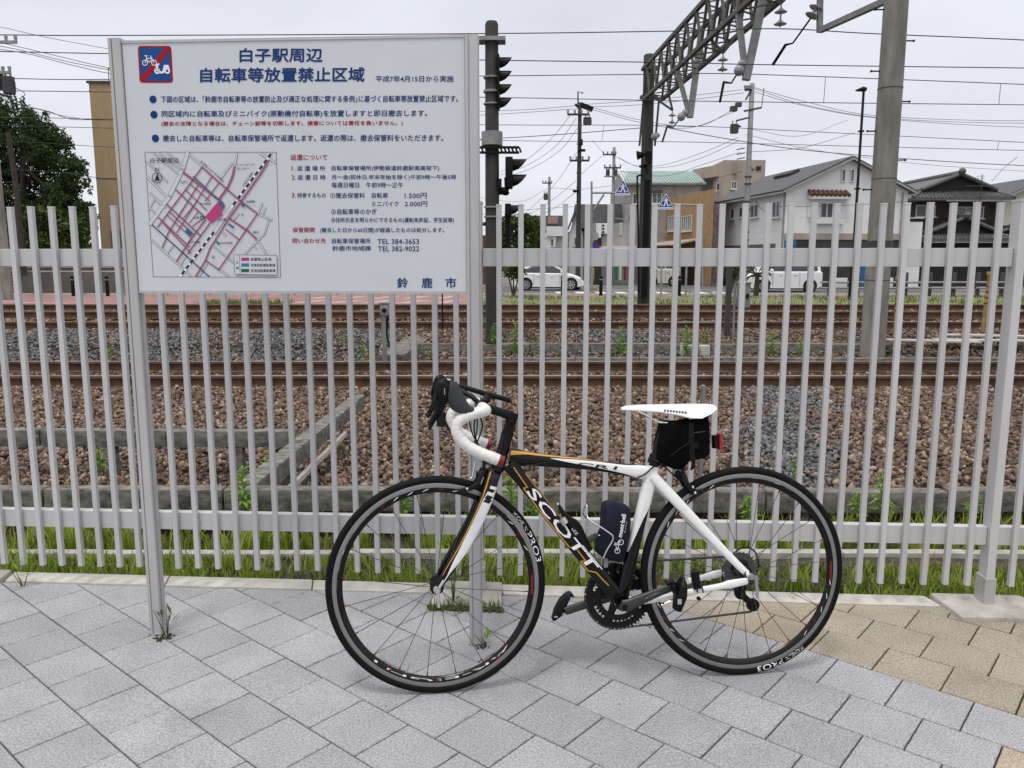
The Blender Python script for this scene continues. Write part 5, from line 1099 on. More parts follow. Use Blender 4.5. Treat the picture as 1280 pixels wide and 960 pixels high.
for Ya, tp_, b0_, b1_, ct, Yc in ((17.6, (932.5, 100), (930, 76), (924, 88), (900, 127), 19.6), (22.6, (862.5, 147), (859, 139), (851.5, 146), (828, 177), 25.9)):
    p = at(*tp_, Ya); xg = GX(Ya); v_ = MB()
    v_.beam(p, (xg - .30, Ya, zl + .05), .11, .11); v_.beam(p, (xg + .34, Ya, zu), .15, .15)
    o = part('drop_arm', v_, 'galv', gan, smooth=0)
    i0, i1 = at(*b0_, Ya), at(*b1_, Ya); part('insulator', MB().tube([i0, i1], .025, 8).ball(i0.lerp(i1, .35), .10, 14).ball(i1, .115, 14), 'porcelain', o)
    e = at(*ct, Yc); part('steady_arm', MB().tube([i1, i1.lerp(e, .38), i1.lerp(e, .50) + Vector((-.12, 0, .10)), e], [.018, .018, .03, .03], 8), 'black', o)
part('insulator', MB().ball(at(818, 171, 26.7), .12, 12).ball(at(822, 169, 26.7), .08, 10), 'porcelain', gan)

# big concrete pole
pb0, pt0 = at(1090, 445, 12.9), at(1105.5, 0, 12.9)
bp_ = mast('concrete_pole', 'thick grey concrete catenary pole with step bolts, standing right of the bicycle', 'pole', pb0, Vector((pb0.x, 12.9, 7.2)), .19, .172, 'pole', 24)
bo = MB()
for k, (px, py) in enumerate(((1085, 12), (1120, 51), (1080, 89), (1116, 127), (1078, 164), (1112, 200), (1076, 237))):
    q = at(px, py, 12.9); s_ = -1 if px < 1100 else 1; bo.tube([Vector((pb0.x + s_ * .15, 12.9, q.z)), Vector((pb0.x + s_ * .31, 12.9, q.z))], .011, 6); bo.ball((pb0.x + s_ * .31, 12.9, q.z), .02, 8)
part('step_bolt', bo, 'black', bp_)
bd = MB(); z = at(1090, 305, 12.9).z; bd.tube([Vector((pb0.x, 12.9, z - .05)), Vector((pb0.x, 12.9, z + .05))], .192, 24); part('band', bd, 'darkgrey', bp_)
for y in (111, 224, 350): z = at(1090, y, 12.9).z; part('joint_ring', MB().tube([Vector((pb0.x, 12.9, z - .005)), Vector((pb0.x, 12.9, z + .005))], .1865 if y < 300 else .191, 24), 'darkgrey', bp_)
cm = MB(); cm.beam(at(1024.5, 40, 15.2), at(1025.5, -30, 15.2), .09, .09); cm.beam(at(1025, 38, 15.2), Vector((pb0.x, 12.98, at(1095, -6, 12.9).z)), .09, .09); o = part('bracket', cm, 'galv', bp_, smooth=0)
i0, i1 = at(1024, 3, 15.2), at(1014, 22, 15.2); part('insulator', disc_string(i0, i1, .13, 2), 'porcelain', o); e = at(966, 81, 16.05); part('steady_arm', MB().tube([i1, at(991, 54, 15.7), at(982, 56, 15.8), e], [.016, .016, .028, .028], 8), 'black', o)

def wire_pts(pts, n=10): return sm(pts, n)
def ohl(label, mess, cont, Y, drops):
    t = thing('overhead_line', label, 'overhead wire', tuple(at(*mess[0], Y)), 'overhead lines above the tracks')
    part('messenger_wire', MB().tube(wire_pts([at(x, y, Y) for x, y in mess]), .0095, 6), 'wire', t, smooth=60)
    part('contact_wire', MB().tube(wire_pts([at(x, y, Y) for x, y in cont]), .009, 6), 'wire', t, smooth=60)
    for (x, ya, yb) in drops: part('dropper', MB().tube([at(x, ya, Y), at(x - 2.5, yb, Y)], .0065, 6), 'wire', t)
ohl('uppermost pair of overhead wires, passing just above the notice board', [(-260, 42), (0, 43.5), (140, 44.3), (600, 42), (830, 39), (975, 36), (1090, 42), (1280, 50), (1500, 62)], [(-260, 60), (0, 64.4), (135, 67), (600, 75), (830, 78), (966, 81), (1280, 85), (1500, 88)], 16.05, [(848, 38, 78), (1121, 43, 83)])
ohl('middle pair of overhead wires hung from the gantry insulator', [(-260, 96), (0, 98), (135, 99.2), (600, 95), (805, 93), (903, 92), (1031, 96), (1280, 105.5), (1500, 115)], [(-260, 110), (0, 113.3), (135, 115), (600, 121.5), (900, 126.8), (1280, 131), (1500, 133)], 19.6, [(114, 98.8, 114.5), (1032, 96, 128), (1251, 104.5, 130.5)])
ohl('lowest pair of overhead wires, crossing in front of the far utility poles', [(-260, 144), (60, 147.5), (135, 149), (600, 155.8), (840, 157), (1000, 164), (1280, 178), (1500, 190)], [(-260, 154), (90, 159), (600, 175), (828, 177), (1000, 181), (1280, 188), (1500, 192)], 25.9, [(755, 156.3, 175.8), (1249, 176.5, 187)])

# small lineside items
b0 = at(481, 452, 12.25); t = thing('lineside_detector', 'small grey detector box with a black cable on a short post beside the track', 'detector', tuple(b0))
part('post', MB().box(b0 + Vector((0, 0, .37)), .065, .065, .9), 'galv', t, smooth=0); c = at(481, 387, 12.25)
part('head', MB().box(c, .13, .12, .17).box(c + Vector((0, 0, .10)), .15, .14, .03).box(c + Vector((.08, -.02, -.05)), .05, .05, .05), 'galv', t, bevel=.012)
part('lens', MB().tube([c + Vector((0, -.062, -.01)), c + Vector((0, -.07, -.01))], .035, 12), 'black', t)
part('cable', MB().tube(sm([c + Vector((.04, 0, -.1)), at(483.5, 410, 12.25), at(485, 425, 12.2), at(490, 438, 12.1), at(493, 447, 12.1)]), .016, 6), 'black', t)
b0 = at(553, 380, 14.9); t = thing('lineside_rod', 'thin black rod standing between the tracks behind the notice board', 'rod', tuple(b0)); part('rod', MB().tube([Vector((b0.x, 14.9, gh(14.9) - .1)), Vector((b0.x, 14.9, at(553, 340, 14.9).z))], .014, 6), 'black', t)
b0 = at(872, 520, 5.2); t = thing('steel_stub_post', 'pair of short steel uprights in the ballast behind the bicycle saddle', 'post', (b0.x, 5.2, gh(5.2)))
for dx in (-.035, .03): part('upright', MB().box((b0.x + dx, 5.2, gh(5.2) + .38), .022, .05, .84), 'galv', t, smooth=0)
b0 = at(935, 425, 14.4); t = thing('relay_cabinet', 'grey lineside cabinet with a lock on dark posts between the tracks', 'cabinet', (b0.x, 14.4, gh(14.4)))
c0, c1 = at(923, 354, 14.4), at(935.5, 384, 14.4); part('case', MB().b2((c0.x, 14.3, c1.z), (c1.x, 14.5, c0.z)), 'galv', t, bevel=.01); part('lid', MB().b2((c0.x - .02, 14.27, c0.z), (c1.x + .02, 14.53, c0.z + .02)), 'galv', t); part('lock', MB().b2(at(933, 367, 14.28), at(936, 373, 14.27)), 'black', t)
part('post', MB().b2((at(906, 0, 14.4).x * 0 + at(907.5, 360, 14.4).x, 14.35, gh(14.4) - .1), (at(914, 360, 14.4).x, 14.42, at(910, 334, 14.4).z)), 'darkgrey', t); part('post', MB().tube([Vector((at(917, 400, 14.4).x, 14.4, gh(14.4) - .1)), Vector((at(917, 400, 14.4).x, 14.4, c0.z))], .022, 8), 'galv', t)
part('bracket', MB().beam(at(840, 403, 14.4), at(898, 403, 14.4), .02, .02), 'galv', t)
for i, (px, yt, yb, Y, lean) in enumerate(((1118, 346, 422, 14.2, .0), (1200, 349, 441, 13.6, -.10), (1228, 340, 411, 14.9, -.05))):
    b0 = at(px, yb, Y); tp = at(px, yt, Y); tp = Vector((b0.x - lean, Y, tp.z)); b0.z -= .1
    t = thing('marker_stake', ['slim yellow stake nearest the concrete pole, with a chain pattern', 'yellow stake with a red and white striped head', 'yellow stake close to the right fence post, with red marks'][i], 'stake', tuple(b0), 'yellow stakes beside the track')
    part('shaft', MB().beam(b0, tp, .05, .045, up=(0, 1, 0)), 'yellow', t, smooth=0)
    hd = MB(); hd.box(tp + Vector((0, 0, -.03)), .09, .08, .07); hd.box(tp + Vector((.02, 0, -.13)), .07, .09, .05); part('head', hd, 'redtile' if i == 1 else 'yellow', t, bevel=.01)
    for k in range(3 if i == 1 else 4): part('mark', MB().box(b0.lerp(tp, .5 + .09 * k), .056, .052, .03), 'white' if i == 1 else 'redtile', t)

# ================================================================== TOWN BEYOND THE TRACKS
GZT = -.28
def window(parent, P0, a_dir, nrm, a0, a1, z0, z1, pane='glass', mull=1, sill=True, fw=.05):
    """window frame proud of a wall that starts at P0 and runs along a_dir; the pane is its sub-part"""
    W_ = lambda a, z, d: Vector((P0.x, P0.y, 0)) + a_dir * a + nrm * d + Vector((0, 0, z)); f = MB(); up = (0, 0, 1)
    for z in (z0, z1): f.beam(W_(a0 - fw, z, .03), W_(a1 + fw, z, .03), .08, fw)
    for a in [a0, a1] + [a0 + (a1 - a0) * k / (mull + 1) for k in range(1, mull + 1)]: f.beam(W_(a, z0, .03), W_(a, z1, .03), fw, .07, up=nrm)
    if sill: f.beam(W_(a0 - .1, z0 - .06, .08), W_(a1 + .1, z0 - .06, .08), .2, .05)
    o = part('window', f, 'frame_w', parent, smooth=0)
    part('pane', MB().add([W_(a0, z0, .012), W_(a1, z0, .012), W_(a1, z1, .012), W_(a0, z1, .012)], [(0, 1, 2, 3)]), pane, o, smooth=0); return o
def wpx(P0, a_dir, nrm, x0, y0, x1, y1):
    """photo rectangle -> a0, a1, z0, z1 on a wall"""
    p, q = onpl(x0, y1, P0, nrm), onpl(x1, y0, P0, nrm); o = Vector((P0.x, P0.y, 0)); return (p - o).dot(a_dir), (q - o).dot(a_dir), p.z, q.z
def slab(mb, a, b, c, d, t_):
    n_ = (b - a).cross(d - a).normalized(); n_ = n_ if n_.z > 0 else -n_; mb.prism([a, b, c, d], n_ * t_)
def gable_house(name, label, P0, ad, W_, L_, ze, za, wall, roof, over=.35, rt=.14, cat='house'):
    """P0: front near corner; ad runs along the gable; depth runs away from the viewer"""
    ad = Vector(ad).normalized(); dd_ = Vector((-ad.y, ad.x, 0)); P0 = Vector(P0); P0.z = 0; t = thing(name, label, cat, (P0.x, P0.y, GZT))
    V = lambda a, d, z: P0 + ad * a + dd_ * d + Vector((0, 0, z))
    part('wall', MB().prism([V(0, 0, GZT), V(W_, 0, GZT), V(W_, 0, ze), V(W_ / 2, 0, za), V(0, 0, ze)], dd_ * L_), wall, t, smooth=0)
    rf = MB(); k = (za - ze) / (W_ / 2); ov = over
    slab(rf, V(-ov, -ov, ze - k * ov + .01), V(W_ / 2, -ov, za + .01), V(W_ / 2, L_ + ov, za + .01), V(-ov, L_ + ov, ze - k * ov + .01), rt)
    slab(rf, V(W_ / 2, -ov, za + .012), V(W_ + ov, -ov, ze - k * ov + .01), V(W_ + ov, L_ + ov, ze - k * ov + .01), V(W_ / 2, L_ + ov, za + .012), rt)
    ro = part('roof', rf, roof, t, smooth=0)
    bg_ = MB()
    for s_ in (0, 1): bg_.beam(V(-ov if s_ == 0 else W_ + ov, -ov - .03, ze - k * ov + .0), V(W_ / 2, -ov - .03, za + .0), .05, .10)
    bg_.beam(V(-ov - .05, -ov, ze - k * ov - .02), V(-ov - .05, L_ + ov, ze - k * ov - .02), .10, .10); part('barge_board', bg_, 'grey_w', ro, smooth=0)
    return t, ad, dd_, V

# white gabled house
wc = at(983, 237, 46); ax_ = Vector((1, .1326, 0))
wt_, wa, wd, WV = gable_house('white_house', 'white sided house with a low grey gabled roof and a terracotta window hood', (wc.x, wc.y, 0), ax_, 7.35, 10.6, wc.z, at(1062, 199, 46.5).z, 'whitewall', 'slate')
wP = Vector((wc.x, wc.y, 0)); wn = -wd
q = wpx(wP, wa, wn, 1025, 254, 1041, 272); window(wt_, wP, wa, wn, *q, mull=1, pane='glass')
ht = MB(); zt_ = q[3] + .35; 
for k in range(9): a = q[0] - .75 + k * .27; ht.tube([WV(a, -.02, zt_ + .32), WV(a, -.5, zt_ + .05)], .10, 8)
part('window_hood', ht, 'redtile', wt_); part('hood_box', MB().prism([WV(q[0] - .8, 0, zt_ - .15), WV(q[0] + 1.6, 0, zt_ - .15), WV(q[0] + 1.6, -.45, zt_ - .15), WV(q[0] - .8, -.45, zt_ - .15)], (0, 0, .16)), 'frame_w', wt_, smooth=0)
for dx in (-1, 1): part('shutter', MB().obox(WV((q[0] + q[1]) / 2 + dx * (q[1] - q[0] + .1), -.05, (q[2] + q[3]) / 2), wa * (q[1] - q[0]) * .47, wn * .03, (0, 0, (q[3] - q[2]) / 2)), 'frame_w', wt_, smooth=0)
part('flower_box', MB().prism([WV(q[0] - .6, -.02, q[2] - .35), WV(q[1] + .6, -.02, q[2] - .35), WV(q[1] + .6, -.35, q[2] - .35), WV(q[0] - .6, -.35, q[2] - .35)], (0, 0, .3)), 'frame_w', wt_, smooth=0)
for x in (1051.5, 1062.5): window(wt_, wP, wa, wn, *wpx(wP, wa, wn, x, 212, x + 5, 227), mull=0, pane='glass2', sill=False)
gp = wpx(wP, wa, wn, 985, 300, 1140, 335)
part('shop_dark_panel', MB().prism([WV(.2, -.02, GZT + .05), WV(7.2, -.02, GZT + .05), WV(7.2, -.02, gp[3]), WV(.2, -.02, gp[3])], wd * .015), 'dark', wt_, smooth=0)  # flat panel; the set-back ground floor's shade is put into its colour
part('shop_band', MB().prism([WV(-.02, -.06, gp[3]), WV(7.37, -.06, gp[3]), WV(7.37, -.06, gp[3] + .35), WV(-.02, -.06, gp[3] + .35)], wd * .05), 'beige', wt_, smooth=0)
for k in range(6): part('pillar', MB().prism([WV(.1 + k * 1.42, -.05, GZT), WV(.28 + k * 1.42, -.05, GZT), WV(.28 + k * 1.42, -.05, gp[3]), WV(.1 + k * 1.42, -.05, gp[3])], wd * .04), 'grey_w' if k % 2 else 'frame_w', wt_, smooth=0)
part('shop_sign', MB().obox(WV(.35, -.09, gp[3] - .35), wa * .35, wn * .02, (0, 0, .3)), 'shopblue', wt_, smooth=0); part('shop_sign', MB().obox(WV(5.0, -.09, .5), wa * .55, wn * .02, (0, 0, .7)), 'shopblue', wt_, smooth=0)
sP = Vector((wc.x, wc.y, 0)); sn_w = -wa
for (x0, y0, x1, y1, pn) in ((939, 257, 948, 271, 'glass2'), (967, 253, 975, 271, 'glass2'), (914, 262, 918, 273, 'glass'), (925, 260, 929, 271, 'glass')):
    q = wpx(sP, wd, sn_w, x1, y0, x0, y1); a0, a1 = min(q[0], q[1]), max(q[0], q[1]); window(wt_, sP, wd, sn_w, a0, a1, q[2], q[3], mull=1 if pn == 'glass2' else 0, pane=pn)
part('garage_recess', MB().prism([WV(-.02, 1.0, GZT + .05), WV(-.02, 10, GZT + .05), WV(-.02, 10, gp[3] - .2), WV(-.02, 1.0, gp[3] - .2)], wa * .015), 'greybrown', wt_, smooth=0)
part('skylight', MB().obox(WV(2.5, 5.2, wc.z + (at(1062, 199, 46.5).z - wc.z) * 2.5 / 3.675 + .22), wa * .30 + Vector((0, 0, .15)), wd * 1.1, (-.05, 0, .12)), 'dark', wt_, smooth=0)
part('downpipe', MB().tube([WV(-.06, .1, wc.z - .2), WV(-.06, .1, GZT)], .045, 8).tube([WV(7.0, -.07, wc.z - .1), WV(7.0, -.07, GZT)], .045, 8), 'grey_w', wt_)
for a_c in (3.3, 6.1): part('air_conditioner', MB().obox(WV(a_c, -.35, GZT + .35), wa * .4, wn * .15, (0, 0, .3)), 'frame_w', wt_, bevel=.02)
bx = at(1141, 283, 47); part('annex', MB().prism([WV(7.36, .3, GZT), WV(8.6, .3, GZT), WV(8.6, .3, at(1141, 277, 47).z), WV(7.36, .3, at(1141, 277, 47).z)], wd * 5), 'whitewall', wt_, smooth=0)
part('balcony_rail', MB().beam(WV(7.4, .25, at(1141, 272, 47).z), WV(8.6, .25, at(1141, 272, 47).z), .06, .06), 'frame_w', wt_, smooth=0)

# tiled roof house
tcn = at(1146, 250, 52); tP = Vector((tcn.x, 52, 0)); TV = lambda a, d, z: tP + Vector((a, d, 0)) + Vector((0, 0, z))
th_ = thing('tiled_house', 'dark timber house with heavy grey tiled roofs in two tiers, right of the white house', 'house', (tP.x, 52, GZT))
zz = lambda y, Y=52: at(1190, y, Y).z
part('wall', MB().prism([TV(.2, .6, GZT), TV(5.0, .6, GZT), TV(5.0, .6, zz(247)), TV(.2, .6, zz(247))], (0, 8, 0)), 'brownwall', th_, smooth=0)
def irimoya(name, x0, x1, d0, zb, zs, zg, L_, lean=0.):
    """gable standing on a hipped skirt"""
    m_ = (x0 + x1) / 2; w_ = (x1 - x0) * .33; b = MB()
    b.add([TV(x0, d0, zb), TV(x1, d0, zb), TV(x1, d0 + L_, zb), TV(x0, d0 + L_, zb), TV(m_ - w_, d0 + 1.0, zs), TV(m_ + w_, d0 + 1.0, zs), TV(m_ + w_, d0 + L_ - 1, zs), TV(m_ - w_, d0 + L_ - 1, zs)], [(0, 1, 5, 4), (1, 2, 6, 5), (2, 3, 7, 6), (3, 0, 4, 7), (3, 2, 1, 0)])
    b.add([TV(x0, d0, zb - .16), TV(x1, d0, zb - .16), TV(x1, d0 + L_, zb - .16), TV(x0, d0 + L_, zb - .16), TV(x0, d0, zb - .004), TV(x1, d0, zb - .004), TV(x1, d0 + L_, zb - .004), TV(x0, d0 + L_, zb - .004)], [(0, 1, 5, 4), (1, 2, 6, 5), (2, 3, 7, 6), (3, 0, 4, 7), (3, 2, 1, 0)])
    o_ = .25; e_ = .12
    slab(b, TV(m_ - w_ - o_, d0 + .7, zs - .02), TV(m_, d0 + .7, zg), TV(m_, d0 + L_ - .7, zg), TV(m_ - w_ - o_, d0 + L_ - .7, zs - .02), e_); slab(b, TV(m_, d0 + .7, zg), TV(m_ + w_ + o_, d0 + .7, zs - .02), TV(m_ + w_ + o_, d0 + L_ - .7, zs - .02), TV(m_, d0 + L_ - .7, zg), e_)
    o = part(name, b, 'darkroof', th_, smooth=0)
    part('gable_panel', MB().add([TV(m_ - w_, d0 + .95, zs), TV(m_ + w_, d0 + .95, zs), TV(m_, d0 + .95, zg)], [(0, 1, 2)]), 'darkwood', o, smooth=0)
    rd = MB(); rd.tube([TV(m_, d0 + .5, zg + .15), TV(m_, d0 + L_ - .5, zg + .15)], .17, 8); rd.ball(TV(m_, d0 + .5, zg + .22), .24, 8)
    for sx in (-1, 1): rd.tube([TV(m_, d0 + .62, zg + .1), TV(m_ + sx * (w_ + o_), d0 + .62, zs + .06)], .12, 8); rd.tube([TV(m_ + sx * w_, d0 + 1, zs + .05), TV(x0 if sx < 0 else x1, d0, zb + .05)], .11, 8)
    for k in range(26): x = x0 + .1 + (x1 - x0 - .2) * k / 25; rd.tube([TV(x, d0 - .02, zb + .02), TV(x + (m_ - x) * .28, d0 + .95, zs)], .05, 6)
    part('ridge_tiles', rd, 'darkroof', o, smooth=40); return o
irimoya('roof', -.55, 5.9, -.6, zz(248), zz(238), zz(219), 8.5)
irimoya('lower_roof', -.3, 5.6, -1.6, zz(299, 50.5), zz(291, 50.5), zz(273, 50.5), 3.0)
irimoya('side_roof', 4.4, 7.4, -1.0, zz(299, 51), zz(294, 51), zz(287, 51), 4)
part('porch_wall', MB().prism([TV(0, -.8, GZT), TV(6.8, -.8, GZT), TV(6.8, -.8, zz(300, 51)), TV(0, -.8, zz(300, 51))], (0, 1.3, 0)), 'darkwood', th_, smooth=0)
window(th_, TV(0, .6, 0), Vector((1, 0, 0)), Vector((0, -1, 0)), .3, 1.5, zz(270), zz(256), pane='glass'); window(th_, TV(0, .6, 0), Vector((1, 0, 0)), Vector((0, -1, 0)), 2.9, 4.6, zz(272), zz(258), pane='glass2', mull=2)
part('gutter', MB().beam(TV(1.5, -.72, zz(252)), TV(5.9, -.72, zz(252)), .10, .08).beam(TV(-.2, -1.66, zz(303, 50.5)), TV(6.5, -1.66, zz(303, 50.5)), .08, .06), 'galv', th_, smooth=0)
an = MB(); a0 = at(1226.5, 235, 51); an.tube([a0 + Vector((0, 0, -1)), a0 + Vector((0, 0, .8))], .025, 6); an.beam(at(1208, 232, 51), at(1243, 233, 51), .05, .05)
for k in range(4): an.beam(a0 + Vector((-.35, 0, .7 - k * .12)), a0 + Vector((.15, 0, .72 - k * .12)), .02, .02)
part('aerial', an, 'darkgrey', th_)

# cream house at the right edge
cc = at(1246, 254, 54); cn_, ca2, cd2, CV2 = gable_house('cream_house', 'cream walled house with a thin dark gable roof at the right edge', (cc.x, 54, 0), Vector((1, 0, 0)), 7.0, 9, at(1246, 250, 54).z, at(1300, 220, 54).z, 'cream', 'slate', rt=.10)
window(cn_, Vector((cc.x, 54, 0)), ca2, -cd2, 1.2, 2.4, 1.2, 2.3); part('downpipe', MB().tube([CV2(.4, -.08, 2.2), CV2(.4, -.08, GZT)], .05, 8), 'dark', cn_); part('meter_pipe', MB().tube([CV2(1.15, -.06, at(1270, 246, 54).z), CV2(1.15, -.06, 3.2)], .03, 6), 'dark', cn_)
part('low_roof', MB().box((cc.x - 1.0, 56, at(1240, 274, 56).z), 2.2, 3, .14).box((cc.x - 1.0, 56.5, at(1240, 290, 56).z * .5), 2.0, 2, at(1240, 280, 56).z), 'grey_w', cn_, smooth=0)

def flat_block(name, label, x0, x1, ytop, Y, D, wall, cat='building', ybase=None):
    a, b = at(x0, ytop, Y), at(x1, ytop, Y); t = thing(name, label, cat, ((a.x + b.x) / 2, Y, GZT)); part('wall', MB().b2((a.x, Y, GZT), (b.x, Y + D, a.z)), wall, t, smooth=0); return t, a.x, b.x, a.z
XA, NY = Vector((1, 0, 0)), Vector((0, -1, 0))
def wf(t, Y, x0, y0, x1, y1, **k): p, q = at(x0, y1, Y), at(x1, y0, Y); return window(t, Vector((0, Y, 0)), XA, NY, p.x, q.x, p.z, q.z, **k)
# beige station-side block with two characters
bt_ = thing('beige_building', 'tall beige block with a projecting roof terrace and two dark characters on its wall', 'building', (at(920, 260, 66).x, 66, GZT))
p0_, p1_ = at(884, 202, 66), at(957, 202, 66); top_z = at(957, 200, 66).z
part('wall', MB().prism([(at(905, 205, 66).x, 66, GZT), (p1_.x, 66, GZT), (p1_.x, 66, top_z), (at(905, 205, 66).x, 66, top_z)], (0, 9, 0)), 'beige', bt_, smooth=0)
lx, rx = at(867, 215, 70).x, at(919, 212, 66).x
part('terrace', MB().prism([(lx, 70.5, at(867, 225, 70.5).z), (rx, 65.6, at(917, 217, 65.6).z), (rx, 65.6, at(917, 201, 65.6).z), (lx, 70.5, at(867, 212, 70.5).z)], (1.5, 6, 0)), 'beige', bt_, smooth=0)
part('rear_wall', MB().prism([(at(878, 225, 71).x, 71, GZT), (at(912, 225, 67).x, 67, GZT), (at(912, 225, 67).x, 67, at(912, 218, 67).z), (at(878, 225, 71).x, 71, at(878, 222, 71).z)], (.5, 5, 0)), 'greybrown', bt_, smooth=0)
for x0, x1 in ((896, 906), (909, 915)):
    p, q = at(x0, 237, 66.6), at(x1, 228, 66.6); window(bt_, Vector((0, 67.4 if x0 < 900 else 66.0, 0)), XA, NY, p.x * 1.01, q.x * 1.01, p.z, q.z)
ch_ = MB()
for s_, x0, x1, y0, y1 in (('ム', 936.5, 942.5, 208.5, 213), ('駅', 945.2, 951.3, 208, 213.2)):
    v, f = text2d(s_); a, b, c = at(x0, y1, 65.94), at(x1, y1, 65.94), at(x0, y0, 65.94)
    for e_ in (0, .05, -.05): ch_.add([a + (b - a) * u + (c - a) * w__ + Vector((e_, -abs(e_) * .1, e_)) for u, w__ in v], f)
part('wall_lettering', ch_, 'black_ink', bt_, smooth=0, fix=False)
# teal roofed hall
tt_, a_, b_, z_ = flat_block('teal_roof_hall', 'pale grey hall under a teal green metal roof behind the gantry pole', 782, 876, 230.5, 60, 9, 'grey_w')
rr = MB(); slab(rr, Vector((a_ - .3, 59.6, z_ - .05)), Vector((b_ + .3, 59.6, z_ - .05)), Vector((b_ + .3, 64.5, at(830, 215.8, 64.5).z)), Vector((a_ + .8, 64.5, at(830, 215.8, 64.5).z)), .12)
for k in range(28): x = a_ - .2 + (b_ - a_ + .4) * k / 27; rr.beam((x, 59.58, z_ + .1), (x + .2, 64.5, at(830, 215.8, 64.5).z + .12), .05, .07)
part('roof', rr, 'teal', tt_, smooth=0)
part('gable_end', MB().add([(a_ - .02, 60, z_), (a_ - .02, 69, z_), (a_ - .02, 64.5, at(830, 216.5, 64.5).z)], [(0, 1, 2)]), 'grey_w', tt_, smooth=0)
wf(tt_, 60, 815, 242, 827, 254, pane='glass2'); wf(tt_, 60, 791, 242, 796, 255, mull=0); wf(tt_, 60, 815, 262, 818, 274, mull=0); part('eave_board', MB().b2((at(814, 240, 59.8).x, 59.7, at(814, 241, 59.8).z), (at(828, 240, 59.8).x, 59.95, at(814, 238, 59.8).z)), 'darkgrey', tt_, smooth=0)
part('downpipe', MB().tube([at(845, 231, 59.85), at(845, 300, 59.85)], .05, 6), 'galv', tt_)
# orange brick building: front runs back to the left
oP = at(893, 236, 52); oP.z = 0; od = (at(833, 252, 60) - at(893, 236, 52)); od.z = 0; od.normalize(); on_ = Vector((od.y, -od.x, 0)); on_ = on_ if on_.y < 0 else -on_
ot = thing('brick_building', 'orange brick two storey building with paired barred windows and a flat awning', 'building', (oP.x, oP.y, GZT)); ol = 10.0; oz = at(893, 236, 52).z
part('wall', MB().prism([oP + Vector((0, 0, GZT)), oP + od * ol + Vector((0, 0, GZT)), oP + od * ol + Vector((0, 0, oz)), oP + Vector((0, 0, oz))], Vector((oP.x * .10, oP.y * .10, 0))), 'orange', ot, smooth=0)
for x0, x1 in ((836, 846), (853, 864.5)):
    q = wpx(oP, od, on_, x1, 271, x0, 288); window(ot, oP, od, on_, min(q[:2]), max(q[:2]), q[2], q[3], pane='glass2', mull=4)
aw = MB(); slab(aw, oP + od * 1.4 + Vector((0, 0, at(868, 299, 53).z)), oP + od * ol + Vector((0, 0, at(868, 300, 53).z)), oP + od * ol + on_ * 2.2 + Vector((0, 0, at(868, 307, 52).z)), oP + od * 1.4 + on_ * 2.2 + Vector((0, 0, at(868, 307, 52).z)), .10)
part('awning', aw, mat('awning_cloth', (.42, .33, .30), .8), ot, smooth=0)
part('shop_dark_panel', MB().prism([oP + od * 1.2 + on_ * .02 + Vector((0, 0, GZT)), oP + od * (ol - .3) + on_ * .02 + Vector((0, 0, GZT)), oP + od * (ol - .3) + on_ * .02 + Vector((0, 0, 2.0)), oP + od * 1.2 + on_ * .02 + Vector((0, 0, 2.0))], on_ * .01), 'brownwall', ot, smooth=0)
part('corner_pier', MB().prism([oP + Vector((.02, 0, GZT)), oP + Vector((.75, .3, GZT)), oP + Vector((.75, .3, oz - .9)), oP + Vector((.02, 0, oz - .9))], (0, 2, 0)), mat('mauve_brick', (.21, .15, .15), .85, 0, .25, 4), ot, smooth=0)
# dark gabled house
dP = at(711, 284, 62); dk = thing('dark_house', 'house with a big dark slate roof and a white gable behind the tall utility pole', 'house', (dP.x, 62, GZT))
ga, gb_, gc = at(711, 286, 62), at(721.5, 257.5, 62), at(724, 289, 62.0)
part('wall', MB().prism([(ga.x, 62, GZT), (at(783, 285, 62).x, 62, GZT), (at(783, 285, 62).x, 62, ga.z - .2), (ga.x, 62, ga.z - .2)], (0, 8, 0)), 'grey_w', dk, smooth=0)
part('gable_front', MB().prism([(ga.x, 61.9, GZT), (gc.x + .3, 61.9, GZT), (gc.x + .3, 61.9, ga.z - .5), (gb_.x - .1, 61.9, gb_.z - .25), (ga.x, 61.9, ga.z - .5)], (0, .09, 0)), 'whitewall', dk, smooth=0)
rr = MB(); xr = at(780, 257, 62).x; slab(rr, Vector((gb_.x - .2, 61.7, gb_.z)), Vector((xr, 61.7, gb_.z)), Vector((xr + .2, 61.2, at(780, 284, 61.2).z)), Vector((gc.x - .2, 61.2, at(724, 286, 61.2).z)), .12); slab(rr, Vector((gb_.x - .2, 61.7, gb_.z)), Vector((xr, 61.7, gb_.z)), Vector((xr, 69, gb_.z - 2)), Vector((gb_.x, 69, gb_.z - 2)), .12)
rr.beam((ga.x - .1, 61.8, ga.z - .1), (gb_.x, 61.8, gb_.z + .02), .3, .12); part('roof', rr, 'slate', dk, smooth=0)
wf(dk, 61.9, 714.5, 272, 717, 277, mull=0, sill=False); wf(dk, 61.9, 718, 297, 722, 307, mull=0)
wb, a_, b_, z_ = flat_block('white_shop', 'small white shop box with dark wall lettering beside the dark roofed house', 743, 792, 279, 56, 6, 'grey_w')
part('front_board', MB().b2((at(745, 284, 55.9).x, 55.8, at(745, 292, 55.9).z), (at(763, 284, 55.9).x, 55.98, at(745, 279, 55.9).z)), 'whitewall', wb, smooth=0)
part('wall_sign', MB().b2((at(752, 0, 55.7).x, 55.7, at(752, 297, 55.7).z), (at(756, 0, 55.7).x, 55.78, at(752, 279, 55.7).z)), 'whitewall', wb, smooth=0)
sgn = MB()
for k in range(4): c = at(754, 282 + 4.1 * k, 55.66); sgn.box(c, .14, .02, .14)
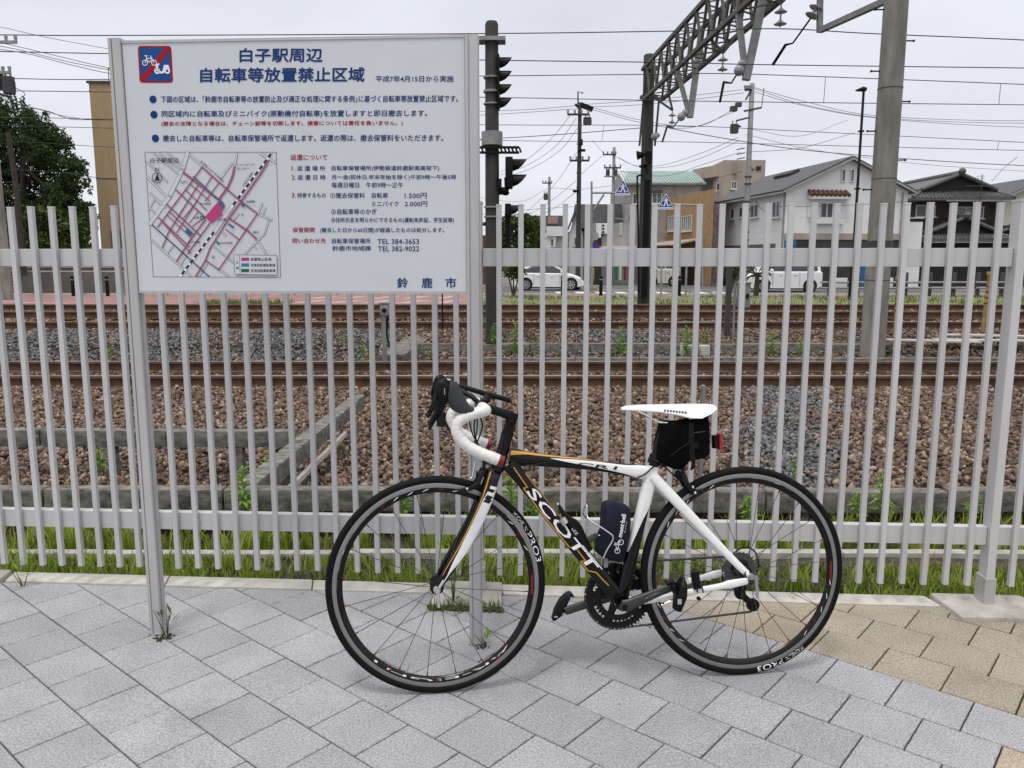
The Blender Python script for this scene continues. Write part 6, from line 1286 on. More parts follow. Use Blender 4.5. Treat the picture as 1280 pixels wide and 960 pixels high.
part('sign_mark', sgn, 'black_ink', wb, smooth=0); part('entrance', MB().b2((at(747, 0, 55.9).x, 55.9, GZT), (at(757, 0, 55.9).x, 55.97, at(747, 289, 55.9).z)), 'dark', wb, smooth=0); wf(wb, 56, 775, 279, 777, 293, mull=0, sill=False)
part('canopy', MB().b2((at(757, 0, 54.5).x, 53.5, at(770, 311, 54.5).z), (at(800, 0, 54.5).x, 56, at(770, 308, 54.5).z)), 'frame_w', wb, smooth=0)
gb2, a_, b_, z_ = flat_block('grey_block', 'flat roofed grey brown block with a dull pink upper panel', 664, 707, 269.5, 64, 8, 'greybrown')
part('pink_panel', MB().b2((at(686.5, 0, 63.9).x, 63.9, at(690, 279.5, 63.9).z), (at(700, 0, 63.9).x, 63.98, at(690, 270.5, 63.9).z)), mat('pink_panel', (.36, .24, .225), .8), gb2, smooth=0)
sh, a_, b_, z_ = flat_block('low_white_shop', 'low white shop with a grey shutter in front of the grey brown block', 684, 707, 284, 58, 5, 'whitewall')
part('fascia', MB().b2((a_ - .1, 57.8, at(690, 295, 57.8).z), (b_ + .1, 57.98, z_ + .05)), 'whitewall', sh, smooth=0); part('shutter', MB().b2((at(698, 0, 57.9).x, 57.92, GZT), (at(707, 0, 57.9).x, 57.98, at(698, 296, 57.9).z)), 'grey_w', sh, smooth=0); wf(sh, 58, 688.5, 299, 691.5, 308, mull=0)
part('vertical_sign', MB().b2((at(694.5, 0, 57.7).x, 57.7, at(694, 308, 57.7).z), (at(697, 0, 57.7).x, 57.78, at(694, 297, 57.7).z)), 'frame_w', sh, smooth=0)
rh, a_, b_, z_ = flat_block('rust_shed', 'low rusty brown shed beside the signal mast', 601, 612, 294, 56, 4, mat('rusty_sheet', (.14, .055, .035), .85, 0, .2, 3), cat='shed')
tb_, a_, b_, z_ = flat_block('tan_building', 'tall tan tiled apartment block behind the left sign post', 111, 250, 104, 47, 10, 'tan')
part('parapet', MB().b2((a_ - .1, 46.9, z_), (b_, 57.1, z_ + .12)), 'darkgrey', tb_, smooth=0)
rl_ = MB()
for k in range(12): rl_.beam((a_ + 1.0 + k * .35, 47.3, z_ + .12), (a_ + 1.0 + k * .35, 47.3, z_ + .85), .03, .03)
rl_.beam((a_ + 1.0, 47.3, z_ + .85), (a_ + 5.2, 47.3, z_ + .85), .05, .05); rl_.beam((a_ + 1.0, 47.3, z_ + .8), (a_ + 1.9, 47.3, z_ + .3), .04, .04); part('roof_railing', rl_, 'dark', tb_, smooth=0)
part('base_recess', MB().b2((a_ + .6, 46.95, GZT), (b_, 46.985, at(130, 288, 47).z)), 'greybrown', tb_, smooth=0); part('seam', MB().beam((a_, 46.98, at(130, 222, 47).z), (b_, 46.98, at(130, 222, 47).z), .03, .06), 'beige', tb_, smooth=0)
# wall and mesh fence along the left pavement
lw = thing('boundary_wall', 'grey boundary wall under the trees on the far left pavement', 'wall', (at(60, 365, 36.6).x, 38.2, GZT)); part('wall', MB().b2((-50, 38.2, GZT), (-9.5, 38.4, 1.0)), 'greybrown', lw, smooth=0); part('coping', MB().b2((-50, 38.15, 1.0), (-9.5, 38.45, 1.08)), 'grey_w', lw, smooth=0)
mf = thing('pipe_railing', 'thin white pipe railing along the left pavement edge', 'railing', (at(60, 340, 36.3).x, 36.3, GZT)); pr_ = MB()
z = at(60, 339.5, 36.3).z; pr_.tube([(-45, 36.3, z), (-4, 36.3, z)], .035, 8)
part('top_pipe', pr_, 'grey_w', mf)
for k in range(22): part('upright', MB().tube([(-44 + 1.9 * k, 36.3, GZT), (-44 + 1.9 * k, 36.3, z)], .025, 6), 'galv', mf)
bo0 = None
for i, (px, Y) in enumerate(((92, 35.2), (135, 35.2), (703, 35.6), (751, 35.6), (849, 35.4), (1063, 35.4))):
    c = at(px, 371 if i < 2 else 366, Y); c.z = -.21
    if bo0 is None:
        bo0 = thing('bollard', 'black bollard on the far left pavement, left of a similar one', 'bollard', tuple(c), 'black bollards along the street'); part('post', MB().tube([c, c + Vector((0, 0, .80)), c + Vector((0, 0, .86)), c + Vector((0, 0, .90))], [.075, .075, .07, .02], 14), 'black', bo0); part('ring', MB().tube([c + Vector((0, 0, .70)), c + Vector((0, 0, .74))], .079, 14), 'galv', bo0); c0_ = c
    else: rep(bo0, c - c0_, ['', 'black bollard on the far left pavement, next to the left sign post', 'black bollard in front of the white hatchback', 'black bollard in front of the crossing, right of the hatchback', 'black bollard on the verge right of the gantry pole', 'black bollard at the rear of the white van'][i])
hb = thing('warning_board', 'board with yellow and black diagonal stripes at the far left edge', 'warning board', tuple(at(8, 366, 35))); p, q = at(4, 360, 35), at(15.5, 341, 35)
part('board', MB().b2((p.x, 35, p.z), (q.x, 35.04, q.z)), 'yellow', hb, smooth=0); ss = MB()
for k in range(5):
    z = p.z + (q.z - p.z) * k / 5; ss.add([(p.x, 34.995, z), (q.x, 34.995, z + .12), (q.x, 34.995, z + .20), (p.x, 34.995, z + .08)], [(0, 1, 2, 3)])
part('stripe', ss, 'black_ink', hb, smooth=0, fix=False); part('leg', MB().tube([((p.x + q.x) / 2, 35.06, GZT), ((p.x + q.x) / 2, 35.06, q.z + .3)], .03, 8), 'galv', hb)
# right guard rail
gr = thing('guard_rail', 'low pipe guard rail with dark posts along the street at right', 'guard rail', (at(1160, 362, 35).x, 35, GZT)); xa, xb = at(1046, 0, 35).x, at(1300, 0, 35).x
for y in (353, 360): part('pipe', MB().tube([(xa, 35, at(1100, y, 35).z), (xb, 35, at(1100, y, 35).z)], .045, 8), 'galv', gr)
for k in range(8): x = xa + .6 + (xb - xa) * k / 8; part('rail_post', MB().box((x, 35.08, .30), .16, .10, 1.05), 'darkgrey', gr, bevel=.02)

# ------------------------------------------------------------------ cars
def car(label, px0, px1, ybase, Y, prof, gh_, roofp, m, facing=1, wheels=(.19, .80), wr=.31):
    """prof / roofp: side outline as fractions of length and metres of height, nose at 1"""
    a, b = at(px0, ybase, Y), at(px1, ybase, Y); Ln = b.x - a.x; z0 = -.25; W_ = 1.66
    t = thing('parked_car' if 'van' in label else 'car', label, 'car', ((a.x + b.x) / 2, Y + .8, z0)); fx = lambda f: a.x + Ln * (f if facing > 0 else 1 - f)
    sect = ((0, .06), (.05, .0), (.5, -.05), (.95, 0), (1, .06)); mb = MB(); vs = []
    for w_, ins in sect: vs += [Vector((fx(f) + (0), Y + W_ * w_, z0 + max(.17, h - (ins if h > .5 else 0)))) for f, h in prof]
    n_ = len(prof); mb.add(vs, [(i * n_ + j, i * n_ + (j + 1) % n_, (i + 1) * n_ + (j + 1) % n_, (i + 1) * n_ + j) for i in range(len(sect) - 1) for j in range(n_)] + [tuple(range(n_))[::-1], tuple(range((len(sect) - 1) * n_, len(sect) * n_))])
    body = part('body', mb, m, t, smooth=40)
    cab = MB(); vs = []
    for w_, k in ((.04, 0), (.14, 1), (.86, 1), (.96, 0)): pass
    n_ = len(roofp); tp_ = []
    for w_ in (.05, .95): tp_ += [Vector((fx(f), Y + W_ * (w_ + (.5 - w_) * .22 * (1 if h > gh_ + .15 else 0)), z0 + h)) for f, h in roofp]
    cab.add(tp_, [tuple(range(n_))[::-1], tuple(range(n_, 2 * n_))] + [(j, (j + 1) % n_, (j + 1) % n_ + n_, j + n_) for j in range(n_)]); part('cabin', cab, m, t, smooth=30)
    cx = sum(f for f, h in roofp) / n_; cz = sum(h for f, h in roofp) / n_; gl_ = MB(); g_ = [Vector((fx(cx + (f - cx) * .88), Y + W_ * (.05 + .45 * .22 * (.8 if h > gh_ + .15 else .0)) - .012, z0 + cz + (h - cz) * .74)) for f, h in roofp]
    gl_.add(g_, [tuple(range(n_))]); part('window', gl_, 'glass', t, smooth=0, fix=False)
    for k in ((.42,) if Ln > 2 else ()): part('door_pillar', MB().beam(Vector((fx(k), Y + W_ * .05 - .02, z0 + gh_ - .03)), Vector((fx(k + .01), Y + W_ * .14 - .02, z0 + max(h for f, h in roofp) - .06)), .06, .03), m, t, smooth=0)
    dl_ = MB()
    for k in (.30, .42 if Ln < 4 else .46, .66): dl_.beam(Vector((fx(k), Y - .004, z0 + .32)), Vector((fx(k + .005), Y - .004, z0 + gh_ - .04)), .012, .012)
    part('door_seam', dl_, 'darkgrey', body, smooth=0); part('door_handle', MB().box((fx(.36), Y - .02, z0 + gh_ - .16), .16, .03, .03).box((fx(.56), Y - .02, z0 + gh_ - .16), .16, .03, .03), m, body)
    part('mirror', MB().ball((fx(.69), Y - .12, z0 + gh_ + .05), .10, 10, 0, (1, .8, .8)), m, t)
    part('headlight', MB().ball((fx(.965), Y + .10, z0 + .62), .12, 10, 0, (1, .7, .6)), 'glass2', t); part('tail_lamp', MB().ball((fx(.02), Y + .12, z0 + .80), .10, 10, 0, (.5, .8, 1.4)), 'redlens', t)
    part('sill', MB().b2((fx(.1) if facing > 0 else fx(.9), Y + .02, z0 + .14), (fx(.9) if facing > 0 else fx(.1), Y + W_ - .02, z0 + .24)), 'black', t)
    for f in wheels:
        c = Vector((fx(f), Y - .01, z0 + wr)); part('wheel_arch', MB().tube([c + Vector((0, -.012, .02)), c + Vector((0, .2, .02))], wr + .05, 24), 'black', t)
        w2 = part('wheel', MB().tube([c + Vector((0, -.03, 0)), c + Vector((0, .18, 0))], wr, 24), 'tyre_car', t, smooth=40); rm = MB().lathe([(.02, -.035), (wr * .22, -.035)], c, (0, 1, 0), 16); rm.lathe([(wr * .58, -.034), (wr * .68, -.034)], c, (0, 1, 0), 24); rm.f = [f_ for f_ in rm.f if len(f_) == 4]; rm.m = [0] * len(rm.f)
        for k in range(7): d = Vector((math.cos(k * .8976), 0, math.sin(k * .8976))); rm.beam(c + d * wr * .1 + Vector((0, -.036, 0)), c + d * wr * .64 + Vector((0, -.036, 0)), wr * .16, .02, up=(0, 1, 0))
        part('rim', rm, 'silver', w2, smooth=0, fix=False)
    return t
HB = [(0, .3), (0, .75), (.02, .92), (.10, .95), (.68, .93), (.84, .84), (.95, .68), (.995, .52), (1, .3), (.93, .2), (.06, .2)]
HBR = [(.05, .90), (.12, 1.22), (.26, 1.43), (.45, 1.48), (.58, 1.40), (.80, .88), (.72, .84), (.08, .84)]
car('white hatchback driving along the street behind the fence', 640, 730, 363, 43.2, HB, .93, HBR, 'carwhite', 1, (.19, .815), .315)
VB = [(0, .3), (0, 1.0), (.02, 1.05), (.8, 1.05), (.9, .98), (.98, .80), (1, .5), (1, .3), (.94, .2), (.06, .2)]
VR = [(.015, 1.0), (.03, 1.72), (.10, 1.80), (.58, 1.82), (.68, 1.74), (.84, .98), (.75, .95), (.05, .95)]
car('white van parked in front of the white house', 934, 1027, 365, 41.0, VB, 1.04, VR, 'carwhite', -1, (.16, .79), .30)
car('cream car half hidden at the gantry pole foot', 806, 850, 358, 50, [(f, h * 1.05) for f, h in VB], 1.06, VR, 'carpale', -1, (.18, .80), .30)

# ------------------------------------------------------------------ utility poles, lamps, signs
def upole(name, label, px, ytop, Y, r, m, arms=(), cans=(), extra=None, rb=None):
    b0 = at(px, 330, Y); b0.z = GZT; zt_ = at(px, ytop, Y).z; t = mast(name, label, 'utility pole', b0, Vector((b0.x, Y, zt_)), rb or r * 1.25, r, m, 12)
    for (y, x0, x1) in arms:
        z = at(px, y, Y).z; am = MB(); am.beam((at(x0, y, Y).x, Y - r, z), (at(x1, y, Y).x, Y - r, z), .10, .10); o = part('cross_arm', am, 'galv' if m == 'pole' else 'darkpole', t, smooth=0)
        i_ = MB()
        for k in range(4): x = at(x0, y, Y).x + (at(x1, y, Y).x - at(x0, y, Y).x) * (.03 + .94 * k / 3); i_.tube([(x, Y - r, z + .04), (x, Y - r, z + .22)], [.05, .07], 8)
        part('insulator', i_, 'porcelain', o)
    for (x, y0, y1, w_) in cans:
        p = at(x, y1, Y); q = at(x, y0, Y); c = MB(); rr_ = (at(x + w_ / 2, y0, Y).x - at(x - w_ / 2, y0, Y).x) / 2
        c.tube([Vector((p.x, Y - .1, p.z)), Vector((p.x, Y - .1, q.z))], rr_, 16); c.tube([Vector((p.x, Y - .1, q.z)), Vector((p.x, Y - .1, q.z + .06))], rr_ * 1.05, 16)
        for k in range(8): a = k * math.pi / 4; c.box((p.x + rr_ * math.cos(a), Y - .1 + rr_ * math.sin(a), (p.z + q.z) / 2), .03, .03, (q.z - p.z) * .7)
        o = part('transformer', c, 'darkgrey', t); part('bushing', MB().tube([Vector((p.x - .1, Y - .1, q.z)), Vector((p.x - .1, Y - .1, q.z + .25))], .04, 8).tube([Vector((p.x + .1, Y - .1, q.z)), Vector((p.x + .1, Y - .1, q.z + .25))], .04, 8), 'porcelain', o)
    return t
t = upole('utility_pole', 'tall dark utility pole with one transformer, left of the gantry', 722.5, 128, 45, .10, 'darkpole', [(143.5, 709, 736), (201, 712, 736.5)], [(734, 149, 156.5, 10)], rb=.15)
part('top_rod', MB().tube([at(722.5, 130, 45), at(722.5, 114.5, 45), at(729, 116.5, 45)], .04, 6), 'darkpole', t); part('switch', MB().beam(at(726, 131, 45), at(741, 137, 45), .2, .25).beam(at(719, 130, 45), at(725, 136, 45), .12, .12), 'black', t)
st_b = MB()
for k in range(14): y = 180 + k * 9; x = 722.5 + (2.5 if k % 2 else -2.5); st_b.tube([at(722.5, y, 44.9), at(x, y, 44.9)], .02, 5)
part('step_bolt', st_b, 'black', t)
part('clamp', MB().box(at(719.5, 239, 44.9), .3, .2, .12).box(at(727, 188, 44.9), .4, .2, .12).box(at(726, 178, 44.9), .2, .3, .3), 'black', t)
t = upole('utility_pole', 'slim pale utility pole with two small transformers on a platform', 765, 184, 60, .11, 'galv', [(193.5, 753.5, 770), (210, 755, 776)], [(759.5, 213, 220, 4.5), (769, 213, 220, 4.5)]); part('platform', MB().beam(at(755.5, 220.6, 59.9), at(775, 220.6, 59.9), .3, .08), 'galv', t)
t = upole('utility_pole', 'far thin utility pole with a round coil at its side', 686, 221, 75, .12, 'galv', [(229, 678, 690)], [(682, 243, 250, 5)])
t = upole('utility_pole', 'pale grey utility pole with many brackets in front of the beige block', 930.5, 104, 44, .125, 'galv', [(113, 930, 938)], [(917, 157.5, 167, 10)], rb=.17)
fx_ = MB(); fx_.beam(at(932, 125, 43.9), at(939, 112, 43.9), .08, .08); fx_.beam(at(930, 139, 43.9), at(952, 134.5, 43.9), .09, .09); fx_.beam(at(926, 158, 43.9), at(914, 157.5, 43.9), .09, .09); fx_.beam(at(920, 151, 43.9), at(936, 147, 43.9), .08, .08); fx_.box(at(917, 136, 43.9), .35, .3, .25); fx_.box(at(923, 131, 43.9), .3, .3, .2); fx_.tube([at(952, 134, 43.9), at(955, 110, 43.9)], .02, 6)
for y in (187, 193, 199): fx_.beam(at(921, y, 43.9), at(931, y - 2, 43.9), .05, .05)
part('bracket', fx_, 'darkgrey', t, smooth=0)
bn = MB()
for y in (221, 230, 252, 262, 290, 300): z = at(930, y, 44).z; bn.tube([(t.location.x, 44, z - .04), (t.location.x, 44, z + .04)], .19, 12)
part('band', bn, 'darkgrey', t)
t = upole('utility_pole', 'grey utility pole with two transformer cans at the far left edge', 6, 96, 32, .15, 'pole', [(92, -10, 16), (54, -14, 24)], [(0, 95, 112, 13), (14, 99, 118, 14)], rb=.2); part('brace', MB().beam(at(-6, 115, 31.9), at(10, 121, 31.9), .08, .08), 'darkgrey', t, smooth=0)
t = upole('leaning_pole', 'old leaning dark pole in front of the left trees', 22, 330, 36, .1, 'bark'); bpy.data.objects.remove([c for c in t.children if c.name.startswith('pole')][0]); part('pole', MB().tube([at(30, 345, 36), at(21, 240, 36), at(10, 165, 36)], [.14, .12, .10], 10), 'bark', t)
lp = at(1067, 312, 31); t = thing('street_lamp', 'slender black street lamp beside the thick concrete pole', 'street lamp', (lp.x, 31, GZT)); tz = at(1075, 112, 31)
part('post', MB().tube([Vector((lp.x, 31, GZT)), Vector((lp.x, 31, 1.6)), Vector((lp.x, 31, 1.7)), Vector((lp.x, 31, tz.z))], [.10, .09, .055, .045], 10), 'blackmetal', t); part('lamp_head', MB().stube([Vector((lp.x + .08, 31, tz.z)), Vector((lp.x - .03, 31, tz.z + .02)), Vector((lp.x - .28, 31, tz.z - .03))], [.07, .09, .03], [.10, .12, .08], (0, 1, 0), 12, 2.5), 'blackmetal', t, smooth=40); fit_ = MB()
for y in (164, 236): z = at(1072, y, 31).z; fit_.box((lp.x, 31, z), .18, .14, .06)
part('collar', fit_, 'blackmetal', t)
def crossing_sign(label, px, py, Y, arm):
    c = at(px, py, Y); k = at(px + 9.4, py, Y).x - c.x; t = thing('crossing_sign', label, 'road sign', tuple(c), 'blue pedestrian crossing signs')
    tri = lambda s_, y_: [Vector((c.x + s_ * k * x, y_, c.z + s_ * k * z)) for x, z in ((-.92, -1.0), (.92, -1.0), (1.02, -.92), (1.02, -.84), (.10, .92), (0, 1.0), (-.10, .92), (-1.02, -.84), (-1.02, -.92))]
    part('plate', MB().prism(tri(1, Y), (0, .03, 0)), 'white', t, smooth=0); part('blue_field', MB().add(tri(.90, Y - .004), [tuple(range(9))]), mat('crossing_blue', (.012, .05, .27), .4), t, smooth=0, fix=False)
    W_ = lambda pts: [Vector((c.x + k * x, Y - .008, c.z + k * z)) for x, z in pts]; f = MB()
    f.add(W_([(.07 * math.cos(a * .63), .50 + .07 * math.sin(a * .63)) for a in range(10)]), [tuple(range(10))])
    for pts in ([(-.10, .42), (.10, .42), (.13, .0), (-.11, .0)], [(-.10, .40), (-.02, .36), (-.24, .02), (-.32, .06)], [(.10, .40), (.03, .34), (.26, .06), (.33, .11)], [(-.11, .02), (.05, .02), (-.20, -.62), (-.34, -.60)], [(.0, .02), (.13, .02), (.36, -.60), (.22, -.64)], [(-.62, -.42), (-.36, -.42), (-.40, -.52), (-.66, -.52)], [(.40, -.42), (.62, -.42), (.66, -.52), (.42, -.52)], [(-.80, -.74), (.80, -.74), (.86, -.84), (-.86, -.84)]): f.add(W_(pts), [tuple(range(4))])
    part('walker_symbol', f, 'white', t, smooth=0, fix=False); ar_ = MB()
    for p, q in arm: ar_.tube([at(*p, Y + .08), at(*q, Y + .08)], .05, 8)
    part('mast_arm', ar_, 'galv', t); return t
crossing_sign('higher blue triangular crossing sign on an arm, left of the gantry pole', 778.5, 234.5, 40, [((769, 241), (739.5, 241)), ((739.5, 227), (739.5, 362)), ((755, 243), (742, 262))])
crossing_sign('lower blue triangular crossing sign in front of the orange brick building', 832.5, 252, 42, [((840, 255), (878, 257)), ((850, 255), (850, 362)), ((878, 257), (878, 362))])
rs = at(741, 299, 42); t = thing('no_parking_sign', 'round blue sign with a red rim under the back of another round sign', 'road sign', (rs.x, 42, GZT)); part('post', MB().tube([Vector((rs.x, 42.05, GZT)), Vector((rs.x, 42.05, rs.z + .3))], .035, 8), 'galv', t); part('back_disc', MB().tube([at(743.5, 295, 42), at(743.5, 295, 42) + Vector((0, .02, 0))], .22, 24), 'grey_w', t, smooth=40)
part('disc', MB().tube([at(744, 307.5, 41.9), at(744, 307.5, 41.9) + Vector((0, .02, 0))], .22, 24), 'redred', t, smooth=40); part('blue_face', MB().tube([at(744, 307.5, 41.88), at(744, 307.5, 41.88) + Vector((0, .01, 0))], .17, 24), mat('disc_blue', (.02, .03, .22), .4), t, smooth=40)
t = thing('barrier_stand', 'small orange barrier stand on the street just right of the white hatchback', 'barrier', tuple(at(741, 352, 44))); part('stand', MB().b2(at(739, 352, 44), at(743, 335, 44) + Vector((0, .3, 0))), 'yellow', t, bevel=.03); part('foot', MB().b2(at(738, 363, 44), at(746, 359, 44) + Vector((0, .4, 0))), 'yellow', t, bevel=.03)
t = thing('flag_banners', 'row of red, green and white shop banners on poles behind the crossing', 'banner', tuple(at(775, 360, 52)))
for x, m_ in ((770.5, 'green_ink'), (775.5, 'cream'), (781.5, 'redred'), (786, 'redred')): part('banner', MB().b2(at(x - 1.6, 350, 52), at(x + 1.6, 331, 52) + Vector((0, .05, 0))), m_, t, smooth=0); part('banner_pole', MB().tube([at(x + 1.9, 358, 52), at(x + 1.9, 325, 52)], .02, 6), 'galv', t)
t = thing('traffic_light', 'small traffic light on an arm in front of the white shop', 'traffic light', tuple(at(789, 320, 50))); part('post', MB().tube([at(788.5, 360, 50), at(788.5, 268, 50)], .05, 8).tube([at(768, 273, 50), at(788, 275, 50)], .03, 6), 'galv', t); part('head', MB().b2(at(786.5, 276, 49.9), at(789.5, 270, 49.9) + Vector((0, .15, 0))), 'black', t, bevel=.02)

# ------------------------------------------------------------------ power cables
def cable(pts, Y0, Y1, r=.013, label='thin dark power cable strung between utility poles'):
    P_ = [at(x, y, Y0 + (Y1 - Y0) * i / (len(pts) - 1)) for i, (x, y) in enumerate(pts)]; o = part('power_cable', MB().tube(sm(P_, 8), r, 5), 'wire', None, smooth=60); tag(o, label, 'cable', 'power cables over the street'); return o
for pts, Y0, Y1 in (([(480, 143), (600, 139), (660, 137), (722, 132)], 50, 45), ([(480, 148), (600, 144), (722, 136)], 50, 45), ([(740, 134), (800, 150), (870, 158), (917, 137)], 45, 44), ([(741, 137), (800, 153), (860, 160), (920, 139)], 45, 44), ([(722, 131), (800, 126), (860, 120), (928, 112)], 45, 44), ([(724, 134), (800, 131), (870, 124), (930, 116)], 45, 44),
    ([(938, 108), (1010, 128), (1100, 145), (1280, 151), (1500, 146)], 44, 48), ([(940, 110), (1010, 132), (1110, 148), (1280, 154), (1500, 150)], 44, 48), ([(934, 112), (1000, 131), (1100, 148), (1280, 159), (1500, 160)], 44, 48), ([(836, 160), (900, 172), (1000, 187), (1140, 199), (1280, 207), (1500, 215)], 27, 30), ([(480, 178), (600, 174), (700, 168), (800, 160)], 30, 27),
    ([(713, 144), (690, 172), (660, 198), (625, 215)], 45, 60), ([(720, 148), (695, 182), (660, 206), (625, 219)], 45, 60), ([(722, 160), (700, 188), (665, 210), (630, 222)], 45, 60), ([(721, 190), (700, 222), (680, 245), (650, 272), (630, 286)], 45, 75), ([(720, 226), (690, 250), (660, 268), (600, 290)], 45, 75), ([(720, 240), (690, 262), (650, 280), (600, 298)], 45, 75),
    ([(725, 190), (740, 175), (754, 191)][1:], 60, 60), ([(754, 194), (740, 206), (722, 222)], 60, 46), ([(770, 196), (795, 207), (830, 206), (880, 190), (922, 172)], 60, 44), ([(773, 197), (800, 209), (840, 208), (880, 196), (924, 176)], 60, 44), ([(775, 214), (830, 220), (880, 205), (926, 190)], 60, 44),
    ([(600, 247), (650, 252), (686, 236), (722, 237), (765, 232)], 70, 55), ([(600, 268), (660, 262), (722, 258), (790, 254)], 70, 50), ([(932, 160), (1000, 170), (1060, 150)], 44, 60), ([(932, 190), (1000, 185), (1068, 166)], 44, 50), ([(932, 168), (1020, 188), (1150, 205), (1280, 214)], 44, 60), ([(944, 250), (955, 263), (975, 258), (1010, 258), (1070, 256), (1150, 251)], 43, 45), ([(1240, 226), (1255, 210), (1272, 196)], 50, 40), ([(870, 230), (928, 214), (990, 200)][0:2], 58, 44),
    ([(-60, 40), (17, 57), (80, 72), (137, 85), (260, 108)], 32, 36), ([(-60, 46), (22, 62), (80, 76), (137, 87.5), (260, 110)], 32, 36), ([(-60, 54), (28, 66), (80, 79), (137, 92), (260, 116)], 32, 36), ([(8, 128), (50, 137), (85, 146), (137, 150), (260, 146)], 32, 38), ([(14, 129), (60, 139), (90, 149), (137, 149)], 32, 38), ([(0, 100), (30, 116), (24, 124)], 32, 32),
    ([(10, 176), (60, 179), (140, 184), (260, 188)], 34, 40), ([(12, 212), (80, 216), (140, 224), (260, 232)], 34, 40), ([(-40, 26), (2, 34), (60, 47), (135, 61)], 40, 44)):
    if len(pts) > 1: cable(pts, Y0, Y1)

# ================================================================== TREES, SHRUBS, WEEDS
def leaf_cloud(name, blobs, m, parent, n, size, flat=.0, gap=.0):
    """small leaf faces spread on and inside a set of uneven ellipsoid clumps"""
    vol = np.array([b[3] * b[4] * b[5] for b in blobs]) ** .8; k = rng.choice(len(blobs), n, p=vol / vol.sum()); B = np.array(blobs)[k]
    d = rng.normal(size=(n, 3)); d /= np.linalg.norm(d, axis=1)[:, None]; r = rng.uniform(.25, 1, n) ** .45 * (1 + .10 * rng.normal(size=n)); c = B[:, :3] + d * r[:, None] * B[:, 3:6]
    if gap:
        f = np.sin(c[:, 0] * 2.1 / gap + 1) * np.sin(c[:, 1] * 2.3 / gap) * np.sin(c[:, 2] * 2.7 / gap + 2); keep = f < rng.uniform(.15, .6, n); c, d = c[keep], d[keep]; n = len(c)
    t_ = rng.normal(size=(n, 3)) + d * .6; t_[:, 2] -= flat * np.sign(t_[:, 2]) * np.abs(t_[:, 2]); t_ /= np.linalg.norm(t_, axis=1)[:, None]; u = np.cross(t_, rng.normal(size=(n, 3))); u /= np.linalg.norm(u, axis=1)[:, None]
    s_ = size * rng.uniform(.6, 1.4, n)[:, None]; V = np.stack([c - t_ * s_, c + u * s_ * .45, c + t_ * s_, c - u * s_ * .45], 1)
    V = V.reshape(-1, 3) - np.array(OFF[parent.name]); F = np.arange(4 * n, dtype=np.int32); return raw_mesh(name, V, F, 4, m, parent)
def tree(name, label, base, top, blobs, m, n, size, tr=.16, limbs=5, gap=0., **k):
    t = thing(name, label, 'tree', tuple(base), **k); base, top = Vector(base), Vector(top)
    tk = MB().tube(sm([base + Vector((0, 0, -.3)), base.lerp(top, .4) + Vector((tr * .6, 0, 0)), top]), lin([tr, tr * .7, tr * .25], 13), 10)
    for i in range(limbs):
        b = blobs[i % len(blobs)]; s_ = base.lerp(top, .3 + .6 * i / max(1, limbs)); tk.tube([s_, s_.lerp(Vector(b[:3]), .6) + Vector((0, 0, .1 * tr)), Vector(b[:3])], [tr * .4, tr * .25, tr * .1], 7)
    part('trunk', tk, 'bark', t, smooth=50); leaf_cloud('crown', blobs, m, t, n, size, gap=gap); return t
def pblob(px, py, Y, rx, rz, ry=None): c = at(px, py, Y); k = 1 / FPX * Y; return (c.x, c.y, c.z, rx * k, (ry or rx) * k, rz * k)
bl = []; rp_ = random.Random(5)
top_y = lambda x: float(np.interp(x, [-60, -20, 0, 10, 24, 40, 58, 75, 90, 105, 118], [120, 120, 128, 128, 134, 142, 150, 168, 184, 214, 245]))
for k in range(150):
    x = rp_.uniform(-70, 112); y = top_y(x) + 4 + rp_.random() ** 1.1 * (285 - top_y(x)); bl.append(pblob(x, y, 41 + rp_.uniform(-1.6, 1.6), rp_.uniform(7, 13), rp_.uniform(4, 8), 14))
for k in range(26):
    x = rp_.uniform(-60, 92); y = top_y(x) + 22 + rp_.random() * (300 - top_y(x)); bl.append(pblob(x, y, 41.5 + rp_.uniform(-1, 1.5), rp_.uniform(14, 22), rp_.uniform(11, 17), 14))
for x in range(-64, 96, 13):
    for y in range(int(top_y(x)) + 17, 312, 17): bl.append(pblob(x + rp_.uniform(-5, 5), y, 42 + rp_.uniform(-.8, 1), rp_.uniform(9, 13), rp_.uniform(8, 12), 12))
for k in range(44):
    x = -64 + 4.1 * k; y = top_y(x) + rp_.uniform(-3, 9); bl.append(pblob(x, y, 41 + rp_.uniform(-1, 1), rp_.uniform(2, 3.6), rp_.uniform(8, 16), 5))
tree('pine_tree', 'tall dark pine with a ragged top at the left, before the tan building', (at(25, 330, 41).x, 41, GZT), at(25, 150, 41), bl, 'pine', 80000, .085, .25, 8)
bl = [pblob(x, y, 39 + dy, a, b) for x, y, a, b, dy in ((20, 285, 34, 20, 0), (60, 275, 30, 18, .3), (92, 290, 22, 18, 0), (40, 305, 40, 16, -.3), (85, 310, 30, 12, 0), (-20, 290, 40, 26, 0))]
tree('broadleaf_tree', 'lower leafy green tree in front of the dark pine', (at(50, 330, 39).x, 39, GZT), at(50, 275, 39), bl, 'bush', 9000, .12, .16, 5, gap=1.5)
t = tree('garden_shrub', 'dense green shrub beside the signal mast, above the fence rail', (at(646, 330, 50).x, 50, GZT), at(645, 275, 50), [pblob(632, 284, 50, 9, 14), pblob(644, 287, 50, 14, 18), pblob(655, 280, 50, 12, 14), pblob(640, 305, 50, 20, 16), pblob(662, 298, 50, 10, 18)], 'bush', 4200, .13, .10, 4)
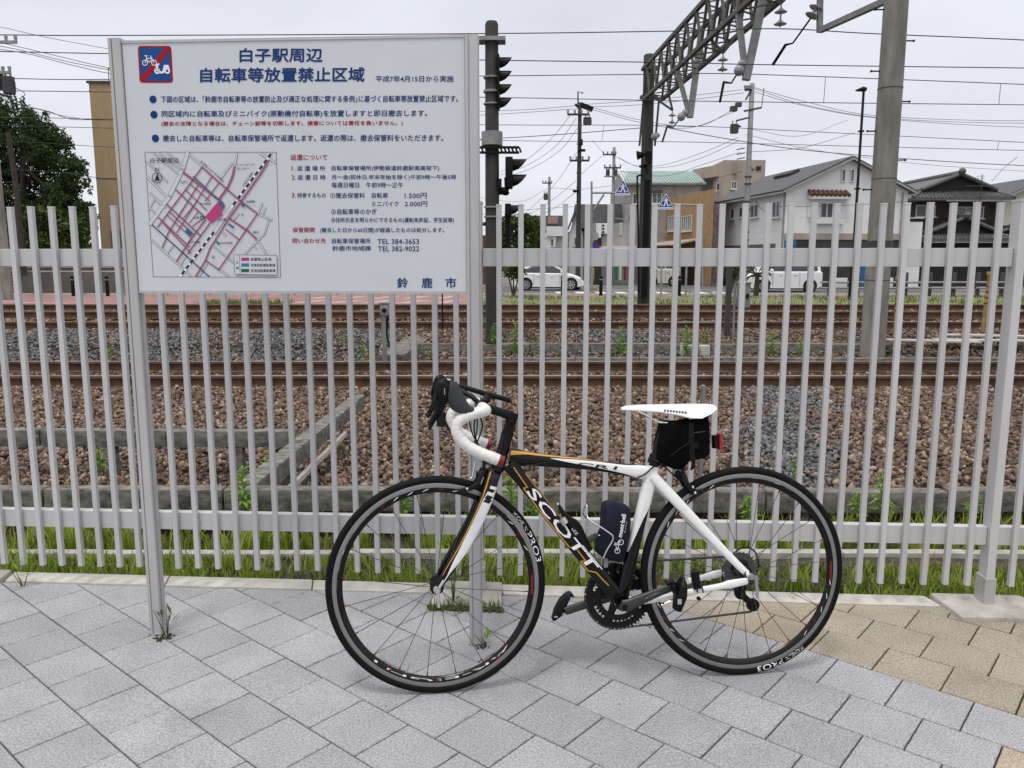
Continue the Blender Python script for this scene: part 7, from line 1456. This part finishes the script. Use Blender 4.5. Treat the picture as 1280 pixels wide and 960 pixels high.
t = tree('olive_tree', 'thin grey green tree in front of the grey brown block', (at(670, 330, 54).x, 54, GZT), at(670, 272, 54), [pblob(668, 280, 54, 7, 10), pblob(674, 292, 54, 8, 14), pblob(670, 305, 54, 10, 12)], ramp_mat('olive_leaf', [(.07, .075, .035), (.12, .12, .06), (.09, .10, .045)]) and 'bush', 1200, .13, .08, 3)
def bush(label, px, yb, Y, w_, h_, n, m='bush', name='roadside_shrub'):
    b0 = at(px, yb, Y); k = Y / FPX; t = thing(name, label, 'shrub', tuple(b0)); z = lambda f: b0.z + h_ * k * f
    st2 = MB()
    for i in range(3): st2.tube([b0 + Vector((0, 0, -.1)), b0 + Vector((w_ * k * (.25 * (i - 1)), 0, h_ * k * .6))], [.05, .02], 6)
    part('stem', st2, 'bark', t); leaf_cloud('leaves', [(b0.x + w_ * k * dx, Y + .1, z(f), w_ * k * r, w_ * k * r, h_ * k * rz) for dx, f, r, rz in ((-.15, .72, .38, .26), (.2, .65, .34, .24), (0, .85, .3, .2))], m, t, n, .07); return t
bush('small roadside shrub with two thin trunks at the tail of the hatchback', 642, 369, 34.8, 28, 44, 1100); bush('thin roadside sapling beside the signal mast', 622, 366, 36, 10, 30, 300); bush('dark leafy shrub left of the grey cabinet', 913, 366, 33.5, 20, 42, 800)
t = thing('cycad', 'spiky brown cycad in front of the white van', 'plant', tuple(at(945, 367, 34.5))); b0 = at(945, 367, 34.5)
part('stem', MB().tube([b0 + Vector((0, 0, -.1)), b0 + Vector((.03, 0, .9))], [.12, .09], 9), 'bark', t); fr = MB()
for k in range(18): a = k * .7; el_ = -.5 + 1.4 * ((k * 7) % 18) / 18; fr.stube(sm([b0 + Vector((0, 0, .75)), b0 + Vector((.35 * math.cos(a), .3 * math.sin(a), .75 + .35 * el_ + .1)), b0 + Vector((.62 * math.cos(a), .5 * math.sin(a), .75 + .5 * el_ - .1))]), [.03] * 13, [.008] * 13, (-math.sin(a), math.cos(a), 0), 6, 2)
part('frond', fr, 'brownwall', t)
for i, (px, lab) in enumerate(((1036, 'dark wooden tree stake at the back of the white van'), (857, 'thin grey sign post left of the orange brick building'), (826, 'grey sign post between two bollards near the gantry'))):
    b0 = at(px, 368, 35); o = part('street_post', MB().box(b0 + Vector((0, 0, .75)), .11 if i == 0 else .07, .1, 1.6), 'darkwood' if i == 0 else 'galv', None); tag(o, lab, 'post')

def weed(label, px, yb, Y, hpx, z=None, seed=0, n=54, spread=.30):
    """upright weed: stem with rows of narrow leaves"""
    b0 = at(px, yb, Y); h = hpx * Y / FPX; b0.z = b0.z if z is None else z; r_ = random.Random(seed); t = thing('weed', label, 'weed', tuple(b0), 'tall green weeds by the tracks')
    tip = b0 + Vector((r_.uniform(-.06, .06) * h, 0, h)); part('stem', MB().tube([b0 + Vector((0, 0, -.05)), b0.lerp(tip, .5) + Vector((r_.uniform(-.03, .03) * h, 0, 0)), tip], [.012 * h + .002, .009 * h + .002, .002], 6), 'weed', t); lf = MB()
    for k in range(n):
        f = .08 + .92 * (k / n); p = b0.lerp(tip, f); a = r_.uniform(0, 6.28); ln = max(h * spread, .07) * r_.uniform(.7, 1.15) * (1.1 - .6 * f); d = Vector((math.cos(a), math.sin(a), 0)); s_ = Vector((-d.y, d.x, 0)) * ln * .16
        m_ = p + d * ln * .5 + Vector((0, 0, ln * .38)); e_ = p + d * ln + Vector((0, 0, ln * r_.uniform(.1, .5))); lf.add([p, m_ - s_, e_, m_ + s_], [(0, 1, 2, 3)])
    part('leaves', lf, 'weed', t, smooth=0, fix=False); return t
for i, a in enumerate((('feathery weed at the foot of the signal mast', 617, 432, 13.0, 28), ('tall weed at the cable trough just right of the signal mast', 645, 451, 13.1, 47), ('second weed right of the signal mast at the trough', 674, 450, 13.1, 34), ('short weed at the trough below the hatchback', 699, 451, 13.0, 18), ('bushy weed at the trough left of the gantry pole', 776, 450, 13.1, 40), ('weed beside the white trough caps', 857, 449, 12.9, 42), ('weed in the ballast right of the white trough caps', 882, 432, 13.6, 22), ('weed in front of the grey cabinet post', 965, 448, 13.0, 34), ('weed at the trough left of the thick concrete pole', 1000, 448, 13.0, 26),
    ('small bright weed in the ballast below the notice board map', 453, 447, 12.1, 18), ('faint weed left of the detector post', 434, 436, 12.4, 18), ('weed behind the detector in the trough corner', 538, 452, 12.8, 20), ('weed in the left ballast beside the left sign post', 139, 447, 12.0, 14))):
    weed(*a, seed=i)
for i, a in enumerate((('leafy weed growing at the slanting beam behind the left bars', 305, 645, 4.22, 62), ('narrow weed beside the slanting beam', 333, 607, 4.9, 34), ('fern like weed behind the front wheel top', 505, 650, 4.0, 46), ('tall weed above the bottom rail at right of the rear wheel', 1101, 652, 4.05, 60), ('short weed beside the tall weed right of the rear wheel', 1071, 650, 4.05, 36), ('grassy weed behind the bottom rail near the right post', 1215, 655, 4.0, 44), ('tall weed just right of the right fence post', 1274, 660, 4.3, 130), ('weed behind the bicycle head tube', 640, 652, 4.0, 58), ('thin weed behind the down tube', 668, 655, 3.95, 40), ('weed in the ballast above the rear wheel', 997, 600, 5.4, 34), ('wispy weed behind the saddle bag and wheel', 935, 655, 4.0, 36), ('weed between the beams at the far left', 126, 592, 5.0, 32))):
    weed(*a, seed=40 + i, n=46, spread=.36 if a[4] < 100 else .15)
for i, (lab, x, y, h, n) in enumerate((('dried weed growing at the foot of the left sign post', -1.205, 2.64, .13, 16), ('small weed sprouting beside the right sign post foot', -.085, 2.575, .06, 10), ('leafy weed growing out of the footing behind the front wheel', -.225, 2.90, .27, 26), ('tuft of weed on the kerb joint at the left edge', -1.98, 3.09, .12, 12))):
    b0 = Vector((x, y, 0)); px_ = None; t = thing('weed', lab, 'weed', tuple(b0), 'small weeds in the paving'); r_ = random.Random(90 + i); lf = MB(); sm_ = MB()
    for k in range(3 if h > .08 else 2): e_ = b0 + Vector((r_.uniform(-.05, .05), r_.uniform(-.03, .03), h * r_.uniform(.6, 1))); sm_.tube([b0 + Vector((0, 0, -.01)), e_], [.0022, .0008], 5)
    for k in range(n):
        f = r_.uniform(.1, 1); p = b0 + Vector((r_.uniform(-.02, .02), r_.uniform(-.012, .012), h * f * .85)); a = r_.uniform(0, 6.28); ln = r_.uniform(.03, .06) * (h / .13) ** .5; d = Vector((math.cos(a), math.sin(a), .7)).normalized(); s_ = Vector((-d.y, d.x, 0)) * ln * .12; lf.add([p, p + d * ln * .5 - s_, p + d * ln, p + d * ln * .5 + s_], [(0, 1, 2, 3)])
    part('stem', sm_, 'bark', t); part('leaves', lf, 'bush' if i == 0 else 'weed', t, smooth=0, fix=False)
for i, (x, y, r_) in enumerate(((-1.215, 2.63, .035), (-.10, 2.575, .022))):
    b = MB()
    for k in range(22): a = random.uniform(0, 6.28); q = random.uniform(0, 1) ** .6 * r_; b.ball((x + q * math.cos(a) * 1.2, y + q * math.sin(a), .002), random.uniform(.003, .008), 6, 0, (1, 1, .7))
    o = part('dirt', b, mat('moss_dirt', (.035, .032, .018), .95), None); o['kind'] = 'stuff'

moss = MB()
for k in range(150):
    x = random.uniform(-.315, -.035); moss.ball((x, 2.862 - .065 * (x + .17) + random.uniform(-.012, .010), random.uniform(.0, .012)), random.uniform(.003, .010), 6, 0, (1.2, 1, .7))
o = part('moss', moss, mat('footing_moss', (.07, .065, .03), .95, 0, .4, 40, col2=(.05, .08, .02)), None); o['kind'] = 'stuff'
blades('moss_grass', np.stack([rng.uniform(-.31, -.04, 260), rng.uniform(2.85, 2.875, 260), np.zeros(260), rng.uniform(.012, .05, 260), np.full(260, .004)], 1), 'cover')
